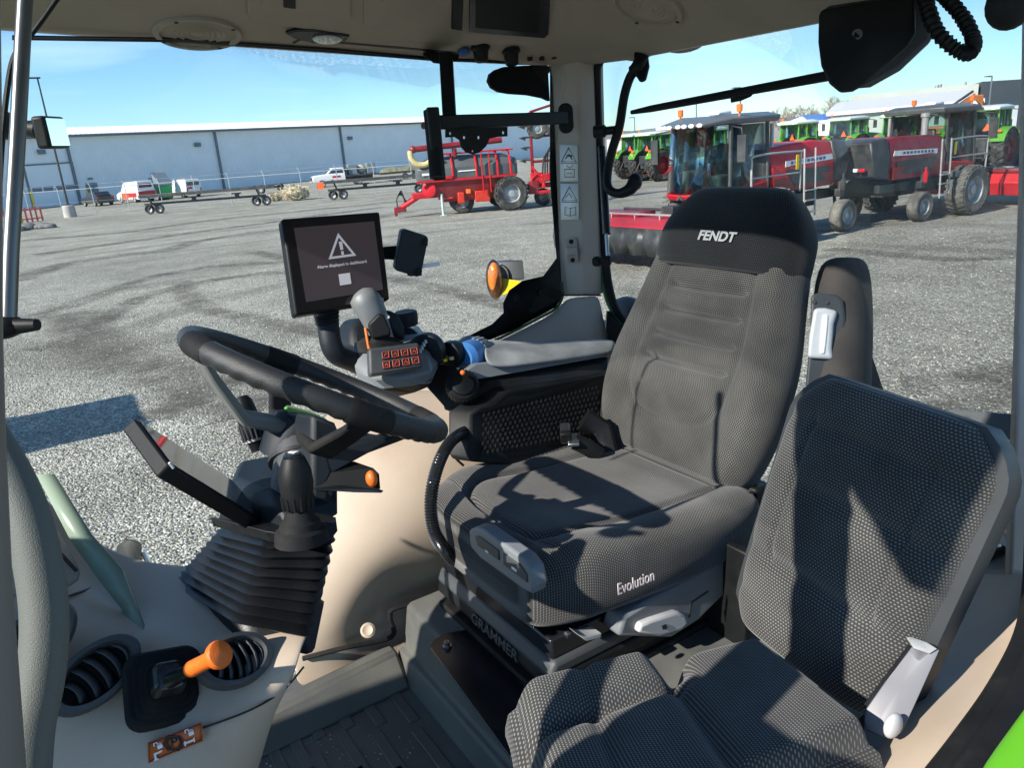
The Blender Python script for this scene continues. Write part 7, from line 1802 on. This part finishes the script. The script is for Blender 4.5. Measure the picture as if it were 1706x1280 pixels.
# long flat trailer behind the truck
ft = thing('flat_trailer', 'low dark flat trailer loaded with brush behind the truck', 'trailer', (0, 0, 0))
P_('deck', CHAR, ft, lambda m: m.box((0, 0, .85), (7, 2.2, .2)), .02)
P_('brush_load', mat('dry_brush', (.20, .19, .12), .95, var=.4, vscale=3), ft, lambda m: m.loft([[(x, .9, .95), (x, .6, .95 + h), (x, -.6, .95 + h), (x, -.9, .95)] for x, h in ((3.2, .3), (2, .55), (.8, .4), (-.6, .6), (-2, .45), (-3.2, .25))]), .05)
for x in (-.5, .6): wheel(ft, (x, 1.0, .38), .38, .25, TYRE, RIMG, 0, .6, side=1)
place(ft, 86, -41.5, radians(77))
ut = thing('utility_trailer', 'small dark wheeled implement standing left of the white truck', 'implement', (0, 0, 0))
P_('axle', CHAR, ut, lambda m: (m.box((0, 0, .55), (.3, 2.6, .2)), m.tube([(0, 0, .6), (1.5, 0, .5)], .06, 6)), .02)
for s_ in (1, -1): wheel(ut, (0, s_ * 1.4, .45), .45, .3, TYRE, RIMG, 0, .55, side=s_)
place(ut, 84.5, -24.6, radians(30))

# ------------------------------------------------------------------ small yard items
def flag(x, y, lab):
    p = onZ(x, y, 0); t = thing('marker_flag', lab, 'flag', p, 'orange marker flags on the fence line')
    tb('stake', RAIL, t, [p, p + V((0, 0, 1.3))], .025, 6)
    P_('pennant', SMV, t, lambda m: m.prism([p + V((0, 0, 1.25)), p + V((-.15, -.3, 1.35)), p + V((-.3, -.55, 1.1)), p + V((-.2, -.4, .75)), p + V((0, 0, .8))], (.02, .02, 0)))
flag(208, 347, 'orange marker flag hanging in front of the red and white van')
flag(531, 333, 'orange marker flag beside the dry bush near the truck')
twig = mat('dry_tumbleweed', (.55, .47, .32), .95, var=.3)
for (x, y, r_, lab) in ((494, 334, .95, 'round dry tumbleweed on the fence, larger one'), (460, 335, .5, 'low dry tumbleweed on the fence, smaller one')):
    p = onZ(x, y, 0); rt = random.Random(x); m = MB()
    for k in range(420):
        d = V((rt.gauss(0, 1), rt.gauss(0, 1), rt.gauss(0, 1))).normalized(); q = p + V((0, 0, r_ * .62)) + V((d.x, d.y * 1.25, d.z * .62)) * r_ * rt.uniform(.55, 1)
        e = V((rt.gauss(0, 1), rt.gauss(0, 1), rt.gauss(0, 1))).normalized() * r_ * .25
        m.tube([q - e, q + e * .2 + d * .05, q + e], .022, 3, cap=False)
    bs = thing('dry_bush', lab, 'bush', p, 'dry tumbleweeds caught on the fence')
    m.obj('twigs', twig, bs, smooth=0)['kind'] = 'stuff'
    m = MB(); m.ball(p + V((0, 0, r_ * .55)), r_ * .8, 14, 8, (1, 1.2, .62)); m.obj('core', mat('tumbleweed_core', (.46, .39, .26), .95, var=.5, vscale=3, bump=1, bscale=10), bs)
ob = thing('orange_barrier', 'faded orange plastic barrier fence at the far left edge', 'barrier', onZ(20, 372, 0))
p = onZ(20, 374, 0); BARR = mat('faded_orange_plastic', (.62, .13, .10), .6)
for k in range(9):
    q = p + V((-.35, .55, 0)).normalized() * ((k - 6) * .42); P_('slat', BARR, ob, lambda m: m.box(q + V((0, 0, .55)), (.14, .14, 1.1)))
for h in (.25, .95): q0, q1 = p + V((-.35, .55, 0)).normalized() * (-6.2 * .42), p + V((-.35, .55, 0)).normalized() * (2.3 * .42); tb('barrier_rail', BARR, ob, [q0 + V((0, 0, h)), q1 + V((0, 0, h))], .05, 6)
q = onZ(37, 372, 0); P_('yellow_leg', YELLOW, ob, lambda m: m.box(q + V((0, 0, .9)), (.16, .16, 1.8)))
rp2 = onZ(25, 385, 0)
ru = thing('rubble_heap', 'low grey heap of rubble under the orange barrier', 'rubble', rp2)
P_('rubble', mat('rubble_grey', (.16, .16, .15), .95, var=.4, vscale=3, bump=1, bscale=6), ru, lambda m: [m.ball(rp2 + V((random.uniform(-1, 1), random.uniform(-2.2, 1.5), .1)), random.uniform(.3, .6), 9, 6, (1, 1.2, .6)) for _ in range(14)])['kind'] = 'stuff'

# ------------------------------------------------------------------ right background
def bslab(name, px, d0, d1, mt, parent, bevel=0, deep=6):
    """building block: lower and upper outlines seen at distances d0 (left) and d1 (right), given real depth"""
    return None
lg = thing('low_shed', 'pale shed with white sloping metal roof at the right background', 'shed', onZ(1450, 240, 0))
A0, A1 = W(1384, 193, 78), W(1500, 180, 70)
def vz(p, z): return V((p.x, p.y, z))
dpt = V((ray(1450, 200).x, ray(1450, 200).y, 0)).normalized()
PALEG = mat('pale_green_wall', (.45, .52, .46), .5, var=.05, vscale=.5)
B0, B1 = W(1384, 193, 80), W(1640, 176, 62)
P_('wall', PALEG, lg, lambda m: m.hexa([vz(B0, 0), vz(B1, 0), vz(B1 + dpt * 14, 0), vz(B0 + dpt * 14, 0), vz(B0, B0.z), vz(B1, B0.z), vz(B1 + dpt * 14, B0.z), vz(B0 + dpt * 14, B0.z)]), smooth=0)
R1 = W(1624, 152, 74)
P_('roof', BWD, lg, lambda m: m.hexa([vz(W(1376, 193, 79.5), B0.z), vz(B1, B0.z), vz(R1 + dpt * 6, R1.z), vz(B0 + dpt * 16, R1.z), vz(W(1376, 193, 79.5), B0.z + .35), vz(B1, B0.z + .35), vz(R1 + dpt * 6, R1.z + .35), vz(B0 + dpt * 16, R1.z + .35)]), smooth=0)
hg = thing('tall_hall', 'large pale flat-roofed hall with dark side wall at the far right', 'hall', onZ(1600, 215, 0))
H0, H1 = W(1418, 160, 112), W(1631, 139, 96)
P_('light_wall', mat('pale_hall_wall', (.52, .55, .50), .5, var=.04, vscale=.3), hg, lambda m: m.hexa([vz(H0, 0), vz(H1, 0), vz(H1 + dpt * 25, 0), vz(H0 + dpt * 25, 0), H0, vz(H1, H1.z), vz(H1 + dpt * 25, H1.z), vz(H0 + dpt * 25, H0.z)]), smooth=0)
H2 = W(1760, 135, 100)
P_('dark_wall', mat('slate_wall', (.10, .12, .14), .5, var=.06, vscale=.4), hg, lambda m: m.hexa([vz(H1, 0) + V((-.3, -.1, 0)), vz(H2, 0), vz(H2 + dpt * 20, 0), vz(H1 + dpt * 20, 0), vz(H1, H1.z + .2) + V((-.3, -.1, 0)), vz(H2, H1.z + .2), vz(H2 + dpt * 20, H1.z + .2), vz(H1 + dpt * 20, H1.z + .2)]), smooth=0)
for x in (1648, 1683):
    q0, q1 = W(x, 176, 95), W(x + 14, 174, 95); P_('dock_door', BW, hg, lambda m: m.hexa([vz(q0, .2), vz(q1, .2), vz(q1, .2) + dpt * .5, vz(q0, .2) + dpt * .5, vz(q0, q0.z), vz(q1, q0.z), vz(q1, q0.z) + dpt * .5, vz(q0, q0.z) + dpt * .5]), smooth=0)
for x, y in ((1561, 142), (1566, 140), (1609, 136)):
    q = W(x, y, 108); tb('roof_stack', RAIL, hg, [vz(q, q.z - 1.2), q], .3 if x < 1600 else .15, 8)
bb = thing('blue_roof_building', 'low far building with bright blue metal roof behind the trees', 'building', onZ(1350, 225, 0))
q0, q1 = W(1310, 205, 105), W(1388, 200, 98); r0b, r1b = W(1338, 191, 112), W(1388, 189, 105)
P_('wall', BW, bb, lambda m: m.hexa([vz(q0, 0), vz(q1, 0), vz(r1b, 0), vz(r0b, 0), q0, vz(q1, q0.z), vz(r1b, q0.z), vz(r0b, q0.z)]), smooth=0)
P_('roof', mat('blue_roof_metal', (.06, .16, .42), .4, var=.05), bb, lambda m: m.hexa([q0, vz(q1, q0.z), vz(r1b, q0.z), vz(r0b, q0.z), q0 + V((0, 0, .2)), vz(q1, q0.z + .2), r1b, r0b]), smooth=0)
P_('white_gable', BWD, bb, lambda m: m.prism([W(1312, 203, 104), W(1350, 204, 102), W(1336, 194, 103)], dpt * 2), smooth=0)
far = thing('far_sheds', 'low white sheds and red awnings on the horizon beside the window handle', 'shed', onZ(1060, 240, 0))
for (x0, x1, y0, mt_) in ((1025, 1062, 238, BWD), (1062, 1100, 240, BW), (1040, 1050, 232, REDP), (1100, 1140, 236, BWD)):
    q0, q1 = W(x0, y0, 120), W(x1, y0 - 1, 120); P_('shed_block', mt_, far, lambda m: m.hexa([vz(q0, 0), vz(q1, 0), vz(q1 + V((8, -5, 0)), 0), vz(q0 + V((8, -5, 0)), 0), q0, vz(q1, q0.z), vz(q1 + V((8, -5, 0)), q0.z + .6), vz(q0 + V((8, -5, 0)), q0.z + .6)]), smooth=0)
# far dark tree line, bare trees
rt = random.Random(11)
def bare_tree(p, h, lab):
    t = thing('bare_tree', lab, 'tree', p, 'bare winter trees behind the tractors')
    BARK = bpy.data.materials.get('bare_bark') or mat('bare_bark', (.30, .24, .19), .9, var=.2)
    m = MB(); m.tube([p, p + V((rt.uniform(-.2, .2), rt.uniform(-.2, .2), h * .4))], [h * .025, h * .015], 6); m.obj('trunk', BARK, t)
    m = MB()
    def grow(a, d, L, r, n):
        b = a + d * L; m.tube([a, lerp(a, b, .5) + V((rt.gauss(0, .04), rt.gauss(0, .04), 0)) * L, b], [r, r * .8, r * .6], 3, cap=False)
        if n == 0: return
        for _ in range(3 if n > 1 else 4):
            e = (d + V((rt.gauss(0, .5), rt.gauss(0, .5), rt.gauss(.12, .32)))).normalized(); grow(lerp(a, b, rt.uniform(.55, 1)), e, L * rt.uniform(.6, .82), r * .62, n - 1)
    for k in range(5):
        a = 2 * pi * k / 5 + rt.random(); grow(p + V((0, 0, h * rt.uniform(.22, .4))), V((cos(a) * .6, sin(a) * .6, .8)).normalized(), h * .22, h * .012, 4)
    m.obj('crown', BARK, t, smooth=0)
for i, (x, d, h) in enumerate(((1283, 118, 6.2), (1302, 120, 7.0), (1322, 116, 6.0), (1342, 121, 7.4), (1364, 119, 6.6), (1386, 117, 7.2), (1406, 120, 7.0), (1425, 118, 6.4), (1228, 135, 5.2))):
    q = W(x, 215, d); bare_tree(V((q.x, q.y, 0)), h, ('leftmost', 'second', 'third', 'fourth', 'fifth', 'sixth', 'seventh', 'rightmost', 'small separate')[i] + ' bare tree of the leafless row behind the tractors')
hl = thing('distant_hills', 'faint blue-grey tree line along the far horizon', 'tree line', (300, -300, 0)); hl['kind'] = 'structure'
m = MB(); top = []; 
for k in range(60):
    a = radians(-8 - k * 1.3); R_ = 420; hgt = 5.0 + 2.2 * noise.noise(V((k * .35, 0, 0))) + rt.uniform(0, .9)
    top.append([V((R_ * cos(a), R_ * sin(a), -1)), V((R_ * cos(a), R_ * sin(a), hgt * .7)), V(((R_ + 25) * cos(a), (R_ + 25) * sin(a), hgt)), V(((R_ + 60) * cos(a), (R_ + 60) * sin(a), -1))])
m.loft(top); o = m.obj('tree_line', mat('far_hazy_trees', (.20, .22, .22), .95, var=.25, vscale=.08), hl); o['kind'] = 'stuff'
# light poles at the right
for (x, yt, d, lab) in ((1234, 145, 62, 'light pole rising behind the windrower roof'), (1653, 126, 70, 'light pole with short arm before the dark hall wall'), (1160, 168, 80, 'thin light pole left of the windrower beacon'), (1057, 195, 110, 'distant pale mast near the window handle')):
    q = W(x, yt, d); b = vz(q, 0); t = thing('light_pole', lab, 'light pole', b, 'light poles around the yard')
    tb('pole', DRK, t, [b, q], [.10, .06], 8); P_('lamp_arm', DRK, t, lambda m: m.box(q + V((.15, .35, -.03)), (.3, .9, .1)))
# orange excavator arm
ex_ = thing('excavator', 'orange excavator with raised boom behind the right windrower', 'excavator', onZ(1600, 215, 0))
OR2 = mat('excavator_orange', (.62, .20, .05), .4, var=.1)
e0, e1, e2 = W(1575, 186, 46), W(1625, 158, 46), W(1638, 188, 46)
P_('boom', OR2, ex_, lambda m: (m.hexa([e0 + V((0, 0, -.35)), e1 + V((0, 0, -.3)), e1 + dpt * .5 + V((0, 0, -.3)), e0 + dpt * .5 + V((0, 0, -.35)), e0, e1 + V((0, 0, .12)), e1 + dpt * .5 + V((0, 0, .12)), e0 + dpt * .5])), .04)
P_('stick', OR2, ex_, lambda m: (m.hexa([e2 + V((-.3, -.1, 0)), e2 + V((.15, -.2, 0)), e2 + dpt * .5, e2 + dpt * .5 + V((-.3, 0, 0)), e1 + V((.2, .1, 0)), e1 + V((-.3, -.4, 0)), e1 + dpt * .5 + V((-.3, -.3, 0)), e1 + dpt * .5 + V((.2, .1, 0))])), .05)
P_('boom_ram', CHAR, ex_, lambda m: m.tube([lerp(e0, e1, .1) + V((0, 0, .12)), lerp(e0, e1, .9) + V((0, 0, .3))], .08, 8))
bq = vz(W(1560, 200, 46), 0)
P_('house', OR2, ex_, lambda m: (m.box(bq + V((0, 0, 1.6)), (2.4, 2.6, 1.2))), .06); P_('tracks', CHAR, ex_, lambda m: (m.box(bq + V((1, 0, .45)), (.6, 3.4, .9)), m.box(bq + V((-1, 0, .45)), (.6, 3.4, .9))), .15)
ye = thing('yellow_loader', 'small yellow machine behind the left-facing windrower hood', 'loader', onZ(1335, 240, 0))
q = W(1332, 240, 58); b = vz(q, 0)
P_('machine_body', YELLOW, ye, lambda m: (m.box(b + V((0, 0, 1.3)), (1.8, 1.8, 1.0)), m.box(b + V((0, 0, 2.3)), (1.2, 1.1, 1.0))), .1); P_('cab_glass', CG, ye, lambda m: m.box(b + V((-.1, .1, 2.4)), (1.2, 1.14, .6)), .03)
P_('machine_tracks', CHAR, ye, lambda m: m.box(b + V((0, 0, .4)), (2.2, 2.4, .8)), .1)
ot = thing('orange_truck', 'orange box truck seen beyond the windrower cab', 'truck', onZ(1160, 245, 0))
q = W(1148, 228, 66); b = vz(q, 0)
P_('box', mat('truck_orange', (.66, .20, .06), .45), ot, lambda m: m.box(b + V((0, 0, 2.6)), (2.2, 5.0, 1.7), Matrix.Rotation(radians(30), 3, 'Z')), .05); P_('chassis', CHAR, ot, lambda m: m.box(b + V((0, 0, 1.0)), (2.1, 5.6, 1.2), Matrix.Rotation(radians(30), 3, 'Z')), .05)

# grit carried in on boots, lying on the floor mat
rg = random.Random(5); vs, fs = [], []
for i in range(420):
    x, y = rg.uniform(.45, 1.44), rg.uniform(-.52, -.02)
    if rg.random() < .5: x, y = 1.2 + rg.gauss(0, .14), -.3 + rg.gauss(0, .09)
    if not (.4 < x < 1.44 and -.53 < y < .2): continue
    s_ = rg.uniform(.0008, .0026); b = len(vs)
    vs += [(x - s_, y - s_ * .6, FLOOR + .0002), (x + s_, y - s_ * .4, FLOOR + .0002), (x + s_ * .2, y + s_, FLOOR + .0002), (x, y, FLOOR + s_ * 1.2)]
    fs += [(0 + b, 1 + b, 3 + b), (1 + b, 2 + b, 3 + b), (2 + b, 0 + b, 3 + b), (0 + b, 2 + b, 1 + b)]
me = bpy.data.meshes.new('floor_grit'); me.from_pydata(vs, [], fs); me.materials.append(bpy.data.materials['loose_stone'])
o = bpy.data.objects.new('floor_grit', me); COL.objects.link(o); o['kind'] = 'stuff'; o['label'] = 'fine grit scattered on the grey floor mat'
